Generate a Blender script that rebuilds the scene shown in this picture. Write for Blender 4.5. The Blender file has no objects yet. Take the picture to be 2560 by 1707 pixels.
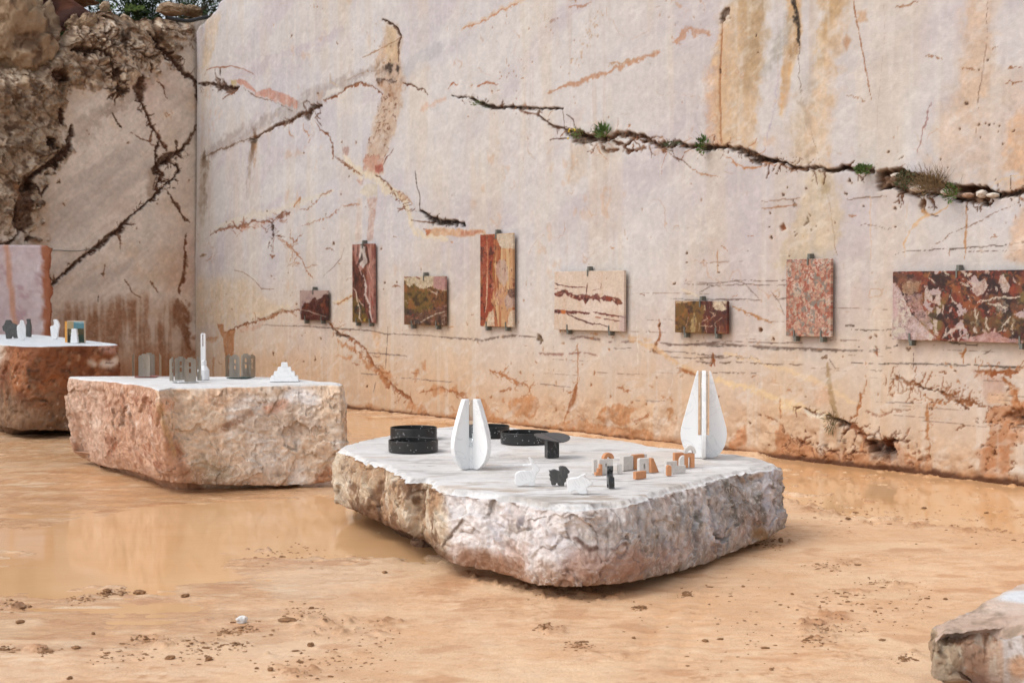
import bpy, bmesh, math, random
import numpy as np
from mathutils import Vector, Matrix

# ------------------------------------------------------------------ camera
SC = bpy.context.scene
COL = SC.collection
F, CX, CY = 3555.6, 1280.0, 853.5
PITCH = math.radians(1.965)
CAMZ = 1.5
cam_d = bpy.data.cameras.new("camera"); cam = bpy.data.objects.new("camera", cam_d); COL.objects.link(cam)
cam_d.lens = 50; cam_d.sensor_width = 36; cam_d.clip_start = .05; cam_d.clip_end = 500
cam.location = (0, 0, CAMZ); cam.rotation_euler = (math.radians(90) - PITCH, 0, 0)
cam_d.dof.use_dof = True; cam_d.dof.focus_distance = 8.6; cam_d.dof.aperture_fstop = 5.0
SC.camera = cam
# ------------------------------------------------------------------ light
SUN_EL, SUN_AZ = 52, -112      # azimuth clockwise from +Y (view direction)
w = bpy.data.worlds.new("World"); SC.world = w; w.use_nodes = True
nt = w.node_tree; bg = nt.nodes["Background"]
sky = nt.nodes.new("ShaderNodeTexSky"); sky.sky_type = 'NISHITA'; sky.sun_disc = False
sky.sun_elevation = math.radians(SUN_EL); sky.sun_rotation = math.radians(SUN_AZ)
sky.dust_density = 2.5; sky.air_density = 1.0
hs = nt.nodes.new("ShaderNodeHueSaturation"); hs.inputs['Saturation'].default_value = .32
nt.links.new(sky.outputs[0], hs.inputs['Color']); nt.links.new(hs.outputs[0], bg.inputs[0])
bg.inputs[1].default_value = .15
sd = bpy.data.lights.new("sun", 'SUN'); sd.energy = .75; sd.angle = math.radians(30); sd.color = (1, .97, .93)
sun = bpy.data.objects.new("sun", sd); COL.objects.link(sun)
az = math.radians(SUN_AZ); el = math.radians(SUN_EL)
sdir = Vector((math.sin(az) * math.cos(el), math.cos(az) * math.cos(el), math.sin(el)))
sun.rotation_euler = sdir.to_track_quat('Z', 'Y').to_euler(); sun.location = sdir * 40
SC.view_settings.view_transform = 'Standard'; SC.view_settings.look = 'None'
SC.view_settings.exposure = 0.57; SC.view_settings.gamma = 1
SC.cycles.max_bounces = 10; SC.cycles.transparent_max_bounces = 16

# ------------------------------------------------------------------ helpers
def ray(px, py):
    a = (px - CX) / F; b = -(py - CY) / F
    return np.array([a, math.cos(PITCH) + b * math.sin(PITCH), -math.sin(PITCH) + b * math.cos(PITCH)])
def on_z(px, py, z=0.0):
    d = ray(px, py); t = (z - CAMZ) / d[2]; return np.array([d[0] * t, d[1] * t, z])
def at_y(px, py, y):
    d = ray(px, py); t = y / d[1]; return np.array([d[0] * t, y, CAMZ + d[2] * t])
def project(P):
    x = P[..., 0]; y = P[..., 1]; z = P[..., 2] - CAMZ
    dep = y * math.cos(PITCH) - z * math.sin(PITCH); up = y * math.sin(PITCH) + z * math.cos(PITCH)
    return CX + F * x / dep, CY - F * up / dep, dep
def crop(x0, y0, k, pts): return [(x0 + x / k, y0 + y / k) for x, y in pts]
def cA(*p): return crop(480, 0, 3.672, p)
def cB(*p): return crop(1120, 0, 3.672, p)
def cC(*p): return crop(1760, 0, 2.94, p)
def cD(*p): return crop(480, 400, 3.672, p)
def cE(*p): return crop(480, 780, 3.675, p)
def cF(*p): return crop(1100, 800, 3.5636, p)
def cG(*p): return crop(1740, 800, 2.868, p)
def cH(*p): return crop(0, 200, 2.375, p)
def cI(*p): return crop(1900, 350, 3.5636, p)
def c5(*p): return crop(0, 0, 3.733, p)
def c4(*p): return crop(0, 1150, 2.352, p)
def c9(*p): return crop(1300, 1150, 1.8667, p)

U = np.uint32
def _h(ix, iy, iz, seed):
    h = (ix.astype(np.int64) * 374761393 + iy.astype(np.int64) * 668265263 + iz.astype(np.int64) * 2147483647 % 1274126177 + seed * 974711) & 0xffffffff
    h = h.astype(U); h ^= h >> U(13); h = h * U(1274126177); h ^= h >> U(16); h = h * U(2246822519); h ^= h >> U(13)
    return (h & U(0xffffff)).astype(np.float32) / 16777216.0
Z0 = np.zeros(1, np.int64)
def vn2(x, y, seed=0):
    ix = np.floor(x); iy = np.floor(y); fx = x - ix; fy = y - iy; ix = ix.astype(np.int64); iy = iy.astype(np.int64)
    fx = fx * fx * fx * (fx * (fx * 6 - 15) + 10); fy = fy * fy * fy * (fy * (fy * 6 - 15) + 10)
    a = _h(ix, iy, Z0, seed); b = _h(ix + 1, iy, Z0, seed); c = _h(ix, iy + 1, Z0, seed); d = _h(ix + 1, iy + 1, Z0, seed)
    return ((a + (b - a) * fx) * (1 - fy) + (c + (d - c) * fx) * fy) * 2 - 1
def vn3(x, y, z, seed=0):
    ix = np.floor(x); iy = np.floor(y); iz = np.floor(z); fx = x - ix; fy = y - iy; fz = z - iz
    ix = ix.astype(np.int64); iy = iy.astype(np.int64); iz = iz.astype(np.int64)
    fx = fx * fx * (3 - 2 * fx); fy = fy * fy * (3 - 2 * fy); fz = fz * fz * (3 - 2 * fz)
    r = []
    for k in (0, 1):
        a = _h(ix, iy, iz + k, seed); b = _h(ix + 1, iy, iz + k, seed); c = _h(ix, iy + 1, iz + k, seed); d = _h(ix + 1, iy + 1, iz + k, seed)
        r.append((a + (b - a) * fx) * (1 - fy) + (c + (d - c) * fx) * fy)
    return (r[0] * (1 - fz) + r[1] * fz) * 2 - 1
def fbm2(x, y, f, o=4, seed=0, g=.5):
    s = 0; a = 1; t = 0; c, sn = math.cos(.6), math.sin(.6)
    for i in range(o):
        s = s + a * vn2(x * f, y * f, seed + i * 7); t += a; a *= g; f *= 2.03; x, y = x * c - y * sn, x * sn + y * c
    return s / t
def fbm3(p, f, o=4, seed=0, g=.5):
    s = 0; a = 1; t = 0
    for i in range(o):
        s = s + a * vn3(p[..., 0] * f + i * 3.7, p[..., 1] * f + i * 1.3, p[..., 2] * f + i * 5.1, seed + i * 7); t += a; a *= g; f *= 2.03
    return s / t
def vor3(p, f, seed=0, facet=.6):
    """cell noise: returns tilted-plane height per cell, edge closeness and cell random"""
    q = p * f; b = np.floor(q).astype(np.int64); best = np.full(q.shape[:-1], 9e9, np.float32); sec = best.copy()
    hh = np.zeros_like(best); rr = np.zeros_like(best)
    for dx in (-1, 0, 1):
        for dy in (-1, 0, 1):
            for dz in (-1, 0, 1):
                cx, cy, cz = b[..., 0] + dx, b[..., 1] + dy, b[..., 2] + dz
                a1 = _h(cx, cy, cz, seed); a2 = _h(cx, cy, cz, seed + 1); a3 = _h(cx, cy, cz, seed + 2)
                vx = q[..., 0] - cx - a1; vy = q[..., 1] - cy - a2; vz = q[..., 2] - cz - a3
                d = vx * vx + vy * vy + vz * vz
                g = (a2 * 2 - 1) * vx + (a3 * 2 - 1) * vy + (a1 * 2 - 1) * vz + (a1 - .5) * .9
                m = d < best
                sec = np.where(m, best, np.minimum(sec, d)); hh = np.where(m, g, hh); rr = np.where(m, a3, rr); best = np.where(m, d, best)
    return hh * facet, np.sqrt(sec) - np.sqrt(best), rr
def sst(a, b, x):
    t = np.clip((x - a) / (b - a), 0, 1); return t * t * (3 - 2 * t)
def lin(c):
    c = np.clip(np.asarray(c, np.float32) / 255.0, 0, 1); return np.where(c <= .04045, c / 12.92, ((c + .055) / 1.055) ** 2.4)
def mixc(col, c, m): return col + (np.asarray(c, np.float32) - col) * m[..., None]

def tag(o, label=None, cat=None, group=None, kind=None):
    if label: o['label'] = label
    if cat: o['category'] = cat
    if group: o['group'] = group
    if kind: o['kind'] = kind
    return o
def link(name, me, parent=None, mat=None, smooth=True):
    o = bpy.data.objects.new(name, me); COL.objects.link(o)
    if parent is not None: o.parent = parent
    if mat: me.materials.append(mat)
    if smooth: me.shade_smooth()
    return o
def empty(name, loc, rz=0):
    o = bpy.data.objects.new(name, None); COL.objects.link(o); o.location = tuple(map(float, loc)); o.rotation_euler = (0, 0, rz); o.empty_display_size = .05; return o
def grid_mesh(name, P, col=None, gain=1.0, closed=False, keep=None, alpha=None):
    ny, nx = P.shape[:2]; me = bpy.data.meshes.new(name); me.vertices.add(nx * ny)
    me.vertices.foreach_set("co", np.ascontiguousarray(P, np.float32).reshape(-1))
    I = np.arange(nx * ny).reshape(ny, nx)
    if closed: I = np.concatenate([I, I[:, :1]], 1)
    q = np.stack([I[:-1, :-1], I[:-1, 1:], I[1:, 1:], I[1:, :-1]], -1)
    if keep is not None: q = q[keep]
    q = q.reshape(-1, 4); n = len(q)
    me.loops.add(n * 4); me.polygons.add(n)
    me.loops.foreach_set("vertex_index", q.reshape(-1).astype(np.int32))
    me.polygons.foreach_set("loop_start", np.arange(0, n * 4, 4, dtype=np.int32))
    if col is not None:
        ca = me.color_attributes.new("Col", 'FLOAT_COLOR', 'POINT')
        c4_ = np.ones((nx * ny, 4), np.float32)
        if alpha is not None: c4_[:, 3] = alpha.reshape(-1)
        c4_[:, :3] = (lin(col) * gain).reshape(-1, 3)
        ca.data.foreach_set("color", c4_.reshape(-1))
    me.update(); me.validate(); return me

# ------------------------------------------------------------------ materials
MATS = {}
def mat(name):
    m = bpy.data.materials.new(name); m.use_nodes = True; return m, m.node_tree, m.node_tree.nodes["Principled BSDF"]
def nn(t, ty, **kw):
    n = t.nodes.new(ty)
    for k, v in kw.items():
        if k in n.inputs: n.inputs[k].default_value = v
        else: setattr(n, k, v)
    return n
def stone_mat(name, rough=.8, bumps=((60, .3, .004), (9, .25, .01)), var=.16, spec=.3, grain=140):
    m, t, b = mat(name); L = t.links.new
    at = nn(t, 'ShaderNodeAttribute', attribute_name='Col'); co = nn(t, 'ShaderNodeTexCoord')
    n1 = nn(t, 'ShaderNodeTexNoise', Scale=grain, Detail=4.0, Roughness=.7); L(co.outputs['Object'], n1.inputs['Vector'])
    n2 = nn(t, 'ShaderNodeTexNoise', Scale=14.0, Detail=6.0, Roughness=.65); L(co.outputs['Object'], n2.inputs['Vector'])
    ad = nn(t, 'ShaderNodeMath', operation='ADD'); L(n1.outputs[0], ad.inputs[0]); L(n2.outputs[0], ad.inputs[1])
    mr = nn(t, 'ShaderNodeMapRange'); mr.inputs[1].default_value = .55; mr.inputs[2].default_value = 1.45; mr.inputs[3].default_value = 1 - var; mr.inputs[4].default_value = 1 + var
    L(ad.outputs[0], mr.inputs[0])
    mu = nn(t, 'ShaderNodeVectorMath', operation='SCALE'); L(at.outputs['Color'], mu.inputs[0]); L(mr.outputs[0], mu.inputs['Scale'])
    L(mu.outputs[0], b.inputs['Base Color']); b.inputs['Roughness'].default_value = rough; b.inputs['Specular IOR Level'].default_value = spec
    prev = None
    for sc, st, di in bumps:
        nb = nn(t, 'ShaderNodeTexNoise', Scale=float(sc), Detail=8.0, Roughness=.65); L(co.outputs['Object'], nb.inputs['Vector'])
        bp = nn(t, 'ShaderNodeBump', Strength=st, Distance=di); L(nb.outputs[0], bp.inputs['Height'])
        if prev: L(prev.outputs[0], bp.inputs['Normal'])
        prev = bp
    if prev: L(prev.outputs[0], b.inputs['Normal'])
    return m
def simple_mat(name, c, rough=.5, metal=0, spec=.5, nscale=40, namt=.1, c2=None, bump=0, bscale=80, stretch=None):
    m, t, b = mat(name); L = t.links.new
    co = nn(t, 'ShaderNodeTexCoord'); src = co.outputs['Object']
    if stretch:
        mp = nn(t, 'ShaderNodeMapping'); mp.inputs['Scale'].default_value = stretch; L(src, mp.inputs[0]); src = mp.outputs[0]
    n = nn(t, 'ShaderNodeTexNoise', Scale=float(nscale), Detail=5.0, Roughness=.6); L(src, n.inputs['Vector'])
    r = nn(t, 'ShaderNodeValToRGB'); L(n.outputs[0], r.inputs[0])
    a = np.array(c); bcol = np.array(c2) if c2 is not None else a * (1 - 2 * namt)
    r.color_ramp.elements[0].position = .35; r.color_ramp.elements[1].position = .65
    r.color_ramp.elements[0].color = (*bcol, 1); r.color_ramp.elements[1].color = (*a, 1)
    L(r.outputs[0], b.inputs['Base Color']); b.inputs['Roughness'].default_value = rough; b.inputs['Metallic'].default_value = metal
    b.inputs['Specular IOR Level'].default_value = spec
    if bump:
        nb = nn(t, 'ShaderNodeTexNoise', Scale=float(bscale), Detail=5.0); L(src, nb.inputs['Vector'])
        bp = nn(t, 'ShaderNodeBump', Strength=bump, Distance=.003); L(nb.outputs[0], bp.inputs['Height']); L(bp.outputs[0], b.inputs['Normal'])
    return m
def marble_mat(name, base, vein, sc=9.0, thin=.06, rough=.35):
    m, t, b = mat(name); L = t.links.new
    co = nn(t, 'ShaderNodeTexCoord'); n = nn(t, 'ShaderNodeTexNoise', Scale=sc, Detail=7.0, Roughness=.6, Distortion=1.2); L(co.outputs['Object'], n.inputs['Vector'])
    r = nn(t, 'ShaderNodeValToRGB'); L(n.outputs[0], r.inputs[0]); e = r.color_ramp.elements
    e[0].position = .5 - thin; e[0].color = (*base, 1); e[1].position = .5 + thin; e[1].color = (*base, 1); x = e.new(.5); x.color = (*vein, 1)
    n2 = nn(t, 'ShaderNodeTexNoise', Scale=sc * .5, Detail=3.0); L(co.outputs['Object'], n2.inputs['Vector'])
    mx = nn(t, 'ShaderNodeMix', data_type='RGBA'); L(n2.outputs[0], mx.inputs[0]); L(r.outputs[0], mx.inputs[6]); mx.inputs[7].default_value = (*base, 1)
    L(mx.outputs[2], b.inputs['Base Color']); b.inputs['Roughness'].default_value = rough
    return m
M_WALL = stone_mat('quarry_stone', .8, ((150, .5, .003), (45, .45, .005), (7, .25, .014)), .13)
M_ROUGH = stone_mat('rough_rock', .85, ((70, .55, .006), (16, .5, .02)), .22)
M_BLOCK = stone_mat('block_stone', .75, ((260, .8, .003), (90, .9, .006), (28, .5, .012)), .24, grain=260)
M_SLAB = stone_mat('polished_slab', .38, (), .06, .4, grain=90)
M_VC = stone_mat('painted_piece', .6, (), .04, .3)
M_WHITE = marble_mat('white_marble', (.80, .81, .81), (.60, .62, .64), 4.5, .022)
M_GREYM = marble_mat('grey_marble', (.06, .06, .058), (.12, .12, .115), 12, .03, .5)
M_BLACKM = marble_mat('black_marble', (.018, .018, .018), (.3, .3, .3), 10, .012, .3)
M_TRAV = marble_mat('pale_travertine', (.62, .59, .55), (.5, .46, .42), 30, .08, .6)
M_TERRA = simple_mat('terracotta_stone', (.58, .27, .13), .7, 0, .3, 60, .08)
M_STEEL = simple_mat('brushed_steel', (.58, .55, .50), .30, 1, .5, 30, .12, None, .1, 60, (30, 30, 1))
M_CLIP = simple_mat('bracket_steel', (.16, .165, .145), .6, .3)
M_BLACK = simple_mat('black_lacquer', (.012, .012, .012), .35)
M_DISC = simple_mat('dark_metal_disc', (.055, .056, .06), .42, .1)
M_PIPE = simple_mat('black_plastic_pipe', (.015, .015, .016), .5)
M_LEAF = simple_mat('green_leaf', (.12, .20, .055), .6, 0, .3, 8, .2, (.06, .10, .03))
M_DRY = simple_mat('dry_stem', (.22, .15, .08), .8, 0, .2, 20, .2)
M_FLOWER = simple_mat('yellow_flower', (.7, .5, .03), .6)
M_PINE = simple_mat('dark_foliage', (.05, .085, .03), .6, 0, .3, 3, .2, (.02, .045, .015))
M_BARK = simple_mat('bark', (.10, .07, .045), .9)
M_CRUMB = simple_mat('mud_crumb', (.30, .155, .07), .75, 0, .3, 50, .2, (.16, .08, .035))
M_PALE = simple_mat('pale_stone_chip', (.72, .70, .67), .7, 0, .3, 60, .08, None, .4, 60)
M_PINKB = simple_mat('pink_plate', (.35, .14, .12), .5)
M_GREENB = simple_mat('green_plate', (.02, .06, .05), .4)
mg, tg, bgl = mat('clear_glass'); bgl.inputs['Transmission Weight'].default_value = 1; bgl.inputs['Roughness'].default_value = .0; bgl.inputs['IOR'].default_value = 1.04; bgl.inputs['Base Color'].default_value = (.96, .98, .98, 1)
mg.node_tree.nodes.remove(bgl); _o = mg.node_tree.nodes['Material Output']; _t = nn(mg.node_tree, 'ShaderNodeBsdfTransparent'); _t.inputs[0].default_value = (.93, .95, .96, 1)
_g = nn(mg.node_tree, 'ShaderNodeBsdfGlossy', Roughness=.02); _f = nn(mg.node_tree, 'ShaderNodeValue'); _f.outputs[0].default_value = .07; _m = nn(mg.node_tree, 'ShaderNodeMixShader')
for a_, b_ in ((_f.outputs[0], _m.inputs[0]), (_t.outputs[0], _m.inputs[1]), (_g.outputs[0], _m.inputs[2]), (_m.outputs[0], _o.inputs[0])): mg.node_tree.links.new(a_, b_)
M_GLASS = mg

# ------------------------------------------------------------------ 2-D painter on a plane
class P2:
    def __init__(s, xs, ys, base, to_m, seed=0, ragf=(2.2, 12)):
        s.xs, s.ys = xs, ys; s.X, s.Y = np.meshgrid(xs, ys); s.X = s.X.astype(np.float32); s.Y = s.Y.astype(np.float32)
        s.col = np.empty(s.X.shape + (3,), np.float32); s.col[:] = base; s.disp = np.zeros(s.X.shape, np.float32)
        s.to_m = to_m; s.seed = seed
        s.W = [fbm2(s.X, s.Y, ragf[0], 3, seed + 11), fbm2(s.X, s.Y, ragf[0], 3, seed + 23), fbm2(s.X, s.Y, ragf[1], 4, seed + 31), fbm2(s.X, s.Y, ragf[1], 4, seed + 47), fbm2(s.X, s.Y, ragf[1] * 3.2, 3, seed + 59), fbm2(s.X, s.Y, ragf[1] * 3.2, 3, seed + 67)]
    def reg(s, P, pad):
        lo = P.min(0) - pad; hi = P.max(0) + pad
        i0, i1 = np.searchsorted(s.xs, [lo[0], hi[0]]); j0, j1 = np.searchsorted(s.ys, [lo[1], hi[1]])
        return slice(max(j0 - 1, 0), j1 + 1), slice(max(i0 - 1, 0), i1 + 1)
    def warp(s, r, rag):
        rag = rag * getattr(s, 'rm', 1)
        k = min(.4 * rag, .022)
        return s.X[r] + rag * (s.W[0][r] * .6 + s.W[2][r] * .6) + k * s.W[4][r], s.Y[r] + rag * (s.W[1][r] * .6 + s.W[3][r] * .6) + k * s.W[5][r]
    def stroke(s, pts, wpx, c, a=1.0, rag=.06, depth=0, soft=.5, brk=0, taper=True, fade=0):
        if sum(c) < 500 and not getattr(s, 'slab', 0): c = (c[0] * .88, c[1] * .83, c[2] * .78); wpx = wpx * 1.1; a = min(1, a * 1.12)
        P, sc = s.to_m(pts); wm = wpx * .5 / sc; r = s.reg(P, wm * 3 + rag * 1.3 + .02)
        X, Y = s.warp(r, rag)
        if X.size == 0: return
        best = np.full(X.shape, 9e9, np.float32); tt = np.zeros_like(best); L = np.r_[0, np.cumsum(np.hypot(*(P[1:] - P[:-1]).T))]; LT = max(L[-1], 1e-6)
        for i in range(len(P) - 1):
            a0, b0 = P[i], P[i + 1]; d = b0 - a0; l2 = max(d @ d, 1e-9)
            t = np.clip(((X - a0[0]) * d[0] + (Y - a0[1]) * d[1]) / l2, 0, 1)
            q = np.hypot(X - a0[0] - t * d[0], Y - a0[1] - t * d[1]); m = q < best
            best = np.where(m, q, best); tt = np.where(m, (L[i] + t * math.sqrt(l2)) / LT, tt)
        ww = wm * (1 + .7 * s.W[2][r] + .5 * s.W[1][r])
        ww = ww * (1 + .45 * s.W[5][r])
        if taper: ww = ww * (.3 + .7 * np.sqrt(np.clip(4 * tt * (1 - tt), 0, 1)))
        ww = np.maximum(ww, wm * .2); m = 1 - sst(1 - soft, 1 + soft, best / ww)
        if brk: m = m * sst(-.25 * brk, .25, s.W[3][r] + s.W[0][r] * .7 + .2 - .3 * brk + .1)
        m = m * np.clip(1 + .5 * s.W[4][r], .3, 1)
        if fade: m = m * (1 - tt) ** fade * np.clip(.75 + 1.2 * s.W[2][r], .2, 1)
        s.col[r] = mixc(s.col[r], c, m * a); s.disp[r] -= m * depth
    def forks(s, pts, n, ln, wpx, c, seed, a=.85, depth=.01, halo=None):
        R = random.Random(seed); P = np.array(pts, float); L = np.r_[0, np.cumsum(np.hypot(*(P[1:] - P[:-1]).T))]
        if halo: s.stroke(pts, halo[0], halo[1], halo[2], .06, 0, .9)
        for i in range(n):
            u = R.uniform(0, L[-1]); x = np.interp(u, L, P[:, 0]); y = np.interp(u, L, P[:, 1]); k = min(np.searchsorted(L, u), len(P) - 1); d = P[k] - P[k - 1] if k > 0 else P[1] - P[0]
            an = math.atan2(d[1], d[0]) + R.choice((-1, 1)) * R.uniform(.3, 1.5); q = [(x, y)]; l = ln * R.uniform(.4, 1.3)
            for j in range(3): an += R.uniform(-.6, .6); q.append((q[-1][0] + math.cos(an) * l / 3, q[-1][1] + math.sin(an) * l / 3))
            s.stroke(q, wpx * R.uniform(.5, 1.1), c, a, .03, depth, .5, 0)
            if R.random() < .4:
                an += R.choice((-1, 1)) * .9; s.stroke([q[2], (q[2][0] + math.cos(an) * l * .4, q[2][1] + math.sin(an) * l * .4)], wpx * .5, c, a, .03, depth * .5)
    def poly(s, pts, c, a=1.0, rag=.1, soft=.02, depth=0, brk=0, grain=0, up=0):
        P, sc = s.to_m(pts); r = s.reg(P, rag * 1.3 + soft + .02); X, Y = s.warp(r, rag)
        if X.size == 0: return
        ins = np.zeros(X.shape, bool); best = np.full(X.shape, 9e9, np.float32); n = len(P)
        for i in range(n):
            a0, b0 = P[i], P[(i + 1) % n]; d = b0 - a0; l2 = max(d @ d, 1e-9)
            t = np.clip(((X - a0[0]) * d[0] + (Y - a0[1]) * d[1]) / l2, 0, 1)
            best = np.minimum(best, np.hypot(X - a0[0] - t * d[0], Y - a0[1] - t * d[1]))
            if abs(d[1]) > 1e-9:
                cr = ((a0[1] > Y) != (b0[1] > Y)) & (X < (Y - a0[1]) * d[0] / d[1] + a0[0]); ins ^= cr
        sdv = np.where(ins, best, -best); m = sst(-soft, soft, sdv + soft * .7 * s.W[3][r]) * np.clip(.92 + .35 * s.W[3][r] + .3 * s.W[4][r], .45, 1)
        if brk: m = m * sst(-.3, .35, s.W[3][r] + s.W[2][r] * .6 + .5 - .6 * brk)
        if grain: m = m * np.clip(1 - grain * (.5 + s.W[3][r] * 1.2), 0, 1)
        cc = np.asarray(c, np.float32) * (1 + .10 * s.W[2][r] + .08 * s.W[5][r])[..., None]
        s.col[r] = s.col[r] + (cc - s.col[r]) * (m * a)[..., None]; s.disp[r] -= m * depth * (1 + 1.0 * s.W[2][r])
    def dot(s, pt, rpx, c, a=1.0, depth=0):
        P, sc = s.to_m([pt]); R = random.Random(int(pt[0] * 7 + pt[1])); rm = rpx / sc * R.uniform(.5, 1.05); r = s.reg(P, rm * 3 + .02); X, Y = s.X[r] + rm * 1.6 * s.W[4][r], s.Y[r] + rm * 1.6 * s.W[5][r]
        if X.size == 0: return
        an = R.uniform(0, 3.14); ex = R.uniform(.55, 1); dx = (X - P[0, 0]) * math.cos(an) + (Y - P[0, 1]) * math.sin(an); dy = (Y - P[0, 1]) * math.cos(an) - (X - P[0, 0]) * math.sin(an)
        q = np.hypot(dx, dy / ex) / rm; s.col[r] = mixc(s.col[r], (206, 160, 118), (1 - sst(.6, 2.6, q)) * .35 * a); m = 1 - sst(.6, 1.3, q); s.col[r] = mixc(s.col[r], c, m * a); s.disp[r] -= m * depth

# wall planes --------------------------------------------------------
GA = on_z(866, 1022)[:2]; GB = on_z(2560, 1216)[:2]
WD = (GB - GA) / np.linalg.norm(GB - GA); WN = np.array([WD[1], -WD[0]])
if WN @ GA > 0: WN = -WN          # towards the camera side
# corner = wall line meets the vertical through px x=488
r_ = (488 - CX) / F / math.cos(PITCH)
t_ = (r_ * GA[1] - GA[0]) / (WD[0] - r_ * WD[1]); WC = GA + WD * t_
LD = WN / np.linalg.norm(WN)      # left face runs from the corner along the main wall's normal
LN = WD.copy()                    # and faces along +WD
def plane_map(org, d, nrm):
    def f(pts):
        out = []; sc = []
        for px, py in pts:
            dr = ray(px, py); k = (org @ nrm) / (dr[:2] @ nrm); p = dr * k
            out.append(((p[:2] - org) @ d, p[2] + CAMZ)); sc.append(F / p[1])
        return np.array(out), float(np.mean(sc))
    return f
W_MAP = plane_map(WC, WD, WN); L_MAP = plane_map(WC, LD, LN)
def wallpt(px, py, off=0.0):
    q, sc = W_MAP([(px, py)]); p = WC + WD * q[0, 0] + WN * off; return np.array([p[0], p[1], q[0, 1]]), sc, q[0, 0]
def leftpt(px, py, off=0.0):
    q, sc = L_MAP([(px, py)]); p = WC + LD * q[0, 0] + LN * off; return np.array([p[0], p[1], q[0, 1]]), sc

# ------------------------------------------------------------------ MAIN WALL
DARK = (58, 36, 24); BRN = (122, 78, 50); RUST = (172, 112, 68); TAN = (203, 172, 138); MUD = (186, 132, 92); CREAM = (222, 205, 178)
GREYL = (128, 116, 110); OLIVE = (158, 128, 88)
xs = np.concatenate([np.arange(0, 14.6, .0092), np.arange(14.61, 17.5, .02), np.linspace(17.6, 22, 50)])
zs = np.concatenate([[-.3], np.arange(-.05, 6.3, .0092), np.linspace(6.35, 8.2, 30)])
w = P2(xs, zs, (203, 195, 193), W_MAP, 3)
X, Y = w.X, w.Y
n1 = fbm2(X, Y, .35, 4, 101); n2 = fbm2(X * .35 + Y * .5, Y - X * .1, 1.0, 5, 111); n3 = fbm2(X * 3.0, Y * .35, 1.2, 4, 121)
dg = fbm2(X * .5 + Y * .9, Y * 2.2 - X * 1.3, .8, 5, 131)      # diagonal bedding
w.col = mixc(w.col, (211, 206, 206), sst(-.1, .5, n1) * .7)
w.col = mixc(w.col, (190, 179, 186), sst(.0, .5, dg) * .55)
w.col = mixc(w.col, (210, 192, 172), sst(-.05, .45, n3) * .38)
w.col = mixc(w.col, (198, 194, 202), sst(.15, .5, n2) * .4)
low = sst(2.3, .35, Y + n1 * .9 - .2 * sst(2, 8, X)) ; w.col = mixc(w.col, (214, 187, 160), low * .70 * (.65 + .35 * sst(-.4, .4, n2 + n3)))
low2 = sst(.95, .1, Y + n2 * .5 + n1 * .3); w.col = mixc(w.col, (208, 166, 128), low2 * .6)
# broad stains
st = w.stroke; po = w.poly
po(cC((130, 60), (450, -60), (430, 300), (400, 600), (390, 1100), (110, 1080), (20, 600)), TAN, .85, .12, .07)
po(cC((170, -60), (460, -60), (440, 250), (330, 600), (260, 500), (300, 200)), OLIVE, .7, .15, .09, grain=.6)
po(cC((300, 250), (430, 200), (420, 560), (250, 620)), (160, 135, 105), .45, .15, .08, brk=.6)
po(cC((0, 500), (100, 460), (110, 1080), (20, 1050)), (205, 170, 148), .7, .1, .05)
po(cC((620, -60), (700, -60), (705, 300), (665, 450), (625, 700), (580, 880), (555, 860), (570, 450), (600, 150)), (202, 160, 112), .85, .04, .03)
po(cC((600, 120), (650, 120), (580, 430), (425, 500), (490, 320)), (158, 152, 142), .6, .1, .05)
po(cC((660, 300), (700, 330), (640, 460), (590, 470), (600, 380)), (140, 108, 75), .7, .08, .03, grain=.5)
st(cC((655, -40), (672, 80), (685, 200), (688, 340)), 13, (64, 54, 44), .9, .03)
st(cC((690, 340), (700, 560), (730, 740)), 2.5, GREYL, .9, .04)
po(cC((700, 750), (790, 735), (805, 790), (740, 810)), (120, 100, 88), .75, .06, .02, brk=.5)
st(cC((770, 840), (800, 1000), (850, 1190)), 2.5, GREYL, .8, .03)
po(cC((870, -60), (1050, -60), (1020, 250), (990, 500), (960, 850), (930, 1240), (640, 1200), (650, 950), (820, 700), (840, 300)), (207, 176, 143), .8, .12, .08)
po(cC((870, -60), (1010, -60), (960, 200), (890, 420), (840, 500), (860, 200)), (178, 143, 98), .6, .1, .08)
po(cC((740, 560), (850, 440), (820, 900), (760, 1180), (640, 1150)), (172, 158, 142), .45, .12, .1)
po(cC((1930, -60), (2160, -60), (2130, 600), (2050, 720), (1900, 760), (1900, 300)), (208, 178, 152), .75, .1, .06)
po(cC((1850, 600), (2500, 380), (2500, 1400), (1650, 1300), (1700, 800)), (206, 180, 158), .6, .2, .12)
po(cC((2280, 800), (2500, 800), (2500, 1400), (2200, 1255)), (205, 160, 122), .6, .1, .06)
po(cC((1130, 90), (1200, 85), (1190, 180), (1130, 190)), (185, 150, 120), .8, .05, .02)
po(cC((1040, 260), (1080, 290), (1050, 360), (1030, 310)), (165, 120, 85), .7, .03, .02)
st(cC((138, 130), (130, 300), (120, 520), (120, 800), (125, 1080)), 5, (160, 98, 52), .95, .02, .01)
st(cC((140, 170), (132, 560), (135, 1080)), 40, (208, 172, 136), .5, .08, 0, .95)
w.dot(cC((120, 522))[0], 5, DARK, 1, .02); w.dot(cC((118, 630))[0], 3.5, DARK, 1, .01)
po(cC((110, 130), (140, 60), (180, 70), (190, 150), (130, 170)), DARK, .8, .06, .015, .02)
st(cC((1090, -20), (1110, 90), (1130, 220), (1190, 550), (1225, 740)), 4, (172, 120, 80), .9, .02)
st(cC((1310, 0), (1325, 150), (1300, 500), (1270, 800), (1280, 1000)), 2, (190, 172, 165), .8, .02)
st(cC((2090, 0), (2080, 300), (2010, 790), (1990, 1080)), 2, (150, 125, 110), .8, .02, brk=.5)
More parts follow.
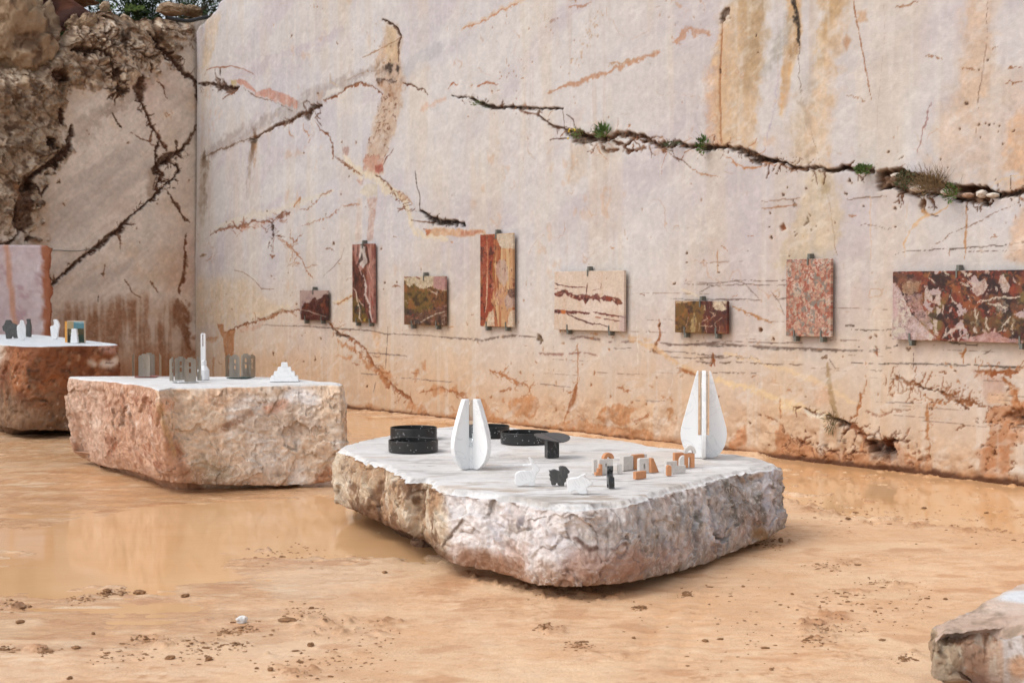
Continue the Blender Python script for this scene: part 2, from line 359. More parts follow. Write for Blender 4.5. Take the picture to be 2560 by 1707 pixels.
st(cC((1650, 760), (1620, 920), (1560, 1140)), 4, (165, 125, 125), .7, .04)
st(cC((560, 520), (520, 800), (440, 1120)), 5, (178, 165, 182), .6, .06)
for p_ in ((2020, 915), (2065, 912), (2092, 922), (2130, 912), (2165, 925), (2160, 965), (2025, 1010), (2240, 990), (2270, 965), (2190, 1060), (1350, 1120), (1452, 1155), (2080, 450), (2015, 515), (1920, 765), (1430, 1165), (1735, 1170), (395, 390), (1880, 950), (385, 265)):
    w.dot(cC(p_)[0], 3.6, (70, 50, 38), .95, .012)
for p_, q_ in (((1470, 1215), (1400, 1255)), ((2230, 490), (2340, 495)), ((1630, 415), (1760, 440)), ((2220, 600), (2340, 595)), ((1890, 490), (2010, 485)), ((2120, 350), (2180, 335)), ((1400, 60), (1560, 20)), ((1050, 700), (1180, 750))):
    st(cC(p_, q_), 3, (160, 112, 76), .8, .04)
# upper left part
po(cA((110, 140), (260, 140), (190, 450), (140, 640), (70, 620), (85, 350)), (210, 182, 150), .6, .06, .06)
st(cA((60, 1440), (300, 1290), (600, 1150), (860, 1040), (1100, 880), (1400, 760), (1680, 640)), 36, (168, 160, 163), .45, .12)
st(cA((400, 720), (700, 560), (1100, 420), (1400, 260)), 24, (186, 172, 180), .5, .1)
st(cA((1900, 640), (2100, 500), (2300, 420)), 34, (178, 176, 180), .5, .1)
st(cA((55, 1470), (150, 1410), (300, 1350), (520, 1270)), 4, (120, 92, 75), .75, .04)
st(cA((95, 1465), (92, 1568), (85, 1800), (80, 2100)), 24, (112, 90, 72), .95, .03, 0, .8, 0, False, .7)
po(cD((50, 0), (140, 0), (110, 250), (100, 600), (40, 500)), (165, 145, 125), .5, .05, .05)
po(cA((1780, 225), (1870, 235), (1925, 340), (1910, 560), (1930, 700), (1915, 950), (1870, 1150), (1790, 1400), (1765, 1600), (1570, 1600), (1620, 1300), (1680, 1050), (1740, 880), (1690, 740), (1675, 600), (1740, 400)), (190, 156, 126), .85, .09, .055, grain=.3)
po(cA((1780, 240), (1880, 260), (1890, 560), (1780, 600)), (205, 178, 142), .6, .05, .03)
po(cA((1690, 560), (1900, 560), (1890, 760), (1690, 760)), (110, 90, 75), .55, .1, .04, brk=.7)
po(cA((1770, 620), (1810, 560), (1895, 590), (1890, 650), (1780, 660)), (58, 44, 36), .9, .06, .015, brk=.3)
st(cA((1690, 745), (1780, 755), (1880, 735)), 7, (75, 50, 38), .8, .06)
po(cA((1720, 760), (1920, 740), (1910, 950), (1840, 930), (1760, 860)), (150, 105, 75), .6, .08, .03, brk=.9)
for i_ in range(70):
    rr = random.Random(i_); yy = rr.uniform(850, 1500); xx = 1800 - (yy - 850) * .19 + rr.uniform(-90, 90)
    x2 = xx + rr.uniform(-30, 30); st(cA((xx, yy), (x2, yy + rr.uniform(-35, 35))), rr.uniform(2, 5), (125, 82, 60), .7, .08)
st(cA((1740, 185), (1840, 230), (1890, 270), (1915, 340), (1890, 400), (1885, 560)), 6, (80, 52, 34), .95, .03, .02)
st(cA((1915, 340), (1750, 440), (1560, 530)), 2.5, (165, 130, 95), .8, .02)
st(cA((1860, 640), (1600, 660), (1400, 740)), 3, (170, 150, 140), .6, .03)
st(cA((1740, 880), (1660, 810), (1600, 790), (1540, 770), (1400, 820), (1320, 880), (1200, 915)), 6, (150, 98, 66), .9, .04, .01)
st(cA((1340, 830), (1250, 840), (1200, 900)), 12, (218, 212, 205), .8, .05)
st(cA((1270, 660), (1268, 740), (1320, 790), (1345, 820)), 5, (190, 170, 150), .9, .04)
st(cA((1920, 740), (2000, 770), (2060, 810), (2120, 830), (2160, 880)), 5, (110, 72, 48), .9, .05, .01)
st(cA((2100, 980), (2200, 950), (2330, 910)), 14, (212, 168, 142), .5, .06)
po(cA((395, 745), (500, 738), (550, 790), (585, 845), (700, 800), (760, 840), (870, 880), (960, 930), (965, 1005), (900, 980), (830, 965), (740, 930), (640, 880), (590, 885), (540, 830), (500, 800), (420, 790)), (186, 128, 108), .9, .05, .01, grain=.2)
po(cA((350, 740), (410, 740), (410, 790), (360, 790)), (190, 165, 110), .8, .04, .02)
st(cA((470, 810), (590, 890), (720, 930), (870, 1000), (930, 1030)), 2.5, (120, 86, 66), .8, .04)
st(cA((20, 775), (120, 778), (190, 790), (240, 805), (330, 800), (440, 815)), 9, (62, 38, 24), 1, .04, .03)
po(cA((200, 740), (290, 730), (330, 790), (230, 810)), (80, 50, 34), .8, .06, .015, .02, brk=.5)
po(cA((330, 800), (440, 810), (380, 860), (300, 850)), (90, 55, 36), .8, .07, .015, .02, brk=.4)
st(cA((275, 910), (350, 860), (430, 820)), 4, (125, 80, 52), .9, .03)
st(cA((252, 620), (250, 700)), 6, (75, 52, 40), .9, .03, .01); st(cA((200, 640), (210, 720), (260, 740)), 4, (90, 60, 44), .8, .04)
st(cA((90, 700), (110, 650), (190, 625), (270, 618), (380, 610), (480, 640), (560, 675)), 3, (170, 115, 80), .85, .02)
po(cA((1090, 955), (1190, 965), (1110, 1020), (1085, 1100), (1045, 1115), (1010, 1060), (1060, 1010)), (58, 34, 22), .98, .05, .012, .04)
st(cA((1190, 960), (1110, 985), (1060, 1030), (1000, 1040), (900, 1110), (820, 1140), (650, 1220), (590, 1265), (515, 1285)), 8, (96, 62, 40), .98, .03, .03)
st(cA((1090, 960), (1040, 920), (1010, 940), (1040, 1010), (980, 1060)), 4, (85, 58, 44), .8, .03)
st(cA((1160, 960), (1170, 1040), (1120, 1080), (1180, 1150)), 4, (95, 62, 44), .8, .04)
st(cA((1010, 1130), (1030, 1220), (1100, 1270)), 4, (195, 140, 95), .7, .05); st(cA((1090, 1120), (1110, 1230), (1060, 1330)), 3, (195, 145, 100), .7, .05)
st(cA((880, 1140), (900, 1220), (940, 1270)), 3, (190, 140, 100), .6, .05)
st(cA((556, 1265), (548, 1400), (525, 1568), (508, 1850)), 24, (128, 98, 72), .9, .03, 0, .9, 0, False, .8); st(cA((580, 1280), (575, 1420), (560, 1600)), 12, (200, 150, 104), .7, .03, 0, .9, 0, False, .8)
po(cA((515, 1270), (600, 1265), (580, 1310), (520, 1310)), (64, 48, 36), .8, .04, .015)
st(cA((1120, 1130), (1160, 1190), (1240, 1230), (1280, 1330), (1290, 1450), (1380, 1510), (1470, 1560)), 5, (150, 100, 66), .9, .05, .01)
for p_ in ((1150, 865), (1415, 810), (1280, 1360), (1290, 1455), (1020, 1410), (1370, 1305), (1500, 1310), (1610, 660), (1820, 430), (1815, 560), (1330, 400), (910, 330)): w.dot(cA(p_)[0], 3.5, (112, 74, 50), .9, .01)
po(cA((1380, 1370), (1440, 1360), (1430, 1450), (1390, 1430)), (160, 118, 105), .7, .05, .02)
st(cA((1840, 1370), (1810, 1430), (1760, 1520)), 4, (120, 72, 55), .8, .05)
# D
po(cD((1580, -30), (1765, -30), (1765, 80), (1700, 125), (1565, 115)), (190, 138, 118), .85, .06, .02, grain=.3)
po(cD((1680, 60), (1760, 40), (1755, 100), (1690, 115)), (150, 78, 64), .8, .03, .015)
po(cD((1590, 230), (1705, 225), (1700, 345), (1620, 350), (1545, 300)), (205, 193, 172), .9, .04, .02)
po(cD((1610, 360), (1702, 348), (1685, 500), (1655, 745), (1600, 745), (1622, 500)), (192, 160, 148), .85, .03, .015)
po(cD((1520, 360), (1570, 360), (1560, 740), (1500, 740)), (205, 182, 168), .6, .03, .02)
st(cD((1400, -20), (1500, 90), (1580, 140), (1660, 150), (1720, 200), (1800, 280), (1870, 330), (1950, 400), (1990, 500), (2010, 620), (2060, 690)), 26, CREAM, .85, .06)
st(cD((1330, -10), (1440, 60), (1500, 100), (1560, 150)), 5, (150, 98, 64), .85, .05)
st(cD((1690, 140), (1780, 220), (1860, 310), (1900, 370), (1990, 400)), 8, (140, 92, 60), .9, .06, .02, brk=.2)
po(cD((1870, 300), (1960, 330), (2010, 400), (1900, 390)), (190, 145, 110), .7, .07, .02)
po(cD((1510, 180), (1580, 190), (1560, 230), (1510, 210)), (170, 125, 105), .8, .05, .02)
st(cD((2045, 100), (2062, 250), (2085, 310), (2085, 470)), 4, (70, 46, 34), .95, .02, .01)
st(cD((2075, 460), (2140, 500), (2200, 555), (2270, 570), (2420, 575), (2500, 590)), 13, (40, 25, 18), 1, .05, .05)
st(cD((2010, 555), (2200, 578)), 3, (110, 70, 46), .9, .01)
po([(1060, 575), (1100, 570), (1160, 572), (1210, 572), (1212, 584), (1150, 590), (1062, 594)], (200, 150, 105), .85, .04, .01, grain=.3)
po([(1062, 575), (1075, 575), (1072, 592), (1060, 592)], (172, 105, 72), .9, .03, .01); po([(1150, 576), (1205, 574), (1206, 582), (1150, 586)], (180, 120, 95), .8, .04, .01)
st([(1040, 570), (1055, 592), (1120, 600)], 12, CREAM, .8, .04)
st(cD((160, 700), (250, 640), (370, 612), (450, 612), (560, 575), (700, 562), (735, 595), (780, 530), (850, 490), (918, 488)), 6, (150, 96, 70), .85, .05, .01)
st(cD((200, 630), (500, 520), (800, 480), (1000, 390), (1180, 330), (1300, 280)), 18, (216, 205, 188), .7, .06)
po(cD((440, 600), (600, 570), (700, 590), (640, 620), (450, 650)), (185, 140, 120), .55, .09, .02, brk=.7)
po(cD((780, 510), (915, 480), (910, 500), (840, 540), (780, 540)), (110, 62, 40), .8, .05, .01, brk=.4)
st(cD((735, 580), (742, 640), (748, 720)), 11, (66, 42, 28), .98, .03, .03); st(cD((748, 700), (745, 860)), 3.5, (150, 110, 80), .8, .02)
st(cD((715, 870), (740, 895), (765, 875)), 5, (150, 98, 66), .8, .03)
st(cD((760, 710), (860, 760), (920, 830), (1000, 900), (1040, 1000), (1110, 1080)), 5, (176, 120, 80), .85, .06)
st(cD((905, 640), (900, 740), (960, 760), (960, 720), (1020, 680)), 4, (165, 108, 70), .8, .06)
st(cD((760, 760), (830, 680)), 3, (160, 108, 74), .7, .05); st(cD((870, 980), (940, 945), (1010, 960)), 3, (180, 130, 95), .7, .04)
st(cD((985, 465), (1090, 440), (1200, 315), (1285, 280)), 4, (160, 105, 76), .7, .05, brk=.3)
st(cD((940, 440), (1000, 340), (990, 400)), 5, (195, 140, 95), .8, .05)
st(cD((1010, 600), (1200, 540), (1300, 490), (1400, 430), (1500, 410), (1600, 440), (1710, 475)), 3.5, (180, 128, 98), .75, .05, brk=.2)
st(cD((1400, 800), (1370, 900), (1300, 980), (1200, 1070)), 2, (165, 145, 145), .9, .01); st(cD((390, 1010), (470, 1030), (560, 1090), (640, 1180), (760, 1185)), 2, (165, 135, 118), .9, .01)
st(cD((300, 1580), (500, 1520), (600, 1480), (700, 1440), (780, 1400), (900, 1380), (1030, 1375)), 6, (155, 100, 66), .9, .05, .01)
st(cD((500, 1470), (760, 1370), (900, 1340)), 20, (216, 196, 168), .7, .07)
po(cD((760, 1400), (830, 1390), (820, 1420), (770, 1420)), (110, 66, 40), .8, .03, .01)
st(cD((1290, 1305), (1400, 1290), (1520, 1210)), 9, (222, 196, 160), .9, .04); st(cD((1290, 1310), (1350, 1310), (1480, 1240)), 3.5, (185, 132, 90), .9, .03)
for p_ in ((1365, 315), (885, 1030), (730, 1065), (955, 1325), (1440, 150), (320, 575), (690, 475), (830, 1115), (365, 1365), (1770, 1125), (1875, 1120), (1760, 1185), (1100, 385), (90, 880), (1225, 505), (1298, 770), (1740, 810), (2012, 555), (310, 1240)): w.dot(cD(p_)[0], 4.2, (84, 56, 38), .95, .012)
st(cD((1820, 1160), (1870, 1150), (1920, 1170)), 3, (150, 98, 66), .8, .03); st(cD((60, 890), (90, 870), (130, 865)), 5, (150, 118, 85), .8, .03)
po(cD((60, 1080), (500, 1100), (760, 1300), (700, 1430), (20, 1560), (0, 1300)), (214, 186, 152), .55, .15, .1)
# E
st(cE((1240, 80), (1320, 180), (1440, 240), (1530, 310), (1600, 380), (1660, 480), (1720, 560), (1800, 650), (1900, 730), (2000, 790), (2030, 860)), 9, (165, 106, 68), .9, .06, .015)
st(cE((1280, 150), (1340, 210), (1450, 240)), 6, (84, 56, 38), .9, .05, .02); st(cE((1340, 260), (1480, 340), (1560, 430), (1680, 530), (1740, 590)), 8, (205, 150, 105), .7, .07)
po(cE((225, 105), (292, 108), (300, 170), (405, 165), (388, 205), (382, 460), (305, 460), (288, 240)), (176, 122, 82), .95, .03, .01)
st(cE((385, 165), (520, 110), (700, 60), (800, 20)), 6, (160, 106, 70), .85, .05)
po(cE((430, 170), (560, 130), (660, 110), (600, 160), (480, 195)), (200, 150, 130), .5, .06, .03)
LN1 = (122, 106, 100)
for pts_, w_ in ((((640, 118), (1000, 130), (1300, 148), (1600, 170), (1700, 182), (1800, 200), (2100, 212), (2352, 235)), 2.6), (((1600, 370), (1750, 385), (1980, 405)), 2.8), (((1797, 120), (1790, 300), (1775, 520)), 2.4), (((1550, 555), (1700, 575)), 1.8), (((1690, 640), (1665, 750)), 2), (((1900, 600), (2352, 640)), 1.6)):
    st(cE(*pts_), w_, LN1, .85, .015)
po(cE((1650, 180), (1725, 180), (1725, 510), (1705, 400)), (212, 168, 130), .6, .03, .02)
for b_ in (((1690, 520), (1740, 500), (1850, 570), (1825, 650), (1780, 650), (1720, 590)), ((1320, 405), (1470, 405), (1475, 440), (1400, 445)), ((2050, 540), (2085, 505), (2090, 560), (2065, 655), (2040, 640)), ((2100, 470), (2160, 450), (2170, 540), (2110, 540)), ((1960, 850), (2010, 810), (2080, 860), (2120, 840), (2175, 970), (2060, 940)), ((2190, 720), (2240, 650), (2300, 690), (2290, 760), (2220, 790)), ((110, 250), (240, 215), (200, 290), (150, 270)), ((190, 420), (210, 420), (200, 600), (185, 600)), ((1580, 870), (1640, 840), (1700, 880), (1600, 900))):
    po(cE(*b_), (186, 128, 84), .85, .06, .015, grain=.2)
for p_ in ((1030, 460), (1135, 430), (1192, 430), (1608, 688), (1180, 245), (745, 380), (1445, 230), (1500, 285), (1540, 375), (860, 465)): w.dot(cE(p_)[0], 4, (100, 66, 42), .9, .01)
po(cE((700, 465), (760, 480), (880, 460), (870, 490), (740, 500)), (200, 160, 115), .7, .05, .02)
st(cE((2100, 750), (2190, 730), (2290, 690), (2370, 740)), 5, (178, 120, 78), .8, .05)
# F
FB = ((310, 680), (400, 730), (430, 790), (490, 860), (560, 890), (400, 900), (330, 760)), ((630, 700), (720, 690), (790, 640), (860, 680), (872, 730), (830, 800), (810, 860), (640, 830), (600, 760)), ((1430, 770), (1560, 745), (1640, 735), (1765, 765), (1700, 830), (1725, 900), (1600, 935), (1470, 910), (1380, 880)), ((0, 600), (90, 640), (160, 575), (180, 660), (100, 670), (20, 640)), ((565, 680), (590, 680), (570, 750), (550, 740)), ((60, 790), (180, 830), (100, 840))
for b_ in FB: po(cF(*b_), (187, 130, 86), .92, .08, .012, grain=.25)
po(cF((-40, 850), (400, 862), (780, 885), (850, 955), (960, 950), (1130, 920), (1250, 850), (1320, 870), (1320, 910), (1500, 955), (1700, 960), (1900, 1000), (1965, 1050), (1965, 1300), (-40, 1100)), (187, 131, 88), .92, .07, .015, grain=.3)
st(cF((20, 590), (80, 640), (160, 650), (200, 690), (255, 725)), 5, (176, 118, 76), .9, .04)
st(cF((440, 430), (530, 470), (620, 520), (700, 550), (770, 570), (795, 640)), 5, (190, 134, 90), .85, .05); w.dot(cF((628, 528))[0], 7, (170, 110, 68), .9); w.dot(cF((530, 470))[0], 4, (170, 110, 68), .9)
st(cF((530, 620), (640, 600)), 5, (180, 122, 80), .85, .04)
st(cF((1225, 200), (1220, 500), (1205, 600), (1180, 720), (1150, 800), (1110, 880), (1100, 980)), 4, (196, 142, 98), .85, .02)
st(cF((1215, 560), (1185, 700), (1130, 830)), 12, (170, 112, 72), .85, .03)
for pts_, w_, c_ in ((((0, 150), (200, 165), (380, 178), (500, 155), (640, 135), (850, 150)), 5, LN1), (((940, 185), (1050, 190), (1250, 150), (1400, 170), (1500, 190), (1650, 195), (1800, 190)), 5, (135, 112, 108)), (((1950, 200), (2100, 218), (2352, 208)), 4, LN1), (((770, 290), (950, 300), (1100, 305), (1250, 290), (1450, 315)), 5, (160, 125, 118)), (((0, 545), (130, 550)), 2, LN1), (((860, 565), (1160, 595)), 2, LN1), (((1520, 250), (1700, 250)), 2, LN1), (((1750, 270), (2050, 280), (2352, 295)), 2, LN1), (((1690, 705), (2000, 720)), 2, LN1), (((2000, 320), (2352, 345)), 2, LN1)):
    st(cF(*pts_), w_, c_, .75, .015, brk=.1)
po(cF((865, 120), (890, 140), (915, 200), (880, 205), (850, 160)), (100, 75, 52), .85, .03, .01, .03); w.dot(cF((880, 150))[0], 5, DARK, 1, .03)
st(cF((1950, 10), (1962, 120), (1945, 190), (1905, 265)), 9, (165, 108, 70), .9, .05); w.dot(cF((1950, 45))[0], 5, DARK, 1, .02); w.dot(cF((1866, 105))[0], 4, DARK, .9, .02); w.dot(cF((1918, 222))[0], 4, DARK, .9, .02)
po(cF((1870, 250), (1920, 245), (1990, 290), (1900, 290)), (130, 84, 54), .8, .05, .015)
po(cF((1580, 110), (1720, 140), (1880, 150), (1880, 190), (1700, 180), (1590, 150)), (205, 160, 115), .6, .07, .02, brk=.4)
st(cF((1700, 190), (1900, 235), (2050, 330), (2200, 420), (2352, 480)), 10, (214, 176, 134), .75, .05)
st(cF((2120, 420), (2200, 450), (2300, 480)), 6, (178, 122, 78), .9, .04)
for p_ in ((855, 385), (823, 497), (712, 470), (242, 40), (333, 205), (545, 150), (1507, 265), (1372, 478), (1920, 510), (2145, 510), (1340, 582), (1515, 678), (988, 745), (935, 840), (1715, 735), (1830, 755), (1915, 790), (2105, 870), (1020, 795), (455, 690), (1630, 595), (1070, 90)): w.dot(cF(p_)[0], 4.5, (165, 108, 66), .85, .01)
st(cF((1570, 600), (1690, 615)), 5, (180, 122, 80), .8, .04); st(cF((2055, 640), (2050, 760), (2040, 900)), 8, (200, 150, 104), .7, .05, brk=.5)
st(cF((1730, 900), (1800, 870), (1850, 820)), 5, (180, 122, 80), .8, .06)
st(cF((1755, 40), (1760, 240), (1755, 480)), 2.5, (226, 218, 206), .9, .02)
# G
st(cG((120, 420), (350, 490), (500, 550), (700, 620), (800, 655), (960, 690), (1060, 725)), 24, (226, 198, 158), .9, .05)
st(cG((200, 240), (450, 310), (700, 380), (850, 430), (1000, 510), (1150, 590)), 13, (222, 194, 158), .75, .04)
st(cG((700, 625), (800, 655), (900, 680)), 6, (130, 88, 56), .85, .04, .01, brk=.3)
po(cG((760, 650), (860, 650), (960, 690), (880, 700), (800, 690)), (226, 220, 210), .8, .05, .01, grain=.4)
st(cG((935, 690), (1010, 715), (1095, 750)), 12, (56, 38, 26), .98, .03, .04)
st(cG((1080, 745), (1140, 770), (1190, 810), (1235, 870)), 14, (150, 96, 64), .95, .06, .02)
po(cG((840, 440), (980, 470), (990, 600), (850, 590)), (206, 166, 136), .6, .04, .03)
st(cG((945, 300), (955, 450), (985, 600), (1010, 720)), 13, (172, 148, 106), .6, .04); st(cG((905, 270), (940, 265)), 8, (130, 100, 74), .8, .04)
po(cG((230, 865), (290, 800), (350, 760), (355, 860), (330, 900), (450, 930), (560, 960), (580, 830), (600, 745), (640, 780), (675, 850), (750, 850), (840, 915), (900, 960), (1000, 920), (1090, 950), (1180, 960), (1190, 820), (1250, 850), (1330, 840), (1460, 880), (1470, 910), (1540, 960), (1590, 1000), (1670, 960), (1675, 1050), (1760, 1090), (1900, 1140), (2090, 1150), (2352, 1180), (2352, 1400), (200, 1100)), (184, 126, 86), .93, .06, .012, grain=.25)
po(cG((280, 880), (440, 930), (430, 970), (300, 930)), (206, 176, 150), .7, .06, .02)
po(cG((2090, 640), (2200, 610), (2500, 560), (2500, 820), (2300, 880), (2255, 960), (2260, 1200), (2080, 1160), (2040, 1050), (2005, 980), (2050, 900), (2105, 830)), (184, 122, 80), .93, .06, .015, grain=.3)
po(cG((2205, 700), (2280, 650), (2500, 640), (2500, 780), (2300, 760)), (106, 62, 38), .85, .08, .02, .05, grain=.4)
po(cG((2260, 1080), (2480, 1060), (2480, 1180), (2270, 1140)), (190, 180, 165), .6, .06, .03)
po(cG((1980, 370), (2200, 400), (2215, 560), (2100, 600), (2060, 480)), (190, 148, 128), .7, .06, .03, grain=.3)
po(cG((2100, 510), (2230, 510), (2240, 600), (2110, 600)), (214, 176, 140), .6, .06, .02, brk=.8)
po(cG((2250, 480), (2300, 480), (2330, 600), (2280, 620)), (190, 128, 84), .8, .06, .02)
po(cG((1215, 850), (1300, 862), (1390, 845), (1455, 880), (1400, 898), (1425, 935), (1350, 962), (1250, 930)), (96, 46, 24), .98, .06, .012, .10)
po(cG((1240, 895), (1400, 925), (1420, 960), (1380, 1010), (1270, 995), (1235, 940)), (48, 32, 26), .85, .07, .02, .06, grain=.5)
po(cG((1280, 1000), (1500, 1010), (1620, 1080), (1400, 1070)), (200, 150, 120), .5, .06, .02, brk=.8)
for i_ in range(110):
    rr = random.Random(500 + i_); xx = rr.uniform(600, 1600); yy = 860 + rr.uniform(0, 190) * (xx / 1600) + rr.uniform(-10, 60); 
    st(cG((xx, yy), (xx + rr.uniform(-40, 40), yy + rr.uniform(-25, 25))), rr.uniform(2, 6), rr.choice([(120, 74, 48), (140, 88, 58), (212, 166, 128)]), .6, .05, rr.uniform(0, .015))
for i_ in range(60):
    rr = random.Random(700 + i_); xx = rr.uniform(2040, 2350); yy = rr.uniform(650, 1150); st(cG((xx, yy), (xx + rr.uniform(-40, 40), yy + rr.uniform(-20, 20))), rr.uniform(2, 6), rr.choice([(130, 80, 50), (110, 66, 42), (206, 160, 118)]), .6, .06, .01)
for pts_, w_, c_ in ((((1350, 400), (1480, 430), (1600, 480), (1750, 540), (1850, 590), (2000, 600), (2110, 630)), 7, (150, 98, 62)), (((1600, 480), (1700, 515), (1790, 545)), 6, (84, 58, 42)), (((2000, 362), (2150, 368), (2320, 358)), 10, (165, 98, 54)), (((1740, 402), (1860, 388)), 6, (160, 100, 58)), (((1260, 520), (1400, 530), (1560, 510)), 4, (190, 138, 94)), (((1220, 640), (1320, 690), (1420, 650), (1600, 660)), 4, (176, 132, 108)), (((820, 890), (950, 890), (1050, 860), (1140, 855)), 5, (110, 92, 74)), (((1662, 540), (1665, 700), (1672, 1000)), 6, (200, 146, 98)), (((1212, 330), (1190, 500), (1160, 680), (1100, 692)), 6, (188, 132, 86)), (((600, 560), (606, 745)), 5, (206, 150, 104)), (((430, 675), (520, 700), (600, 740)), 4, (176, 122, 84)), (((112, 225), (120, 310)), 11, (160, 98, 58)), (((1800, 300), (1880, 420), (1900, 500)), 4, (206, 152, 104)), (((1925, 190), (1915, 300)), 6, (196, 140, 92)), (((1280, 200), (1290, 280)), 6, (165, 102, 62)), (((2180, 400), (2280, 480), (2330, 620)), 8, (190, 130, 84)), (((1550, 590), (1850, 600), (2000, 610)), 4, (190, 136, 92)), (((1850, 590), (1960, 640)), 6, (120, 78, 52)), (((1760, 540), (1860, 560), (1850, 600)), 8, (150, 98, 60)), (((1940, 1080), (2000, 1050)), 4, (150, 110, 80)), (((1500, 820), (1560, 780)), 3, (180, 128, 90)), (((1860, 790), (1940, 760)), 3, (150, 106, 76)), (((1590, 1000), (1680, 970)), 6, (130, 84, 54)), (((2320, 700), (2352, 720)), 9, (60, 38, 26))):
    st(cG(*pts_), w_, c_, .88, .05, .008, brk=.15)
for pts_, w_, c_ in ((((0, 170), (200, 185), (500, 200), (900, 215), (1250, 220), (1450, 190)), 6, (132, 124, 120)), (((0, 240), (400, 280)), 2.4, LN1), (((0, 265), (250, 262), (450, 285)), 4, (118, 98, 84)), (((170, 300), (500, 315), (770, 325)), 3.4, (118, 98, 84)), (((0, 290), (120, 305)), 3, LN1), (((120, 375), (500, 385)), 2, LN1), (((1110, 305), (1300, 315), (1700, 320), (2100, 325), (2400, 340)), 4, (80, 68, 60)), (((1200, 360), (1330, 365)), 3, (110, 95, 84)), (((1160, 190), (1350, 190), (1450, 182)), 2.4, (90, 76, 68)), (((0, 150), (400, 160), (740, 160)), 2.2, LN1), (((1780, 150), (1950, 180), (2100, 182), (2250, 165)), 5, (92, 84, 76)), (((1455, 260), (1455, 480)), 2, LN1), (((2170, 180), (2020, 270)), 1.8, LN1), (((1558, 240), (1560, 350)), 2, LN1), (((950, 275), (1000, 350)), 2, LN1), (((1250, 585), (1700, 600)), 2.4, LN1)):
    st(cG(*pts_), w_, c_, .8, .015, brk=.08)
for p_ in ((462, 75), (547, 143), (1048, 262), (1512, 208), (777, 545), (1835, 540), (1903, 545), (1548, 588), (1693, 598), (1680, 635), (2210, 603), (2232, 505), (525, 895), (380, 742), (455, 675), (780, 795), (858, 815), (1388, 105), (1250, 130), (1285, 110), (1855, 370), (160, 545)): w.dot(cG(p_)[0], 4.8, (104, 62, 38), .9, .012)
st(cG((1065, 37), (1132, 42)), 4, (110, 92, 80), .9, .01)
# slab-height scratches to the right of the sixth slab (zoom 1670,620)
def cS(*p): return crop(1670, 620, 5.227, p)
for pts_, w_ in ((((150, 475), (500, 465), (750, 450), (900, 430), (1250, 430), (1600, 420)), 2.4), (((500, 485), (700, 492), (1000, 478), (1600, 488)), 2.2), (((500, 668), (800, 672), (1200, 680)), 3.4), (((1400, 672), (1600, 655)), 3), (((400, 580), (520, 510), (680, 470)), 1.8), (((830, 410), (980, 460), (1180, 650)), 1.8), (((1330, 540), (1440, 700), (1520, 880)), 2), (((0, 655), (440, 680)), 2), (((0, 1270), (400, 1250), (600, 1240), (900, 1275), (1200, 1285), (1700, 1310), (2352, 1335)), 4.5), (((900, 1225), (1300, 1240), (1750, 1240)), 2)):
    st(cS(*pts_), w_, (128, 110, 104), .8, .01)
st(cS((840, 770), (1050, 850), (1200, 900), (1360, 990)), 5, (196, 150, 105), .9, .03); st(cS((160, 530), (400, 640)), 5, (224, 205, 178), .8, .03); st(cS((645, 0), (650, 330)), 3, (200, 160, 120), .8, .02)
for p_ in ((232, 193), (455, 170), (650, 240), (655, 320), (1210, 1078), (1370, 1195), (1580, 110), (75, 470), (1040, 40), (245, 65)): w.dot(cS(p_)[0], 3.6, (80, 54, 38), .95, .012)
st(crop(2300, 820, 1, ((-180, 6), (-90, 4), (-40, 6), (0, 4))), 2.4, (96, 82, 72), .8, .02)
# B + great crack
st(cB((110, 280), (250, 215), (350, 180), (480, 100), (700, -20)), 16, (208, 180, 155), .75, .05); st(cB((130, 270), (350, 190), (480, 110), (650, 20)), 5, (205, 152, 118), .8, .03)
st(cB((900, 850), (1140, 765), (1300, 722), (1450, 672), (1580, 620), (1750, 540), (1960, 460)), 9, (206, 160, 130), .75, .05); st(cB((1480, 610), (1620, 570), (1720, 530)), 5, (200, 165, 130), .7, .05)
st(cB((2090, 385), (2150, 370), (2210, 270), (2280, 290), (2400, 300)), 16, (206, 160, 132), .7, .07)
st(cB((1090, 80), (1220, 60), (1310, 10)), 4, (190, 150, 130), .7, .04); st(cB((920, 190), (1010, 160)), 4, (180, 150, 140), .6, .04)
st(cB((-10, 820), (50, 760), (90, 780)), 5, (185, 122, 86), .85, .04); st(cB((270, 795), (350, 760), (450, 770)), 4.5, (185, 122, 86), .85, .03)
for p_ in ((485, 708), (470, 665), (695, 638), (600, 655), (770, 575), (1160, 370), (400, 845), (500, 1125), (180, 1070), (1170, 945), (1135, 545), (215, 790), (2155, 945), (1170, 10), (1470, 1080), (1665, 1155), (740, 268), (2260, 165)): w.dot(cB(p_)[0], 3.5, (150, 104, 74), .85, .006)
for i_ in range(60):
    rr = random.Random(900 + i_); t_0 = rr.uniform(0, 1); xx = 1150 + t_0 * 250 + rr.uniform(-60, 60); yy = 600 - t_0 * 480 + rr.uniform(-60, 60)
    w.dot(cB((xx, yy))[0], rr.uniform(1.5, 4), (176, 146, 118), .6)
DK = (54, 34, 22)
st(cB((35, 880), (90, 905), (180, 900), (280, 945), (360, 975), (500, 990), (620, 995), (820, 1000), (1055, 990)), 7, DK, .95, .025, .03)
po(cB((180, 895), (280, 930), (370, 965), (350, 990), (280, 960)), (50, 44, 24), .9, .04, .01, .03)
st(cB((650, 1010), (720, 1045), (800, 1045), (830, 1060)), 5, (110, 70, 48), .85, .03); st(cB((820, 1000), (830, 1060), (900, 1115), (970, 1165), (1050, 1180), (1120, 1205)), 6, (84, 54, 36), .95, .02, .02)
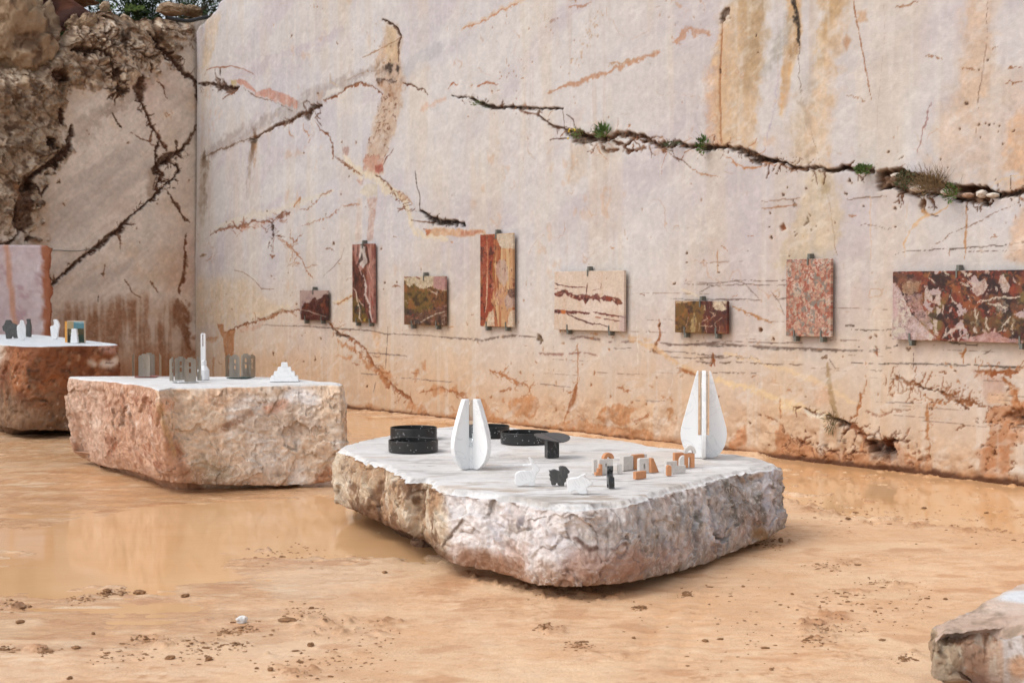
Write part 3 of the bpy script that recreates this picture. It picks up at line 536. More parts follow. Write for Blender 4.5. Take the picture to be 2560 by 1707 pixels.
st(cB((1052, 990), (1070, 1180)), 2.6, (110, 78, 58), .9, .01); st(cB((1085, 1045), (1150, 1100), (1165, 1180)), 3, (90, 60, 44), .9, .01); st(cB((940, 1285), (1030, 1275), (1110, 1272)), 4, (96, 64, 46), .9, .02); st(cB((1080, 1195), (1030, 1260)), 3, (150, 104, 74), .9, .02)
st(cB((970, 1000), (920, 1070)), 3, (190, 150, 118), .8, .02)
po(cB((1110, 1230), (1200, 1180), (1290, 1230), (1360, 1215), (1420, 1230), (1420, 1300), (1250, 1315), (1140, 1300)), (66, 42, 26), .95, .05, .01, .06, grain=.2)
st(cB((1100, 1195), (1200, 1230), (1280, 1270), (1400, 1285), (1500, 1245), (1600, 1228), (1700, 1240), (1790, 1258), (1850, 1300), (1950, 1335), (2060, 1345), (2110, 1318), (2200, 1350), (2360, 1372)), 11, (72, 46, 30), .98, .05, .05, taper=False)
st(cB((1380, 1300), (1430, 1390), (1530, 1385), (1620, 1390), (1720, 1375), (1810, 1345)), 10, (120, 78, 52), .9, .05, .03, brk=.2); st(cB((1500, 1290), (1620, 1335), (1690, 1275), (1770, 1262)), 7, (104, 68, 46), .92, .03, .03)
st(cB((1430, 1390), (1420, 1340)), 9, (70, 44, 30), .9, .04, .03); st(cB((1700, 1310), (1690, 1380), (1560, 1330)), 4, (110, 72, 50), .9, .03)
st(cB((1870, 1320), (1970, 1380), (2060, 1440), (2145, 1475), (2230, 1550)), 4.5, (130, 86, 58), .9, .03, .01); st(cB((2145, 1475), (2170, 1400), (2240, 1370)), 3.5, (160, 110, 78), .9, .02); st(cB((1950, 1340), (2000, 1380), (2060, 1400), (2060, 1345)), 5, (110, 74, 50), .9, .03, .02)
st(cB((2230, 1550), (2300, 1590), (2500, 1640)), 3, (190, 140, 100), .8, .03)
po(cB((1130, 1320), (1270, 1320), (1250, 1600), (1120, 1750), (1080, 1600)), (205, 185, 165), .6, .06, .05); po(cB((1370, 1320), (1480, 1400), (1470, 1560), (1370, 1560)), (205, 188, 170), .5, .05, .05)
CR = cC((-20, 1095), (120, 1085), (250, 1092), (350, 1130), (420, 1170), (500, 1190), (580, 1205))
st(CR, 12, (60, 40, 24), .98, .04, .05, taper=False)
st(cI((20, 160), (60, 180), (210, 205), (300, 250), (400, 265), (540, 245), (620, 275), (740, 250), (860, 262), (1000, 285)), 8, (64, 40, 26), .97, .035, .04, taper=False)
po(cI((560, 262), (640, 262), (760, 238), (880, 252), (880, 285), (760, 275), (620, 295)), (58, 34, 20), .95, .02, .01, .04)
po(cI((1030, 295), (1120, 268), (1230, 258), (1320, 290), (1500, 335), (1690, 395), (1800, 405), (2010, 405), (2040, 445), (2120, 460), (2100, 495), (2040, 500), (2010, 565), (1860, 545), (1750, 545), (1690, 505), (1550, 495), (1400, 490), (1320, 480), (1190, 435), (1040, 430)), (104, 70, 46), .97, .04, .012, .08, grain=.2)
po(cI((1040, 300), (1230, 262), (1330, 300), (1500, 345), (1690, 405), (1560, 420), (1330, 370), (1200, 330), (1060, 330)), (62, 36, 20), .9, .04, .012, .05)
po(cI((1700, 400), (2010, 405), (2020, 440), (1830, 470), (1720, 450)), (74, 40, 22), .9, .03, .01, .05)
st(cI((2020, 450), (2110, 475), (2250, 465), (2352, 445), (2480, 420), (2800, 470), (3300, 440)), 10, (50, 30, 18), .98, .04, .04, taper=False)
for pts_, w_ in ((((1320, 470), (1460, 480), (1560, 490)), 5), (((1700, 510), (1780, 545), (1830, 550)), 6), (((1940, 520), (2030, 575), (2080, 530)), 5), (((1880, 500), (1940, 460), (1990, 500)), 5), (((1050, 430), (1120, 420), (1250, 440)), 5)): st(cI(*pts_), w_, (52, 32, 22), .95, .03, .02)
st(cI((0, 190), (120, 235), (200, 210)), 4, (190, 130, 90), .8, .03); st(cI((150, 210), (260, 265), (400, 270)), 6, (150, 100, 66), .7, .04); st(cC((150, 1150), (300, 1230), (450, 1220)), 3.5, (205, 150, 105), .85, .03)
po(cI((1410, 590), (1450, 525), (1475, 540), (1470, 600), (1420, 625)), (110, 72, 46), .9, .03, .01, .03); st(cI((1430, 620), (1500, 680)), 8, (206, 166, 122), .9, .03); st(cI((1290, 1060), (1280, 950), (1330, 820), (1440, 700), (1580, 640), (1700, 560)), 6, (212, 168, 122), .85, .03)
st(cI((1505, 665), (1580, 675)), 4, (84, 54, 36), .9, .02); st(cI((780, 670), (870, 665)), 4, (180, 128, 90), .8, .03)
for p_ in ((80, 655), (80, 780), (295, 545), (438, 670), (495, 770), (455, 805), (320, 845), (385, 855), (135, 858), (298, 818), (95, 875), (795, 370), (815, 385), (758, 485), (1830, 765), (660, 735), (1195, 770), (2330, 920), (240, 420), (210, 485), (405, 440), (465, 362), (1665, 245), (1135, 120), (920, 592), (1200, 610)): w.dot(cI(p_)[0], 4, (70, 46, 32), .95, .015)
po(cI((170, 770), (205, 740), (230, 790), (190, 805)), (140, 84, 56), .95, .02, .01, .02); st(cI((410, 680), (430, 720), (385, 760)), 4, (84, 62, 46), .9, .02, .01); po(cI((270, 590), (300, 545), (320, 580), (290, 600)), (84, 62, 44), .9, .03, .01)
for pts_, w_, c_ in ((((0, 545), (400, 510)), 2, (165, 140, 122)), (((0, 610), (350, 570)), 3, (180, 140, 110)), (((770, 530), (1130, 495)), 2.6, (140, 118, 104)), (((1300, 995), (1700, 975), (2352, 920)), 3, (96, 80, 70)), (((1180, 1020), (1460, 985)), 2, (120, 100, 88)), (((1800, 1000), (2352, 985)), 2, (120, 100, 88)), (((1520, 980), (1700, 830), (1850, 770), (2352, 520)), 2, (150, 122, 104)), (((860, 740), (1170, 795)), 2, (150, 128, 116)), (((985, 500), (990, 1069)), 3, (206, 166, 128)), (((1835, 590), (1830, 760), (1820, 1060)), 5, (206, 160, 116)), (((540, 290), (620, 600), (685, 1060)), 2.4, (165, 140, 120)), (((480, 0), (540, 230)), 2, (140, 118, 96)), (((1320, 560), (1300, 700)), 2.4, (206, 168, 134)), (((2000, 440), (2150, 350), (2352, 300)), 6, (214, 188, 158)), (((2215, 320), (2240, 450)), 2, (110, 84, 66)), (((2300, 490), (2352, 540)), 4, (150, 96, 62))): st(cI(*pts_), w_, c_, .8, .02)
po(cI((450, 290), (700, 290), (760, 700), (600, 1100), (150, 1100), (300, 600)), (204, 182, 148), .6, .1, .06); po(cI((2330, 600), (2480, 600), (2480, 1100), (2170, 1100), (2250, 800)), (208, 172, 144), .7, .04, .03)
po(cI((520, 290), (600, 300), (620, 520), (480, 500), (560, 380)), (150, 130, 92), .45, .08, .04)
# forks and fresh edges along the main cracks
GC = cB((1110, 1200), (1200, 1230), (1280, 1270), (1400, 1285), (1500, 1245), (1600, 1228), (1700, 1240), (1790, 1258), (1850, 1300), (1950, 1335), (2060, 1345), (2200, 1350), (2360, 1372)) + CR
w.forks(GC, 34, 36, 3.4, (112, 74, 50), 1); w.forks(GC, 26, 60, 2, (196, 146, 108), 2, .8, 0)
w.forks(cI((20, 160), (210, 205), (400, 265), (620, 275), (860, 262), (1000, 285)), 26, 30, 3.2, (110, 72, 48), 3); w.forks(cI((1200, 435), (1400, 490), (1700, 510), (2020, 560)), 30, 34, 3.2, (110, 72, 48), 4); w.forks(cI((2020, 450), (2250, 465), (2480, 420)), 10, 30, 3, (110, 72, 48), 5)
w.forks(cB((35, 880), (280, 945), (500, 990), (820, 1000), (900, 1115), (1120, 1205)), 24, 20, 2.6, (120, 80, 56), 6)
w.forks(cA((20, 775), (190, 790), (330, 800), (440, 815)), 9, 20, 2.6, (104, 66, 44), 7); w.forks(cA((1190, 960), (1060, 1030), (900, 1110), (650, 1220), (515, 1285)), 12, 18, 2.2, (130, 86, 58), 8); w.forks(cA((1190, 960), (1060, 1030), (1000, 1040)), 5, 26, 2.2, (110, 70, 48), 9)
w.forks(cD((160, 700), (450, 612), (735, 595), (918, 488)), 30, 22, 2.6, (165, 110, 84), 10, .75, 0); w.forks(cD((760, 710), (920, 830), (1040, 1000)), 18, 26, 2.6, (180, 126, 88), 11, .75, 0); w.forks(cD((740, 590), (748, 760)), 12, 24, 2.8, (120, 78, 54), 12)
w.forks(cD((1780, 220), (1900, 370), (1990, 500)), 20, 18, 3, (150, 98, 66), 13); w.forks(cD((2075, 460), (2200, 555), (2500, 590)), 10, 20, 3, (70, 44, 32), 14); w.forks(cD((300, 1580), (700, 1440), (1030, 1375)), 14, 20, 2.4, (176, 122, 84), 15, .7, 0)
w.forks(cE((1240, 80), (1440, 240), (1600, 380), (1800, 650), (2030, 860)), 36, 24, 3, (176, 118, 78), 16, .75, 0); w.forks(cF((1225, 200), (1205, 600), (1110, 880)), 14, 22, 2.6, (190, 136, 94), 17, .7, 0); w.forks(cF((20, 590), (255, 725)), 10, 22, 3, (184, 128, 86), 18, .7, 0); w.forks(cF((440, 430), (795, 640)), 14, 24, 3, (190, 136, 94), 19, .7, 0)
w.forks(cG((1350, 400), (1750, 540), (2110, 630)), 46, 40, 3.2, (160, 106, 70), 20, .75, .004); w.forks(cG((1080, 745), (1235, 870), (1460, 880)), 24, 36, 4, (120, 74, 48), 21, .8, .01); w.forks(cG((2000, 362), (2320, 358)), 16, 34, 3, (176, 118, 76), 22, .7, 0); w.forks(cG((700, 625), (960, 690), (1095, 750)), 22, 20, 3, (130, 88, 60), 23, .8, .005); w.forks(cG((600, 740), (760, 900), (1000, 950), (1180, 960)), 30, 26, 3.6, (130, 84, 56), 24, .7, .008); w.forks(cG((1662, 540), (1672, 1000)), 18, 24, 2.6, (188, 134, 92), 25, .7, 0)
for i_ in range(95):
    rr = random.Random(3000 + i_); x_, y_ = rr.uniform(520, 2560), rr.uniform(560, 1150); c_ = rr.choice([(190, 138, 98), (176, 128, 94), (206, 160, 120), (150, 108, 80)]); l_ = rr.uniform(6, 26); an_ = rr.choice([rr.uniform(0, 3.1), rr.gauss(.25, .3)])
    st([(x_, y_), (x_ + math.cos(an_) * l_ * .5 + rr.uniform(-3, 3), y_ + math.sin(an_) * l_ * .5 + rr.uniform(-3, 3)), (x_ + math.cos(an_) * l_, y_ + math.sin(an_) * l_)], rr.uniform(1.2, 3.4), c_, .75, .04)
for i_ in range(60):
    rr = random.Random(4000 + i_); x_, y_ = rr.uniform(1300, 2560), rr.uniform(640, 1100); l_ = rr.uniform(60, 260); dy_ = l_ * (y_ - 731) * .0003
    st([(x_, y_), (x_ + l_ * .5, y_ + dy_ * .5 + rr.uniform(-2, 2)), (x_ + l_, y_ + dy_)], rr.uniform(1, 1.8), rr.choice([(140, 120, 110), (160, 136, 120), (222, 212, 200)]), .6, .01, 0, .5, .3)
vst = fbm2(X * 9, Y * .5, 1.3, 4, 140); w.col = mixc(w.col, (222, 216, 210), sst(.12, .5, vst) * .28); w.col = mixc(w.col, (188, 164, 146), sst(.12, .5, fbm2(X * 14, Y * .6, 1.0, 4, 141)) * sst(-.1, .4, fbm2(X, Y * .5, .6, 3, 142)) * .4)
w.col = mixc(w.col, (224, 218, 214), sst(.2, .5, fbm2(X * 1.2 + Y * .8, Y * 3 - X * 1.6, 4, 4, 143)) * .3)
# generic fine spots & grain
cell = vn2(X * 24, Y * 24, 71); clus = fbm2(X, Y, .9, 3, 72)
mk = sst(.86, .95, cell) * sst(.15, .5, clus); w.col = mixc(w.col, (165, 118, 84), mk * .6); w.disp -= mk * .004
cell = fbm2(X, Y * .8, 7, 4, 73); mk = sst(.34, .5, cell) * sst(.1, .45, fbm2(X, Y, .7, 3, 74)); w.col = mixc(w.col, (208, 162, 124), mk * .28)
cell = np.abs(fbm2(X, Y, 1.6, 5, 76)); mk = sst(.018, .004, cell) * sst(.1, .4, fbm2(X, Y, .5, 3, 77)); w.col = mixc(w.col, (190, 146, 112), mk * sst(-.05, .35, fbm2(X, Y, 6, 3, 177)) * .5)
cell = np.abs(fbm2(X, Y, 2.6, 4, 78)); mk = sst(.014, .003, cell) * sst(.0, .5, fbm2(X, Y, .6, 3, 79)); w.col = mixc(w.col, (222, 212, 200), mk * .5)
gr = fbm2(X, Y, 30, 3, 75); w.col *= (1 + .035 * gr + .03 * fbm2(X, Y, 6, 4, 80))[..., None]
base_band = sst(.10 + .05 * w.W[2] + .03 * w.W[0], .0, Y); w.col = mixc(w.col, (172, 116, 74), base_band * .85); w.col = mixc(w.col, (84, 50, 32), sst(.06, .02, Y + .03 * w.W[2]) * .85)  # lowest strip painted dark for the shade of an undercut foot
und = .02 * fbm2(X, Y, .5, 4, 90) + .004 * fbm2(X, Y, 5, 4, 91)
rough_low = sst(.55, .1, Y + .3 * n2) * sst(6.5, 9, X); und += rough_low * .03 * fbm2(X, Y, 9, 4, 92)
off = w.disp + und
toph = np.interp(xs, [0, .25, .5, .9, 1.3, 4, 9, 22], [5.62, 5.66, 5.74, 5.95, 6.2, 7.0, 7.6, 8.2]) + .05 * vn2(xs * 3, xs * 0, 5) + .03 * vn2(xs * 11, xs * 0, 6)
Zc = np.minimum(Y, toph[None, :]); rnd = sst(.25, 0, toph[None, :] - Y)      # rounded lip
shift = (.14 * np.clip(Y / 5.6, 0, 1.3)) * np.clip(1 - X, 0, 1)
S_ = X + shift; off = off - rnd * rnd * .25
PP = np.stack([WC[0] + WD[0] * S_ + WN[0] * off, WC[1] + WD[1] * S_ + WN[1] * off, Zc - .04 * rnd], -1)
G_WALL = np.array([.80, .81, .795])
keep = (Y[:-1, :-1] <= toph[None, :-1] + .02)
wall = link('quarry_wall', grid_mesh('quarry_wall', PP, w.col, G_WALL, keep=keep), None, M_WALL)
tag(wall, 'tall sawn pale pink marble quarry wall with a long dark crack and hanging slabs', 'quarry wall')
wall_x, wall_top = xs, toph
del w, X, Y, PP, S_, Zc, off, und, n1, n2, n3, dg, mk, cell, gr, clus

# ------------------------------------------------------------------ LEFT FACE
xs = np.arange(-.45, 4.6, .0105); zs = np.concatenate([[-.3], np.arange(-.05, 6.2, .0105)])
w = P2(xs, zs, (206, 194, 184), L_MAP, 203); X, Y = w.X, w.Y; st = w.stroke; po = w.poly
dg = fbm2(X * .6 - Y * .55, Y * 2.6 + X * 1.7, 1.0, 5, 231); n1 = fbm2(X, Y, .6, 4, 232); n2 = fbm2(X, Y, 2.5, 5, 233)
w.col = mixc(w.col, (178, 165, 158), sst(0, .5, dg) * .7); w.col = mixc(w.col, (196, 168, 146), sst(0, .5, n1) * .7); w.col = mixc(w.col, (184, 150, 136), sst(.05, .5, fbm2(X + 9, Y, 1.1, 4, 234)) * .5)
w.col = mixc(w.col, (196, 164, 132), sst(.1, .5, n2) * .35); w.col = mixc(w.col, (214, 202, 192), sst(0, .5, fbm2(X, Y + 7, 1.6, 4, 235)) * .5)
RZ = [(505, 60), (440, 130), (395, 150), (372, 175), (345, 205), (290, 225), (240, 205), (190, 208), (168, 240), (152, 320), (170, 370), (120, 415), (80, 440), (75, 480), (82, 600), (-300, 640), (-300, -120), (505, -120)]
msk = w.disp.copy(); w.poly(RZ, (176, 158, 138), .6, .38, .10, -1.0); rz = np.clip(-(-w.disp) , 0, 1) if False else np.clip(w.disp, 0, 1.5) / 1.0; w.disp[:] = 0
rz = np.clip(rz, 0, 1)
p3 = np.stack([X, Y, X * 0], -1)
f1, e1, r1 = vor3(p3 + .12 * np.stack([w.W[0], w.W[1], w.W[0]], -1), 3.2, 5); f2, e2, r2 = vor3(p3 + .05 * np.stack([w.W[2], w.W[3], w.W[2]], -1), 9.5, 8)
pit = fbm2(X, Y, 11, 4, 240); bigc = fbm2(X, Y, 2.0, 5, 241)
rough = .14 * f1 + .06 * f2 + .10 * bigc + .04 * pit
leftr = sst(.75, 1.6, X - (Y - 3) * .15)         # rough old face bulges toward the viewer's left
w.disp += rz * (rough + .06)
w.col = mixc(w.col, (204, 184, 160), rz * sst(.0, .4, bigc + .4 * f2) * .75)
w.col = mixc(w.col, (112, 88, 66), rz * sst(-.05, -.4, bigc + .5 * pit) * .75)
w.col = mixc(w.col, (130, 100, 74), rz * sst(.2, .5, pit) * .5)
w.col = mixc(w.col, (84, 62, 46), rz * sst(.10, .02, e1) * .75); w.col = mixc(w.col, (118, 92, 70), rz * sst(.12, .02, e2) * .45)
w.col = mixc(w.col, (118, 98, 78), sst(1.5, 2.4, X + .3 * n1) * sst(2.2, 2.8, Y) * .45)
w.col = mixc(w.col, (222, 208, 190), rz * sst(.1, .45, fbm2(X, Y, 8, 4, 270)) * .6); w.col = mixc(w.col, (70, 50, 38), rz * sst(.12, .40, fbm2(X, Y, 13, 4, 271)) * .7)
D2 = (66, 44, 32)
st(c5((1110, 280), (1130, 400), (1120, 520)), 22, (84, 78, 72), .65, .1); st(c5((1110, 130), (1200, 260), (1150, 480)), 12, (96, 86, 78), .5, .1)
for pts_, w_, c_, dd in (
    (cH((268, 1255), (400, 1130), (480, 1060), (560, 1000), (700, 890), (760, 830), (870, 740), (960, 650), (1040, 590), (1060, 540), (1045, 500)), 9, D2, .05),
    (cH((1100, 400), (1060, 440), (1000, 450), (940, 500), (915, 545), (960, 580)), 16, D2, .05), (cH((1040, 350), (1060, 440), (1110, 380), (1170, 260)), 7, (90, 66, 50), .02),
    (cH((940, 360), (925, 420), (930, 510)), 8, D2, .03), (cH((930, 520), (970, 570), (920, 660)), 10, (84, 54, 38), .03), (cH((960, 500), (1010, 470), (1050, 520)), 7, D2, .03),
    (cH((845, -20), (830, 60), (835, 130)), 24, (84, 56, 40), .06), (cH((835, 130), (870, 200), (900, 290), (950, 350), (990, 420)), 9, (92, 60, 42), .03), (cH((900, 300), (885, 370)), 6, (120, 84, 60), .02),
    (cH((770, 310), (850, 355), (920, 385)), 4, (128, 92, 70), .01), (cH((668, 200), (690, 250), (725, 285)), 7, D2, .02), (cH((985, 650), (1050, 740), (1085, 810), (1125, 855)), 6, (100, 70, 50), .02),
    (cH((1112, 915), (1100, 1000), (1095, 1130), (1060, 1260)), 7, (120, 76, 50), .02), (cH((1150, -20), (1170, 60), (1178, 150)), 8, (84, 56, 40), .03), (cH((1175, 60), (1160, 110)), 6, D2, .02),
    (cH((425, 270), (405, 390), (350, 450), (290, 500), (200, 560), (165, 620)), 14, D2, .07), (cH((330, 480), (320, 540)), 7, D2, .03), (cH((190, 600), (240, 680), (280, 620)), 7, D2, .03), (cH((110, 930), (50, 975), (0, 985)), 10, D2, .04), (cH((190, 900), (150, 970)), 8, D2, .04),
    (cH((700, 890), (722, 960), (715, 1010)), 3.5, (120, 88, 66), .01), (cH((740, 1180), (790, 1250), (840, 1290)), 3, (130, 98, 74), .01), (cH((900, 1190), (940, 1260)), 3, (140, 106, 80), .01), (cH((620, 1090), (612, 1160)), 3, (120, 90, 66), .01), (cH((600, 1280), (590, 1320)), 3, D2, .01), (cH((935, 0), (970, 30), (995, 110)), 4, (120, 84, 62), .01),
    (c5((1380, 300), (1480, 430), (1600, 540), (1750, 700), (1860, 790)), 13, D2, .06), (c5((1420, 420), (1500, 480), (1560, 580)), 8, D2, .04), (c5((960, 450), (1010, 580), (1050, 660), (1060, 730)), 9, D2, .04), (c5((1090, 640), (1060, 720)), 8, D2, .04), (c5((1080, 830), (1140, 860), (1200, 830)), 14, (90, 70, 56), .03), (c5((1090, 860), (1070, 990)), 5, (110, 86, 66), .01),
    (c5((680, 460), (800, 470), (930, 465)), 15, (60, 40, 28), .10), (c5((480, 720), (560, 690), (640, 720)), 22, (70, 44, 30), .12), (c5((560, 1000), (580, 1150)), 16, (72, 46, 32), .08), (c5((430, 1360), (490, 1300)), 22, (56, 36, 26), .1), (c5((1680, 100), (1710, 180), (1700, 260)), 7, (100, 82, 66), .03), (c5((780, 760), (800, 820)), 5, (130, 100, 78), .01), (c5((960, 300), (970, 330)), 10, D2, .04)):
    st(pts_, w_, c_, .9, .05, dd)
po(cH((140, 560), (200, 575), (190, 650), (180, 760), (192, 830), (160, 885), (112, 930), (75, 850), (68, 760), (100, 680)), (72, 46, 32), .95, .06, .02, .10, grain=.2)
po(cH((80, 610), (120, 620), (125, 700), (95, 730)), (150, 108, 76), .6, .06, .02)
po(cH((880, 520), (940, 570), (915, 680), (870, 690)), (120, 92, 72), .5, .06, .04)
po(cH((-200, 1000), (60, 980), (120, 960), (160, 1100), (100, 1400), (-200, 1500)), (120, 98, 76), .5, .1, .05)
w.dot(cH((995, 205))[0], 16, (158, 106, 72), .7); w.dot(cH((352, 606))[0], 4, D2, 1, .02); w.dot(cH((252, 716))[0], 4, D2, 1, .02); w.dot(cH((205, 750))[0], 6, D2, .9, .02); w.dot(cH((612, 1162))[0], 5, D2, 1, .02); w.dot(cH((270, 1180))[0], 9, D2, .9, .02); w.dot(cH((270, 1275))[0], 6, D2, .9, .02)
for p_ in ((530, 325), (515, 300), (380, 740), (395, 715), (760, 375), (945, 305), (830, 965), (970, 1075), (1125, 600), (930, 735), (810, 880), (630, 385)): w.dot(cH(p_)[0], 3.5, (100, 72, 52), .85, .01)
st(cH((600, 230), (850, 60)), 30, (168, 158, 152), .35, .15); st(cH((420, 330), (700, 150)), 40, (172, 162, 156), .4, .15)
w.forks(cH((268, 1255), (560, 1000), (760, 830), (960, 650), (1060, 540)), 24, 26, 3, (100, 68, 50), 31); w.forks(cH((1100, 400), (1000, 450), (915, 545), (960, 650)), 26, 30, 3.6, (92, 62, 46), 32, .85, .02); w.forks(cH((845, -20), (835, 130), (900, 290)), 22, 18, 4, (90, 60, 44), 33, .85, .015)
w.forks(c5((1380, 300), (1600, 540), (1860, 790)), 12, 24, 3, (84, 58, 44), 34, .85, .015); w.forks(c5((960, 450), (1060, 730), (1090, 860)), 34, 30, 4, (84, 62, 48), 35, .8, .015); w.forks(c5((700, 300), (1100, 400), (1400, 560)), 60, 34, 4.5, (96, 74, 58), 36, .7, .02); w.forks(c5((1500, 200), (1850, 420)), 26, 30, 2.4, (120, 92, 72), 37, .7, .005)
hat = fbm2(X * 1.1 - Y * 1.0, (Y + X * .9) * 7, 2.6, 4, 249); w.col = mixc(w.col, (206, 188, 170), sst(.1, .45, hat) * (1 - rz) * .25); w.col = mixc(w.col, (166, 140, 120), sst(-.1, -.45, hat) * (1 - rz) * .18)
strk = fbm2(X * 9, Y * .7, 1.0, 4, 250)
sm = w.disp.copy(); c0 = w.col.copy()
po(cH((390, 1350), (470, 1300), (560, 1315), (640, 1330), (700, 1305), (800, 1290), (900, 1275), (1000, 1300), (1085, 1315), (1130, 1400), (1180, 1600), (1180, 2200), (200, 2200), (300, 1500)), (134, 96, 72), .9, .22, .12)
kk = sst(-.3, .35, strk + .6 * fbm2(X, Y, 3, 4, 251)); w.col = c0 + (w.col - c0) * (.25 + .75 * kk)[..., None]
w.col = mixc(w.col, (150, 100, 66), sst(.9, .3, Y + .2 * n2) * .6)
st(cH((1060, 1300), (1090, 1450), (1140, 1600)), 30, (120, 74, 48), .6, .08)
w.col *= (1 + .05 * fbm2(X, Y, 28, 3, 75) + .05 * fbm2(X, Y, 7, 4, 80))[..., None]
topl = np.interp(xs, [-.45, 0, .35, .8, 1.15, 1.4, 1.5, 1.75, 1.95, 2.15, 2.45, 2.8, 3.6, 4.6], [5.62, 5.62, 5.6, 5.58, 5.57, 5.58, 5.50, 5.35, 5.15, 4.90, 4.72, 4.65, 4.5, 4.4])
topl = topl + .06 * vn2(xs * 4, xs * 0, 5) + .04 * vn2(xs * 13, xs * 0, 6)
rnd = sst(.3, 0, topl[None, :] - Y); Zc = np.minimum(Y, topl[None, :])
off = w.disp + .015 * fbm2(X, Y, .8, 4, 260) + .004 * fbm2(X, Y, 9, 3, 261) - rnd * rnd * .22
off = off * sst(-.02, .12, X) + sst(.0, -.1, X) * -.02
PP = np.stack([WC[0] + LD[0] * X + LN[0] * off, WC[1] + LD[1] * X + LN[1] * off, Zc + .05 * rz * fbm2(X, Y, 6, 3, 262) * sst(0.5, 0, topl[None, :] - Y)], -1)
keep = (Y[:-1, :-1] <= topl[None, :-1] + .02)
lw = link('quarry_wall', grid_mesh('quarry_side_wall', PP, w.col, np.array([1.10, 1.11, 1.09]), keep=keep), None, M_ROUGH)
tag(lw, 'brown cracked side face of the quarry at left with a rough weathered top', 'quarry wall')
l_x, l_top = xs, topl
del w, X, Y, PP, p3, f1, f2, e1, e2, off

# ------------------------------------------------------------------ land behind the walls
def dens(c): return c
gx = np.linspace(-30, 40, 281); gy = np.linspace(6, 70, 257); GX, GY = np.meshgrid(gx, gy)
REL = np.stack([GX - WC[0], GY - WC[1]], -1); sm_ = REL @ WD; ln_ = REL @ LD      # along main / along left
dm = -(REL @ WN)                    # behind main wall >0
dl = -(REL @ LN)                    # behind left face >0
hm = np.interp(sm_, xs * 0 + np.linspace(0, 22, len(xs)), np.interp(np.linspace(0, 22, len(xs)), wall_x, wall_top)) - .1
hl = np.interp(ln_, l_x, l_top) - .12
zt = np.where(sm_ > 0, hm, hl); back = np.where(sm_ > 0, dm, dl)
zt = zt + .25 * sst(.2, 2.5, back) * sst(1.2, 2.2, ln_) + .12 * fbm2(GX, GY, .8, 4, 300) * sst(.1, .8, back)
inside = ((dm > .04) & (sm_ > -.5)) | ((dl > .04) & (ln_ > -.5)) | ((dm > .04) & (dl > .04))
colT = np.empty(GX.shape + (3,), np.float32); colT[:] = (98, 58, 38); colT = mixc(colT, (84, 84, 44), sst(.0, .4, fbm2(GX, GY, .9, 4, 301)))
kq = inside[:-1, :-1] & inside[1:, :-1] & inside[:-1, 1:] & inside[1:, 1:]
hill = link('terrain', grid_mesh('terrain', np.stack([GX, GY, zt], -1), colT, 1, keep=kq), None, M_ROUGH); tag(hill, kind='structure')

# ------------------------------------------------------------------ GROUND
gx = np.concatenate([np.linspace(-60, -8.2, 60), np.arange(-8, 8.6, .0115), np.linspace(8.8, 60, 60)])
yl = [4.3]
while yl[-1] < 22.5: yl.append(yl[-1] + min(.045, max(.0085, yl[-1] ** 2 / 3300)))
gy = np.concatenate([np.linspace(-40, 1, 30), np.arange(1.1, 4.3, .03), yl, np.linspace(22.8, 60, 30)])
def G_MAP(pts):
    o = np.array([on_z(*p)[:2] for p in pts]); return o, float(np.mean([F / q[1] for q in o]))
g = P2(gx, gy, (224, 184, 146), G_MAP, 400, (1.3, 9)); X, Y = g.X, g.Y
def pmask(pl, rag, soft):
    g.disp[:] = 0; c_ = g.col.copy()
    for q in pl: g.poly(q, (0, 0, 0), 0, rag, soft, -1)
    m = np.clip(g.disp, 0, 1); g.disp[:] = 0; g.col = c_; return m
def along(s0, s1, d0, d1):      # strip along the wall foot
    a_ = [WC + WD * s + WN * d0 for s in np.linspace(s0, s1, 12)]; b_ = [WC + WD * s + WN * d1 for s in np.linspace(s1, s0, 12)]
    return [tuple(project(np.array([p[0], p[1], 0.0]))[:2]) for p in a_ + b_]
PUD = [c4((-60, 440), (380, 372), (800, 300), (1500, 252), (1950, 225), (2100, 300), (2500, 330), (2700, 470), (2560, 560), (2350, 600), (2100, 575), (1750, 565), (1400, 530), (1330, 640), (1300, 700), (1000, 770), (600, 735), (200, 790), (-60, 790), (-60, 600), (250, 560), (240, 500), (-60, 500)),
              [(1900, 1130), (2640, 1215), (2640, 1345), (2400, 1325), (2230, 1300), (2100, 1285), (1985, 1250), (1930, 1200)],
       [(840, 1035), (1150, 1062), (1700, 1125), (1700, 1200), (1000, 1100), (820, 1075)]]
pm = pmask(PUD, .34, .13)
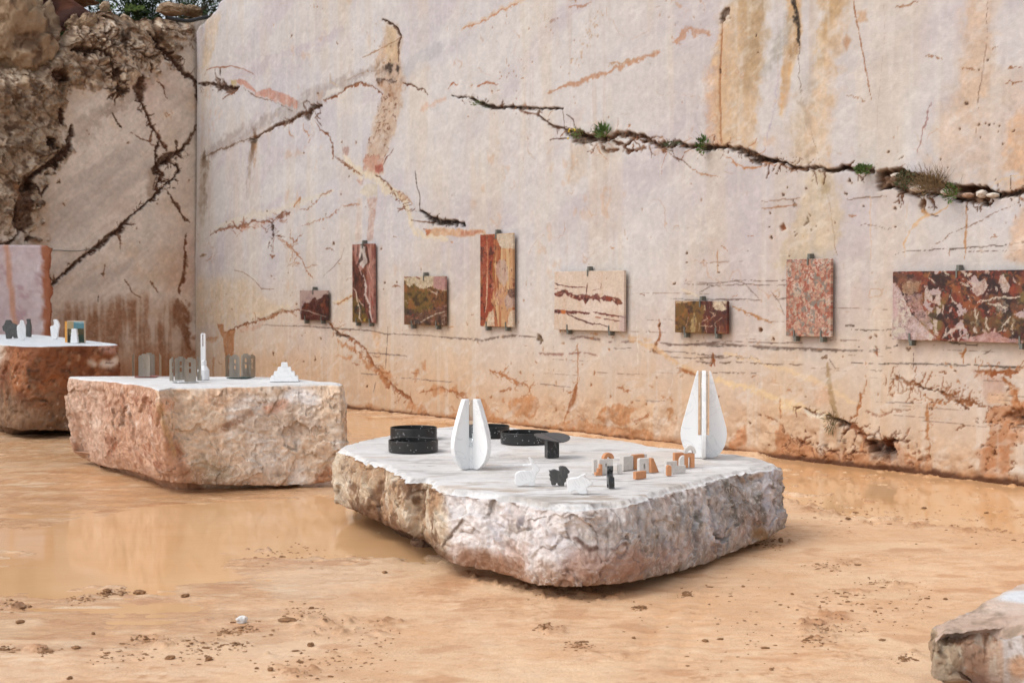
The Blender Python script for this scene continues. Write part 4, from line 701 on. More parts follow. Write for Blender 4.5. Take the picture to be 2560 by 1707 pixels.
RGH = [c4((-60, 850), (180, 820), (190, 870), (-60, 890)), c4((390, 820), (580, 790), (570, 825), (420, 840)), c4((570, 765), (700, 755), (680, 785), (600, 790)), c4((780, 1030), (900, 1040), (1100, 1070), (1300, 1050), (1380, 1040), (1300, 1090), (1180, 1110), (1000, 1110), (820, 1070)), c4((1270, 930), (1400, 920), (1600, 985), (1560, 1020), (1300, 1010)), c4((1620, 930), (1750, 940), (1740, 960), (1650, 955)), c4((1340, 1090), (1480, 1085), (1470, 1115), (1360, 1115)), c4((1350, 520), (1700, 530), (2100, 540), (2130, 560), (1700, 555), (1400, 545)), c4((200, 1115), (340, 1120), (330, 1145), (220, 1140)), c4((1350, 1180), (1700, 1150), (2150, 1140), (2100, 1310), (1500, 1330)), c4((1700, 900), (2352, 950), (2352, 1100), (1800, 1060)),
       c9((1340, 470), (1580, 470), (1620, 530), (1400, 540)), c9((1600, 560), (1800, 545), (1780, 620), (1640, 600)), c9((1380, 640), (1600, 620), (1720, 640), (1560, 680), (1340, 690)), c9((1300, 700), (1480, 720), (1500, 860), (1290, 870), (1250, 790)), c9((1740, 920), (1870, 920), (1880, 945), (1760, 945)), c9((1280, 800), (1440, 840), (1400, 900), (1280, 890)), c9((0, 590), (440, 590), (440, 640), (250, 660), (0, 650)), c9((80, 760), (160, 765), (150, 840), (60, 840)), c9((1040, 400), (1280, 370), (1280, 400), (1100, 440)), c9((1280, 200), (2000, 290), (2352, 330), (2352, 370), (1700, 320), (1280, 250)), c9((740, 620), (800, 620), (800, 640), (740, 640)), [(1140, 1420), (1400, 1480), (1560, 1475), (1560, 1500), (1350, 1505), (1150, 1450)]]
rg = pmask(RGH, .12, .05)
big = fbm2(X, Y, .45, 3, 401); mid = fbm2(X, Y, 2.4, 4, 402); fine = fbm2(X, Y, 16, 4, 403)
crum = fbm2(X, Y, 26, 3, 404); cl = sst(.12, .5, crum) ; patch = sst(.12, .45, fbm2(X, Y, 2.2, 4, 405))
behind = sst(8.6, 5.6, Y)
h = .022 + .008 * big + .005 * mid + .0030 * fine + .005 * sst(.15, .5, fbm2(X, Y, 9, 3, 406)) * patch * behind
left_wet = sst(-.3, -1.6, X) * sst(5.2, 6.4, Y)      # thin sheets of water between ripples at left
ripple = fbm2(X * .8, Y * 2.6, 3.0, 5, 407)
h -= left_wet * (.020 + .010 * ripple)
h -= pm * (.034 + .012 * sst(9, 11, Y) + .012 * ripple * left_wet)
rg2 = np.clip(rg * sst(-.1, .35, fbm2(X, Y, 6, 3, 408) + .15), 0, 1)
h += rg2 * (.004 + .020 * cl + .006 * fine) + .010 * cl * patch * sst(.35, .6, fbm2(X, Y, 5, 3, 409)) * behind
# blocks press a shallow hollow into the mud
g.col = mixc(g.col, (232, 202, 172), sst(-.1, .5, big + .4 * mid) * .65); g.col = mixc(g.col, (212, 166, 124), sst(.05, .5, mid) * .5)
g.col = mixc(g.col, (208, 160, 114), sst(.016, .0, h) * .75)
strk = fbm2(X * 1.2, Y * 4, 9, 4, 420); g.col = mixc(g.col, (238, 212, 184), sst(.1, .4, strk) * .35); g.col = mixc(g.col, (196, 146, 104), sst(.1, .45, fbm2(X * 1.4, Y * 3, 13, 4, 421)) * .35); g.col = mixc(g.col, (168, 118, 82), sst(.42, .62, fbm2(X, Y * 1.5, 30, 3, 422)) * sst(0, .4, mid + .1) * .6)
WET = np.clip(sst(.018, .004, h) + left_wet * .75 * sst(-.35, .2, ripple), 0, 1)
dk = np.clip(rg2 * (.35 + .65 * cl), 0, 1); g.col = mixc(g.col, (146, 96, 60), dk * .8)
g.col = mixc(g.col, (176, 124, 82), patch * cl * .5 * behind)
g.col = mixc(g.col, (226, 196, 166), sst(.15, .45, fbm2(X, Y, 1.1, 4, 410)) * .5)
g.col = mixc(g.col, (238, 214, 184), sst(.25, .5, fbm2(X * .7, Y * 2.6, 6, 4, 411)) * (.25 + .45 * left_wet))
DW = -( (X - WC[0]) * -WN[0] + (Y - WC[1]) * -WN[1]); DW = np.abs(DW)
h += .07 * np.exp(-(((X + 3.6) / 1.1) ** 2 + ((Y - 11.9) / 1.0) ** 2)) + sst(.26, .02, DW + .12 * mid) * .010 * (1 + mid + .6 * fine) * (X > -6)
g.col = mixc(g.col, (206, 160, 118), sst(0, .4, fbm2(X, Y, .8, 4, 430)) * .45); g.col = mixc(g.col, (236, 206, 172), sst(.1, .5, fbm2(X, Y * 1.5, 1.7, 5, 431)) * .45); g.col = mixc(g.col, (186, 132, 92), sst(.28, .5, fbm2(X, Y * 1.5, 3.5, 5, 432)) * .45)
for rx0, rx1, dep_ in ((.55, 1.35, .006), (-1.5, -2.6, .005)):
    for k_ in (0, .16):
        cxr = rx0 + k_ + (rx1 - rx0) * (Y - 5.3) / 5 + .12 * np.sin(Y * .9); q_ = np.exp(-((X - cxr) / .05) ** 2) * sst(5.2, 5.8, Y) * sst(10.5, 8.5, Y); h -= q_ * dep_ * (1 + .8 * np.sin(Y * 52)); g.col = mixc(g.col, (196, 148, 106), q_ * .25)
Zg = np.where((np.abs(X) > 9) | (Y > 23) | (Y < 1), .03, h)
mg_, tg_, bg_ = mat('wet_mud'); L = tg_.links.new
at = nn(tg_, 'ShaderNodeAttribute', attribute_name='Col'); co = nn(tg_, 'ShaderNodeTexCoord')
na = nn(tg_, 'ShaderNodeTexNoise', Scale=90.0, Detail=6.0, Roughness=.7); L(co.outputs['Object'], na.inputs['Vector'])
mr = nn(tg_, 'ShaderNodeMapRange'); mr.inputs[1].default_value = .3; mr.inputs[2].default_value = .7; mr.inputs[3].default_value = .88; mr.inputs[4].default_value = 1.1; L(na.outputs[0], mr.inputs[0])
ns_ = nn(tg_, 'ShaderNodeTexNoise', Scale=150.0, Detail=3.0, Roughness=.6); L(co.outputs['Object'], ns_.inputs['Vector']); nl_ = nn(tg_, 'ShaderNodeTexNoise', Scale=2.3, Detail=4.0); L(co.outputs['Object'], nl_.inputs['Vector'])
sa_ = nn(tg_, 'ShaderNodeMath', operation='MULTIPLY_ADD'); L(nl_.outputs[0], sa_.inputs[0]); sa_.inputs[1].default_value = .35; L(ns_.outputs[0], sa_.inputs[2]); ms_ = nn(tg_, 'ShaderNodeMapRange'); ms_.inputs[1].default_value = .80; ms_.inputs[2].default_value = .86; ms_.inputs[4].default_value = .65; L(sa_.outputs[0], ms_.inputs[0])
mm_ = nn(tg_, 'ShaderNodeMix', data_type='RGBA'); L(ms_.outputs[0], mm_.inputs[0]); L(at.outputs['Color'], mm_.inputs[6]); mm_.inputs[7].default_value = (.30, .16, .085, 1)
vm = nn(tg_, 'ShaderNodeVectorMath', operation='SCALE'); L(mm_.outputs[2], vm.inputs[0]); L(mr.outputs[0], vm.inputs['Scale']); L(vm.outputs[0], bg_.inputs['Base Color'])
nr = nn(tg_, 'ShaderNodeTexNoise', Scale=3.0, Detail=4.0); L(co.outputs['Object'], nr.inputs['Vector'])
m2 = nn(tg_, 'ShaderNodeMapRange'); m2.inputs[1].default_value = .35; m2.inputs[2].default_value = .65; m2.inputs[3].default_value = .42; m2.inputs[4].default_value = .7; L(nr.outputs[0], m2.inputs[0]); wm_ = nn(tg_, 'ShaderNodeMix', data_type='FLOAT'); L(at.outputs['Alpha'], wm_.inputs[0]); L(m2.outputs[0], wm_.inputs[2]); wm_.inputs[3].default_value = .16; L(wm_.outputs[0], bg_.inputs['Roughness'])
b0 = nn(tg_, 'ShaderNodeBump', Strength=.5, Distance=.010); n0 = nn(tg_, 'ShaderNodeTexNoise', Scale=22.0, Detail=6.0, Roughness=.6); L(co.outputs['Object'], n0.inputs['Vector']); L(n0.outputs[0], b0.inputs['Height'])
b1 = nn(tg_, 'ShaderNodeBump', Strength=.6, Distance=.006); L(b0.outputs[0], b1.inputs['Normal']); nb = nn(tg_, 'ShaderNodeTexNoise', Scale=70.0, Detail=8.0, Roughness=.7); L(co.outputs['Object'], nb.inputs['Vector']); L(nb.outputs[0], b1.inputs['Height'])
L(b1.outputs[0], bg_.inputs['Normal'])
ground = link('ground', grid_mesh('ground', np.stack([X, Y, Zg], -1), g.col, np.array([.90, .88, .85]), alpha=WET), None, mg_); tag(ground, kind='structure')
def ground_z(x, y):
    i = np.searchsorted(gx, x); j = np.searchsorted(gy, y); return max(float(Zg[min(j, len(gy) - 1), min(i, len(gx) - 1)]), 0.0)
mw, tw, bw = mat('muddy_water'); L = tw.links.new
co = nn(tw, 'ShaderNodeTexCoord'); nw = nn(tw, 'ShaderNodeTexNoise', Scale=1.2, Detail=4.0); L(co.outputs['Object'], nw.inputs['Vector'])
rw = nn(tw, 'ShaderNodeValToRGB'); L(nw.outputs[0], rw.inputs[0]); rw.color_ramp.elements[0].position = .3; rw.color_ramp.elements[1].position = .7
rw.color_ramp.elements[0].color = (*(lin((216, 168, 118)) * .93), 1); rw.color_ramp.elements[1].color = (*(lin((224, 182, 138)) * .93), 1); L(rw.outputs[0], bw.inputs['Base Color'])
bw.inputs['Roughness'].default_value = .06; bw.inputs['IOR'].default_value = 1.33
mp = nn(tw, 'ShaderNodeMapping'); mp.inputs['Scale'].default_value = (1, 2.2, 1); L(co.outputs['Object'], mp.inputs[0])
nb = nn(tw, 'ShaderNodeTexNoise', Scale=3.0, Detail=3.0); L(mp.outputs[0], nb.inputs['Vector']); b1 = nn(tw, 'ShaderNodeBump', Strength=.05, Distance=.02); L(nb.outputs[0], b1.inputs['Height']); L(b1.outputs[0], bw.inputs['Normal'])
wx = np.linspace(-9, 9, 19); wy = np.linspace(4, 23, 20); WX, WY = np.meshgrid(wx, wy)
water = link('water', grid_mesh('water', np.stack([WX, WY, WX * 0], -1)), None, mw); tag(water, kind='structure')
del g, X, Y, big, mid, fine, crum, cl, patch, ripple, rg, rg2, pm, h, dk, left_wet

# ------------------------------------------------------------------ BLOCKS
class Block:
    desat = .22
    def __init__(s, name, T, rows, seed, label, n=1300, side=70, top=90, amp=.03, bulge=.02, chip=.015, back_z=.08, edge=.02, foot=(.40, .02), cs=(4, 16), rim=0):
        """rows: (top px, bottom px or None, depth offset of the bottom) counter-clockwise or clockwise loop"""
        s.T = T; A, B = [], []
        for tx, ty, bx, by, o in rows:
            a = on_z(tx, ty, T)
            if bx is None: b = np.array([a[0], a[1], back_z])
            else: b = at_y(bx, by, a[1] - o)
            A.append(a); B.append(b)
        A.append(A[0]); B.append(B[0]); A = np.array(A); B = np.array(B)
        seg = np.linalg.norm(A[1:] - A[:-1], axis=1); seg = np.maximum(seg, np.linalg.norm(B[1:] - B[:-1], axis=1) * .6); vis = np.array([.45 if r[2] is None else 1 for r in rows]); wt = np.r_[0, np.cumsum(seg * vis)]
        u = np.linspace(0, wt[-1], n + 1)[:-1]
        TA = np.stack([np.interp(u, wt, A[:, k]) for k in range(3)], -1); TB = np.stack([np.interp(u, wt, B[:, k]) for k in range(3)], -1)
        def sm(P, k):
            for _ in range(k): P = (np.roll(P, 1, 0) + P * 2 + np.roll(P, -1, 0)) / 4
            return P
        def gs(P, sg):
            k = np.fft.rfftfreq(n); return np.fft.irfft(np.fft.rfft(P, axis=0) * np.exp(-2 * (math.pi * k * sg) ** 2)[:, None], n, axis=0)
        TA = gs(TA, cs[0]); TB = gs(TB, cs[1])
        cen = TA.mean(0); tg = np.roll(TA, -4, 0) - np.roll(TA, 4, 0); N = np.stack([tg[:, 1], -tg[:, 0], tg[:, 0] * 0], -1); N /= np.linalg.norm(N, axis=1)[:, None] + 1e-9
        if ((TA - cen) * N).sum() < 0: N = -N
        N = gs(N, 22); N /= np.linalg.norm(N, axis=1)[:, None]
        ch = fbm3(TA, 7, 4, seed) * chip + fbm3(TA, 28, 2, seed + 3) * chip * .4 - chip * .5
        TE = TA + N * ch[:, None]
        rows_p, kind = [], []
        ctr = np.array([cen[0], cen[1], T])
        for k in range(top):          # centre -> edge
            t = (k / top) ** .8; p = ctr + (TE - ctr) * t; p[:, 2] = T; rows_p.append(p); kind.append(0)
        vv = np.linspace(0, 1, side)
        for v in vv:
            p = TE + (TB - TE) * v + N * (bulge * math.sin(math.pi * v) ** .7 if 0 < v < 1 else 0); rows_p.append(p); kind.append(1 if v > 0 else .5)
        f0, fz = foot; cb = TB.mean(0); nu = 18
        for k in range(1, nu + 1):
            t = k / nu; q = TB + (cb - TB) * (1 - f0) * t; kk_ = float(sst(.26, .55, t)); q[:, 2] = TB[:, 2] * (1 - kk_) * (1 - .15 * t) + (fz - .03) * kk_; rows_p.append(q); kind.append(2)
        P = np.array(rows_p); K = np.array(kind)
        side_m = np.zeros(P.shape[:2]); vi = np.where(K >= .5)[0]; ns = len(vv)
        for j, i in enumerate(vi[:ns]): side_m[i] = sst(0, .10, j / (ns - 1))
        side_m[K == 2] = 1
        wv = np.stack([fbm3(P, 4, 4, seed + 40), fbm3(P + 5, 4, 4, seed + 42), fbm3(P + 9, 4, 4, seed + 43)], -1)
        ff, ee, rr = vor3((P + .22 * wv) * np.array([1, 1, 1.3]), 3.6, seed); f2, e2, r2 = vor3((P + .09 * wv + .03 * fbm3(P, 16, 3, seed + 41)[..., None]) * np.array([1, 1, 1.5]), 11, seed + 9)
        rdg = 1 - np.abs(fbm3(P * np.array([1, 1, 1.4]) + .15 * wv, 5, 5, seed + 44, .55)) * 3.2; rd2 = 1 - np.abs(fbm3(P * np.array([1, 1, 1.6]) + .08 * wv, 14, 4, seed + 45, .6)) * 3
        nz = fbm3(P, 3, 5, seed + 20); nf = fbm3(P, 30, 4, seed + 21)
        D = amp * (1.1 * ff + .5 * f2 + 1.1 * nz + .32 * rdg + .12 * rd2 + .2 * nf - .3); und = np.clip((np.arange(len(K)) - (top + ns)) / nu, 0, 1)[:, None]
        Nn = N[None] * (1 - und[..., None]) + np.array([0, 0, -1]) * und[..., None]
        P = P + Nn * (D * side_m)[..., None]; vrow = np.clip((np.arange(len(K)) - top) / (ns - 1), 0, 1)[:, None]; P[..., 2] += (amp * .8 * f2 + amp * .4 * nf) * side_m * (1 - und) * .6 * sst(.08, .3, vrow)
        tm = (K[:, None] == 0) & True; P[..., 2] += np.where(K[:, None] <= .5, .0016 * fbm3(P, 12, 3, seed + 50), 0)
        dedge = np.clip(1 - np.arange(len(K)) / top, 0, 1)[:, None] * np.linalg.norm(TE - ctr, axis=1)[None]
        P[..., 2] -= np.where(K[:, None] <= .5, sst(edge, 0, dedge) * (.004 + .010 * sst(-.2, .4, nz)), 0)
        if rim: P[..., 2] -= np.where(K[:, None] <= .5, sst(rim * 1.2, 0, dedge + rim * .9 * nz + rim * .5 * rd2 * .5) * rim * (.35 + .3 * rdg), 0)
        P[top + 1:top + ns, :, 2] = np.minimum(P[top + 1:top + ns, :, 2], P[top, :, 2][None] - .0006 * np.arange(1, ns)[:, None])
        P[..., 2] = np.minimum(P[..., 2], T + .004); P[..., 2] = np.maximum(P[..., 2], -.05)
        s.P, s.K, s.N, s.top, s.ns, s.name, s.seed, s.label = P, K, N, top, ns, name, seed, label
        s.noise = dict(ff=ff, ee=ee, rr=rr, f2=f2, e2=e2, r2=r2, nz=nz, nf=nf, rdg=rdg, rd2=rd2); s.istop = (K[:, None] <= .5) & np.ones(P.shape[1], bool)[None]
        s.v = np.clip((np.arange(len(K)) - top) / (ns - 1), 0, 1)[:, None] * np.ones(P.shape[1]); s.dedge = dedge
        s.col = np.empty(P.shape, np.float32); s.px, s.py, _ = project(P)
        s.W = np.stack([fbm3(P, 6, 4, seed + 60), fbm3(P + 7, 6, 4, seed + 61), fbm3(P + 3, 6, 4, seed + 62)], -1)
    def pick(s, x, y):
        d = (s.px - x) ** 2 + (s.py - y) ** 2; d = d + np.where(s.istop, 1e5, 0); k = np.argsort(d, axis=None)[:40]
        c = s.P.reshape(-1, 3)[k]; return c[np.argmin(c[:, 1])]
    def stroke(s, pts, w_, c, a=1, rag=.04, soft=.6, sides=True):
        Q = np.array([s.pick(*p) for p in pts]); P = s.P + rag * s.W; best = np.full(P.shape[:2], 9e9)
        for i in range(max(len(Q) - 1, 1)):
            a0 = Q[i]; d = (Q[i + 1] - a0) if len(Q) > 1 else np.zeros(3); l2 = max(d @ d, 1e-9); t = np.clip(((P - a0) @ d) / l2, 0, 1)
            best = np.minimum(best, np.linalg.norm(P - a0 - t[..., None] * d, axis=-1))
        m = 1 - sst(1 - soft, 1 + soft, best / w_)
        if sides: m = np.where(s.istop, 0, m)
        s.col = mixc(s.col, c, m * a); return m
    def done(s, gain=1.0, mt=None):
        k_ = np.where(s.istop, 0, s.desat)[..., None]; s.col = s.col * (1 - k_) + s.col.mean(-1, keepdims=True) * k_ * np.array([1.06, 1.0, .96])
        me = grid_mesh(s.name, s.P, s.col, gain, closed=True); o = link('stone_block', me, None, mt or M_BLOCK); tag(o, s.label, 'stone block', 'quarry blocks used as display tables'); return o
def mottle(b, base, items, f0=4):
    P = b.P; b.col[:] = base
    for i, (c, f, lo, hi, a) in enumerate(items): b.col = mixc(b.col, c, sst(lo, hi, fbm3(P, f, 5, b.seed + 70 + i * 3)) * a)
    n = b.noise
    return n

# block 1 ------------------------------------------------------------
R1 = [(849, 1125, 838, 1250, .0), (866, 1133, 850, 1262, 0), (895, 1145, 880, 1277, .02), (924, 1158, 912, 1290, .03), (962, 1160, 950, 1307, -.05), (981, 1179, 985, 1320, 0), (1008, 1198, 1020, 1333, .05), (1053, 1196, 1062, 1350, -.1), (1081, 1211, 1088, 1372, 0), (1115, 1223, 1100, 1396, .02), (1150, 1228, 1140, 1412, .06), (1205, 1235, 1210, 1422, .07), (1268, 1243, 1270, 1436, .06), (1325, 1253, 1320, 1455, .06), (1380, 1261, 1365, 1464, .08), (1434, 1264, 1425, 1467, .08), (1489, 1263, 1490, 1464, .10), (1554, 1256, 1545, 1460, .12), (1606, 1244, 1600, 1449, .14), (1652, 1231, 1652, 1440, .16), (1706, 1215, 1706, 1425, .2), (1766, 1200, 1768, 1407, .2), (1829, 1184, 1830, 1380, .18), (1890, 1172, 1890, 1359, .16), (1938, 1166, 1940, 1334, .1), (1946, 1160, 1968, 1312, 0),
      (1924, 1150, None, 0, 0), (1897, 1142, None, 0, 0), (1853, 1134, None, 0, 0), (1804, 1132, None, 0, 0), (1698, 1120, None, 0, 0), (1633, 1113, None, 0, 0), (1577, 1102, None, 0, 0), (1465, 1090, None, 0, 0), (1369, 1081, None, 0, 0), (1285, 1067, None, 0, 0), (1142, 1063, None, 0, 0), (1060, 1072, None, 0, 0), (952, 1089, None, 0, 0), (895, 1100, None, 0, 0), (852, 1113, None, 0, 0)]
b = Block('front_block', .47, R1, 17, 'large rough edged marble block in the foreground carrying black bowls and toy animals', n=1500, side=84, top=100, amp=.030, bulge=.03, chip=.038, edge=.05, rim=.036, cs=(3, 14))
n = mottle(b, (212, 202, 198), [((224, 217, 216), 3, -.1, .4, .85), ((182, 160, 148), 5, .05, .5, .7), ((190, 184, 196), 4, .1, .5, .6), ((150, 136, 124), 9, .15, .5, .6)])
P = b.P; px, py = b.px, b.py; sidem = (~b.istop).astype(float)
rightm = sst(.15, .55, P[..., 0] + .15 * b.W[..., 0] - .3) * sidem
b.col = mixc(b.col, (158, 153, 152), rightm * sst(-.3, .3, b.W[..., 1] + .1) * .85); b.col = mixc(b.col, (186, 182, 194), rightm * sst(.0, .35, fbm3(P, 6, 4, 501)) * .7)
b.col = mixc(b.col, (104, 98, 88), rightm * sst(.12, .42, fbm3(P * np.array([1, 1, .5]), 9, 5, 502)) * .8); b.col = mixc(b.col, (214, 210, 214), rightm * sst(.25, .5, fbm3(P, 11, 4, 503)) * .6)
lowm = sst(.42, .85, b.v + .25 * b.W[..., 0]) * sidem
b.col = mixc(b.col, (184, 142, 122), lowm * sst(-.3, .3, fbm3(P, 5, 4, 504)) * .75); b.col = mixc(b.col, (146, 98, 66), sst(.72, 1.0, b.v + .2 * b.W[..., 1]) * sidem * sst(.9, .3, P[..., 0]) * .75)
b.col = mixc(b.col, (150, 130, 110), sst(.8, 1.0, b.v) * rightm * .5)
lm = sst(-.30, -.38, P[..., 0] + .05 * b.W[..., 0] - .05 * (b.v - .5)) * sidem      # brown left end
warm = fbm3(P, 5, 5, 505)
cL = np.empty_like(b.col); cL[:] = (204, 180, 150); cL = mixc(cL, (176, 130, 90), sst(-.2, .3, warm) * .85); cL = mixc(cL, (214, 196, 172), sst(.15, .45, fbm3(P, 7, 4, 506)) * .85); cL = mixc(cL, (112, 72, 44), sst(.1, .4, fbm3(P, 10, 5, 507)) * .75); cL = mixc(cL, (96, 58, 34), sst(.7, 1.0, b.v + .2 * b.W[..., 0]) * .8)
cL = mixc(cL, (206, 190, 166), sst(-.95, -1.15, P[..., 0] + .1 * b.W[..., 1]) * .75)
b.col = b.col * (1 - lm[..., None]) + cL * lm[..., None]
b.col = mixc(b.col, (112, 90, 74), sidem * sst(.035, .0, n['ee']) * sst(.0, .3, fbm3(P, 4, 3, 550)) * .55); b.col = mixc(b.col, (128, 104, 88), sidem * sst(-.1, -.8, n['rd2']) * .4)  # deeper creases of the sides darkened in the colour, like shade
b.col = mixc(b.col, (226, 220, 216), sidem * (1 - lm) * sst(.80, .97, n['rd2']) * .55); b.col *= (1 + sidem * .16 * fbm3(P, 40, 3, 551))[..., None]
b.stroke([(1150, 1300), (1128, 1335), (1104, 1368)], .010, (84, 58, 40), .8, .015)
b.stroke(crop(1380, 1100, 3.675, ((200, 870), (350, 960), (430, 955), (560, 960), (700, 960))), .012, (96, 66, 54), .8, .03)
b.stroke(crop(1380, 1100, 3.675, ((1080, 510), (1150, 560), (1280, 545), (1300, 640), (1340, 740))), .010, (226, 222, 222), .9, .01); b.stroke([(1290, 1318), (1300, 1300)], .022, (132, 122, 124), .8, .01)
b.stroke([(1440, 1400), (1520, 1410), (1600, 1400)], .07, (176, 124, 100), .6, .05); b.stroke([(1395, 1370), (1380, 1345)], .06, (206, 200, 202), .7, .04)
b.stroke(crop(1380, 1100, 3.675, ((1890, 800), (1960, 850), (1980, 890))), .045, (150, 104, 56), .7, .03); b.stroke(crop(1380, 1100, 3.675, ((1750, 350), (1930, 300))), .016, (168, 132, 106), .8, .01)
b.stroke([(1160, 1390), (1230, 1410), (1290, 1430)], .05, (150, 96, 62), .6, .05)
T = b.istop.astype(float); ct = np.empty_like(b.col); ct[:] = (212, 212, 214)
ct = mixc(ct, (226, 228, 232), sst(-.1, .4, fbm3(P, 2.5, 4, 510)) * .7); ct = mixc(ct, (206, 196, 188), sst(.1, .5, fbm3(P, 2.0, 4, 511)) * .6)
sk = fbm3(P * np.array([.6, 1.5, 1]), 7, 6, 512); frontm = sst(7.9, 7.15, P[..., 1]) * .75 + .12
ct = mixc(ct, (138, 132, 128), sst(.12, .42, sk) * frontm); ct = mixc(ct, (150, 128, 108), sst(.22, .42, fbm3(P * np.array([.5, 1.6, 1]), 9, 4, 513)) * .5 * sst(8.6, 7.3, P[..., 1]))
ct = mixc(ct, (190, 170, 152), sst(.25, .5, fbm3(P * np.array([1, 2.0, 1]), 2.6, 5, 514)) * .5); ct = mixc(ct, (120, 106, 94), sst(.52, .64, fbm3(P * np.array([.7, 1.3, 1]), 20, 3, 515)) * .5)
vv_ = np.abs(fbm3(P * np.array([.6, 1.6, 1]), 1.6, 5, 516)); ct = mixc(ct, (160, 156, 156), sst(.05, .0, vv_) * .55); ct = mixc(ct, (176, 168, 162), sst(.0, .4, fbm3(P * np.array([.5, 1.2, 1]), 3.2, 5, 517)) * sst(7.8, 7.1, P[..., 1]) * .7); ct = ct * np.array([1.02, 1.0, .975])
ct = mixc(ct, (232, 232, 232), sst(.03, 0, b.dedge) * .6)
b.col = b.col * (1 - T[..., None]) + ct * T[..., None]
b.col = mixc(b.col, (92, 72, 58), (~b.istop) * sst(.30, .5, fbm3(P, 30, 4, 560)) * sst(-.1, .3, fbm3(P, 4, 3, 562)) * .45); b.col = mixc(b.col, (236, 230, 224), (~b.istop) * sst(.30, .5, fbm3(P, 26, 4, 561)) * sst(-.1, .3, fbm3(P, 3, 3, 563)) * .45)
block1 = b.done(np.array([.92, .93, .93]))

# block 2 ------------------------------------------------------------
R2 = [(169, 941, 172, 1118, 0), (173, 944, 178, 1126, .03), (240, 949, 208, 1143, -.40), (301, 955.5, 262, 1167, -.30), (345, 961, 318, 1173, -.30), (375, 967.5, 380, 1194, -.15), (396, 976, 424, 1204, -.30), (431, 969, 470, 1208, .02), (520, 966.5, 521, 1209, .05), (592, 965, 602, 1214, .05), (680, 963, 689, 1212, .05), (754, 961, 760, 1212, .05), (815, 960.5, 825, 1207, .05), (850, 961, 866, 1190, 0), (857, 957.5, 870, 1175, 0),
      (841, 955, None, 0, 0), (805, 954, None, 0, 0), (779, 950, None, 0, 0), (741, 947, None, 0, 0), (690, 943, None, 0, 0), (624, 941, None, 0, 0), (527, 941, None, 0, 0), (400, 940, None, 0, 0), (334, 940, None, 0, 0), (250, 940, None, 0, 0)]
b = Block('middle_block', .796, R2, 29, 'tall tan stone block at left centre holding steel castle holders and white minaret', n=1300, side=100, top=60, amp=.027, bulge=.03, chip=.012, edge=.03, cs=(4, 26))
n = mottle(b, (222, 196, 168), [((228, 204, 180), 3, -.1, .4, .7), ((220, 172, 136), 4, .05, .5, .6), ((234, 226, 216), 6, .12, .4, .85), ((184, 158, 132), 8, .2, .5, .55)])
P = b.P; sidem = (~b.istop).astype(float)
edge_x = np.interp(P[..., 2], [0, .3, .796], [-2.33, -2.42, -2.60]); lm = sst(.02, -.04, P[..., 0] - edge_x + .02 * b.W[..., 0]) * sidem
cL = np.empty_like(b.col); cL[:] = (190, 144, 116); cL = mixc(cL, (206, 162, 134), sst(0, .4, fbm3(P, 12, 4, 520))); cL = mixc(cL, (216, 184, 162), sst(.22, .45, fbm3(P, 16, 4, 521)) * .8); cL = mixc(cL, (150, 88, 58), sst(.1, .45, fbm3(P, 9, 4, 522)) * .7); cL = mixc(cL, (200, 176, 160), sst(-3.1, -3.4, P[..., 0]) * .5)
cL = mixc(cL, (170, 128, 98), sst(.8, 1, b.v) * .6)
b.col = b.col * (1 - lm[..., None]) + cL * lm[..., None]
def c2(*p): return crop(140, 920, 3.0947, p)
b.stroke(c2((810, 300), (850, 400), (900, 560), (930, 680)), .022, (204, 172, 122), .6, .03)
b.stroke(c2((1830, 200), (1900, 200), (1970, 230)), .07, (232, 232, 234), .95, .05); b.stroke(c2((1380, 330), (1500, 260), (1600, 300)), .06, (224, 216, 210), .75, .05); b.stroke(c2((1600, 680), (1700, 720)), .09, (226, 222, 216), .7, .06); b.stroke(c2((1750, 280), (1680, 310)), .05, (222, 158, 128), .7, .05); b.stroke(c2((850, 260), (930, 270)), .05, (222, 164, 128), .7, .05)
b.stroke(c2((1330, 470), (1450, 400), (1520, 370)), .03, (140, 98, 72), .75, .04); b.stroke(c2((1500, 420), (1750, 400), (1950, 420)), .10, (188, 162, 140), .6, .06); b.stroke(c2((1180, 740), (1280, 820), (1200, 870)), .08, (180, 160, 130), .7, .05); b.stroke(c2((1000, 780), (1140, 830), (1000, 850)), .05, (170, 116, 76), .6, .05)
b.stroke(c2((1500, 560), (1850, 560)), .04, (214, 206, 198), .6, .05); b.stroke(c2((1780, 600), (1860, 630), (1860, 570)), .012, (150, 140, 130), .7, .01); b.stroke(c2((2180, 480), (2220, 520)), .07, (230, 222, 208), .7, .04); b.stroke(c2((2050, 850), (2120, 830)), .05, (180, 112, 72), .7, .04); b.stroke(c2((200, 425), (330, 430)), .03, (222, 200, 184), .7, .03); b.stroke(c2((700, 280), (740, 540)), .012, (220, 196, 180), .7, .02)
b.stroke(c2((560, 870), (1000, 890), (1500, 890)), .03, (150, 108, 78), .5, .04)
b.col = mixc(b.col, (130, 100, 74), sidem * sst(.03, .0, n['ee']) * sst(.0, .3, fbm3(P, 4, 3, 550)) * .5); b.col = mixc(b.col, (160, 126, 98), sidem * sst(-.1, -.8, n['rd2']) * .35)  # valleys of the rough sides shaded in the colour
b.col = mixc(b.col, (230, 218, 204), sidem * (1 - lm) * sst(.80, .97, n['rd2']) * .5); b.col *= (1 + sidem * .16 * fbm3(P, 40, 3, 551))[..., None]
T = b.istop.astype(float); ct = np.empty_like(b.col); ct[:] = (214, 216, 218); ct = mixc(ct, (198, 188, 178), sst(.15, .5, fbm3(P, 2.2, 5, 526)) * .5); ct = mixc(ct, (200, 196, 192), sst(.1, .5, fbm3(P, 4, 4, 523)) * .5); b.col = b.col * (1 - T[..., None]) + ct * T[..., None]
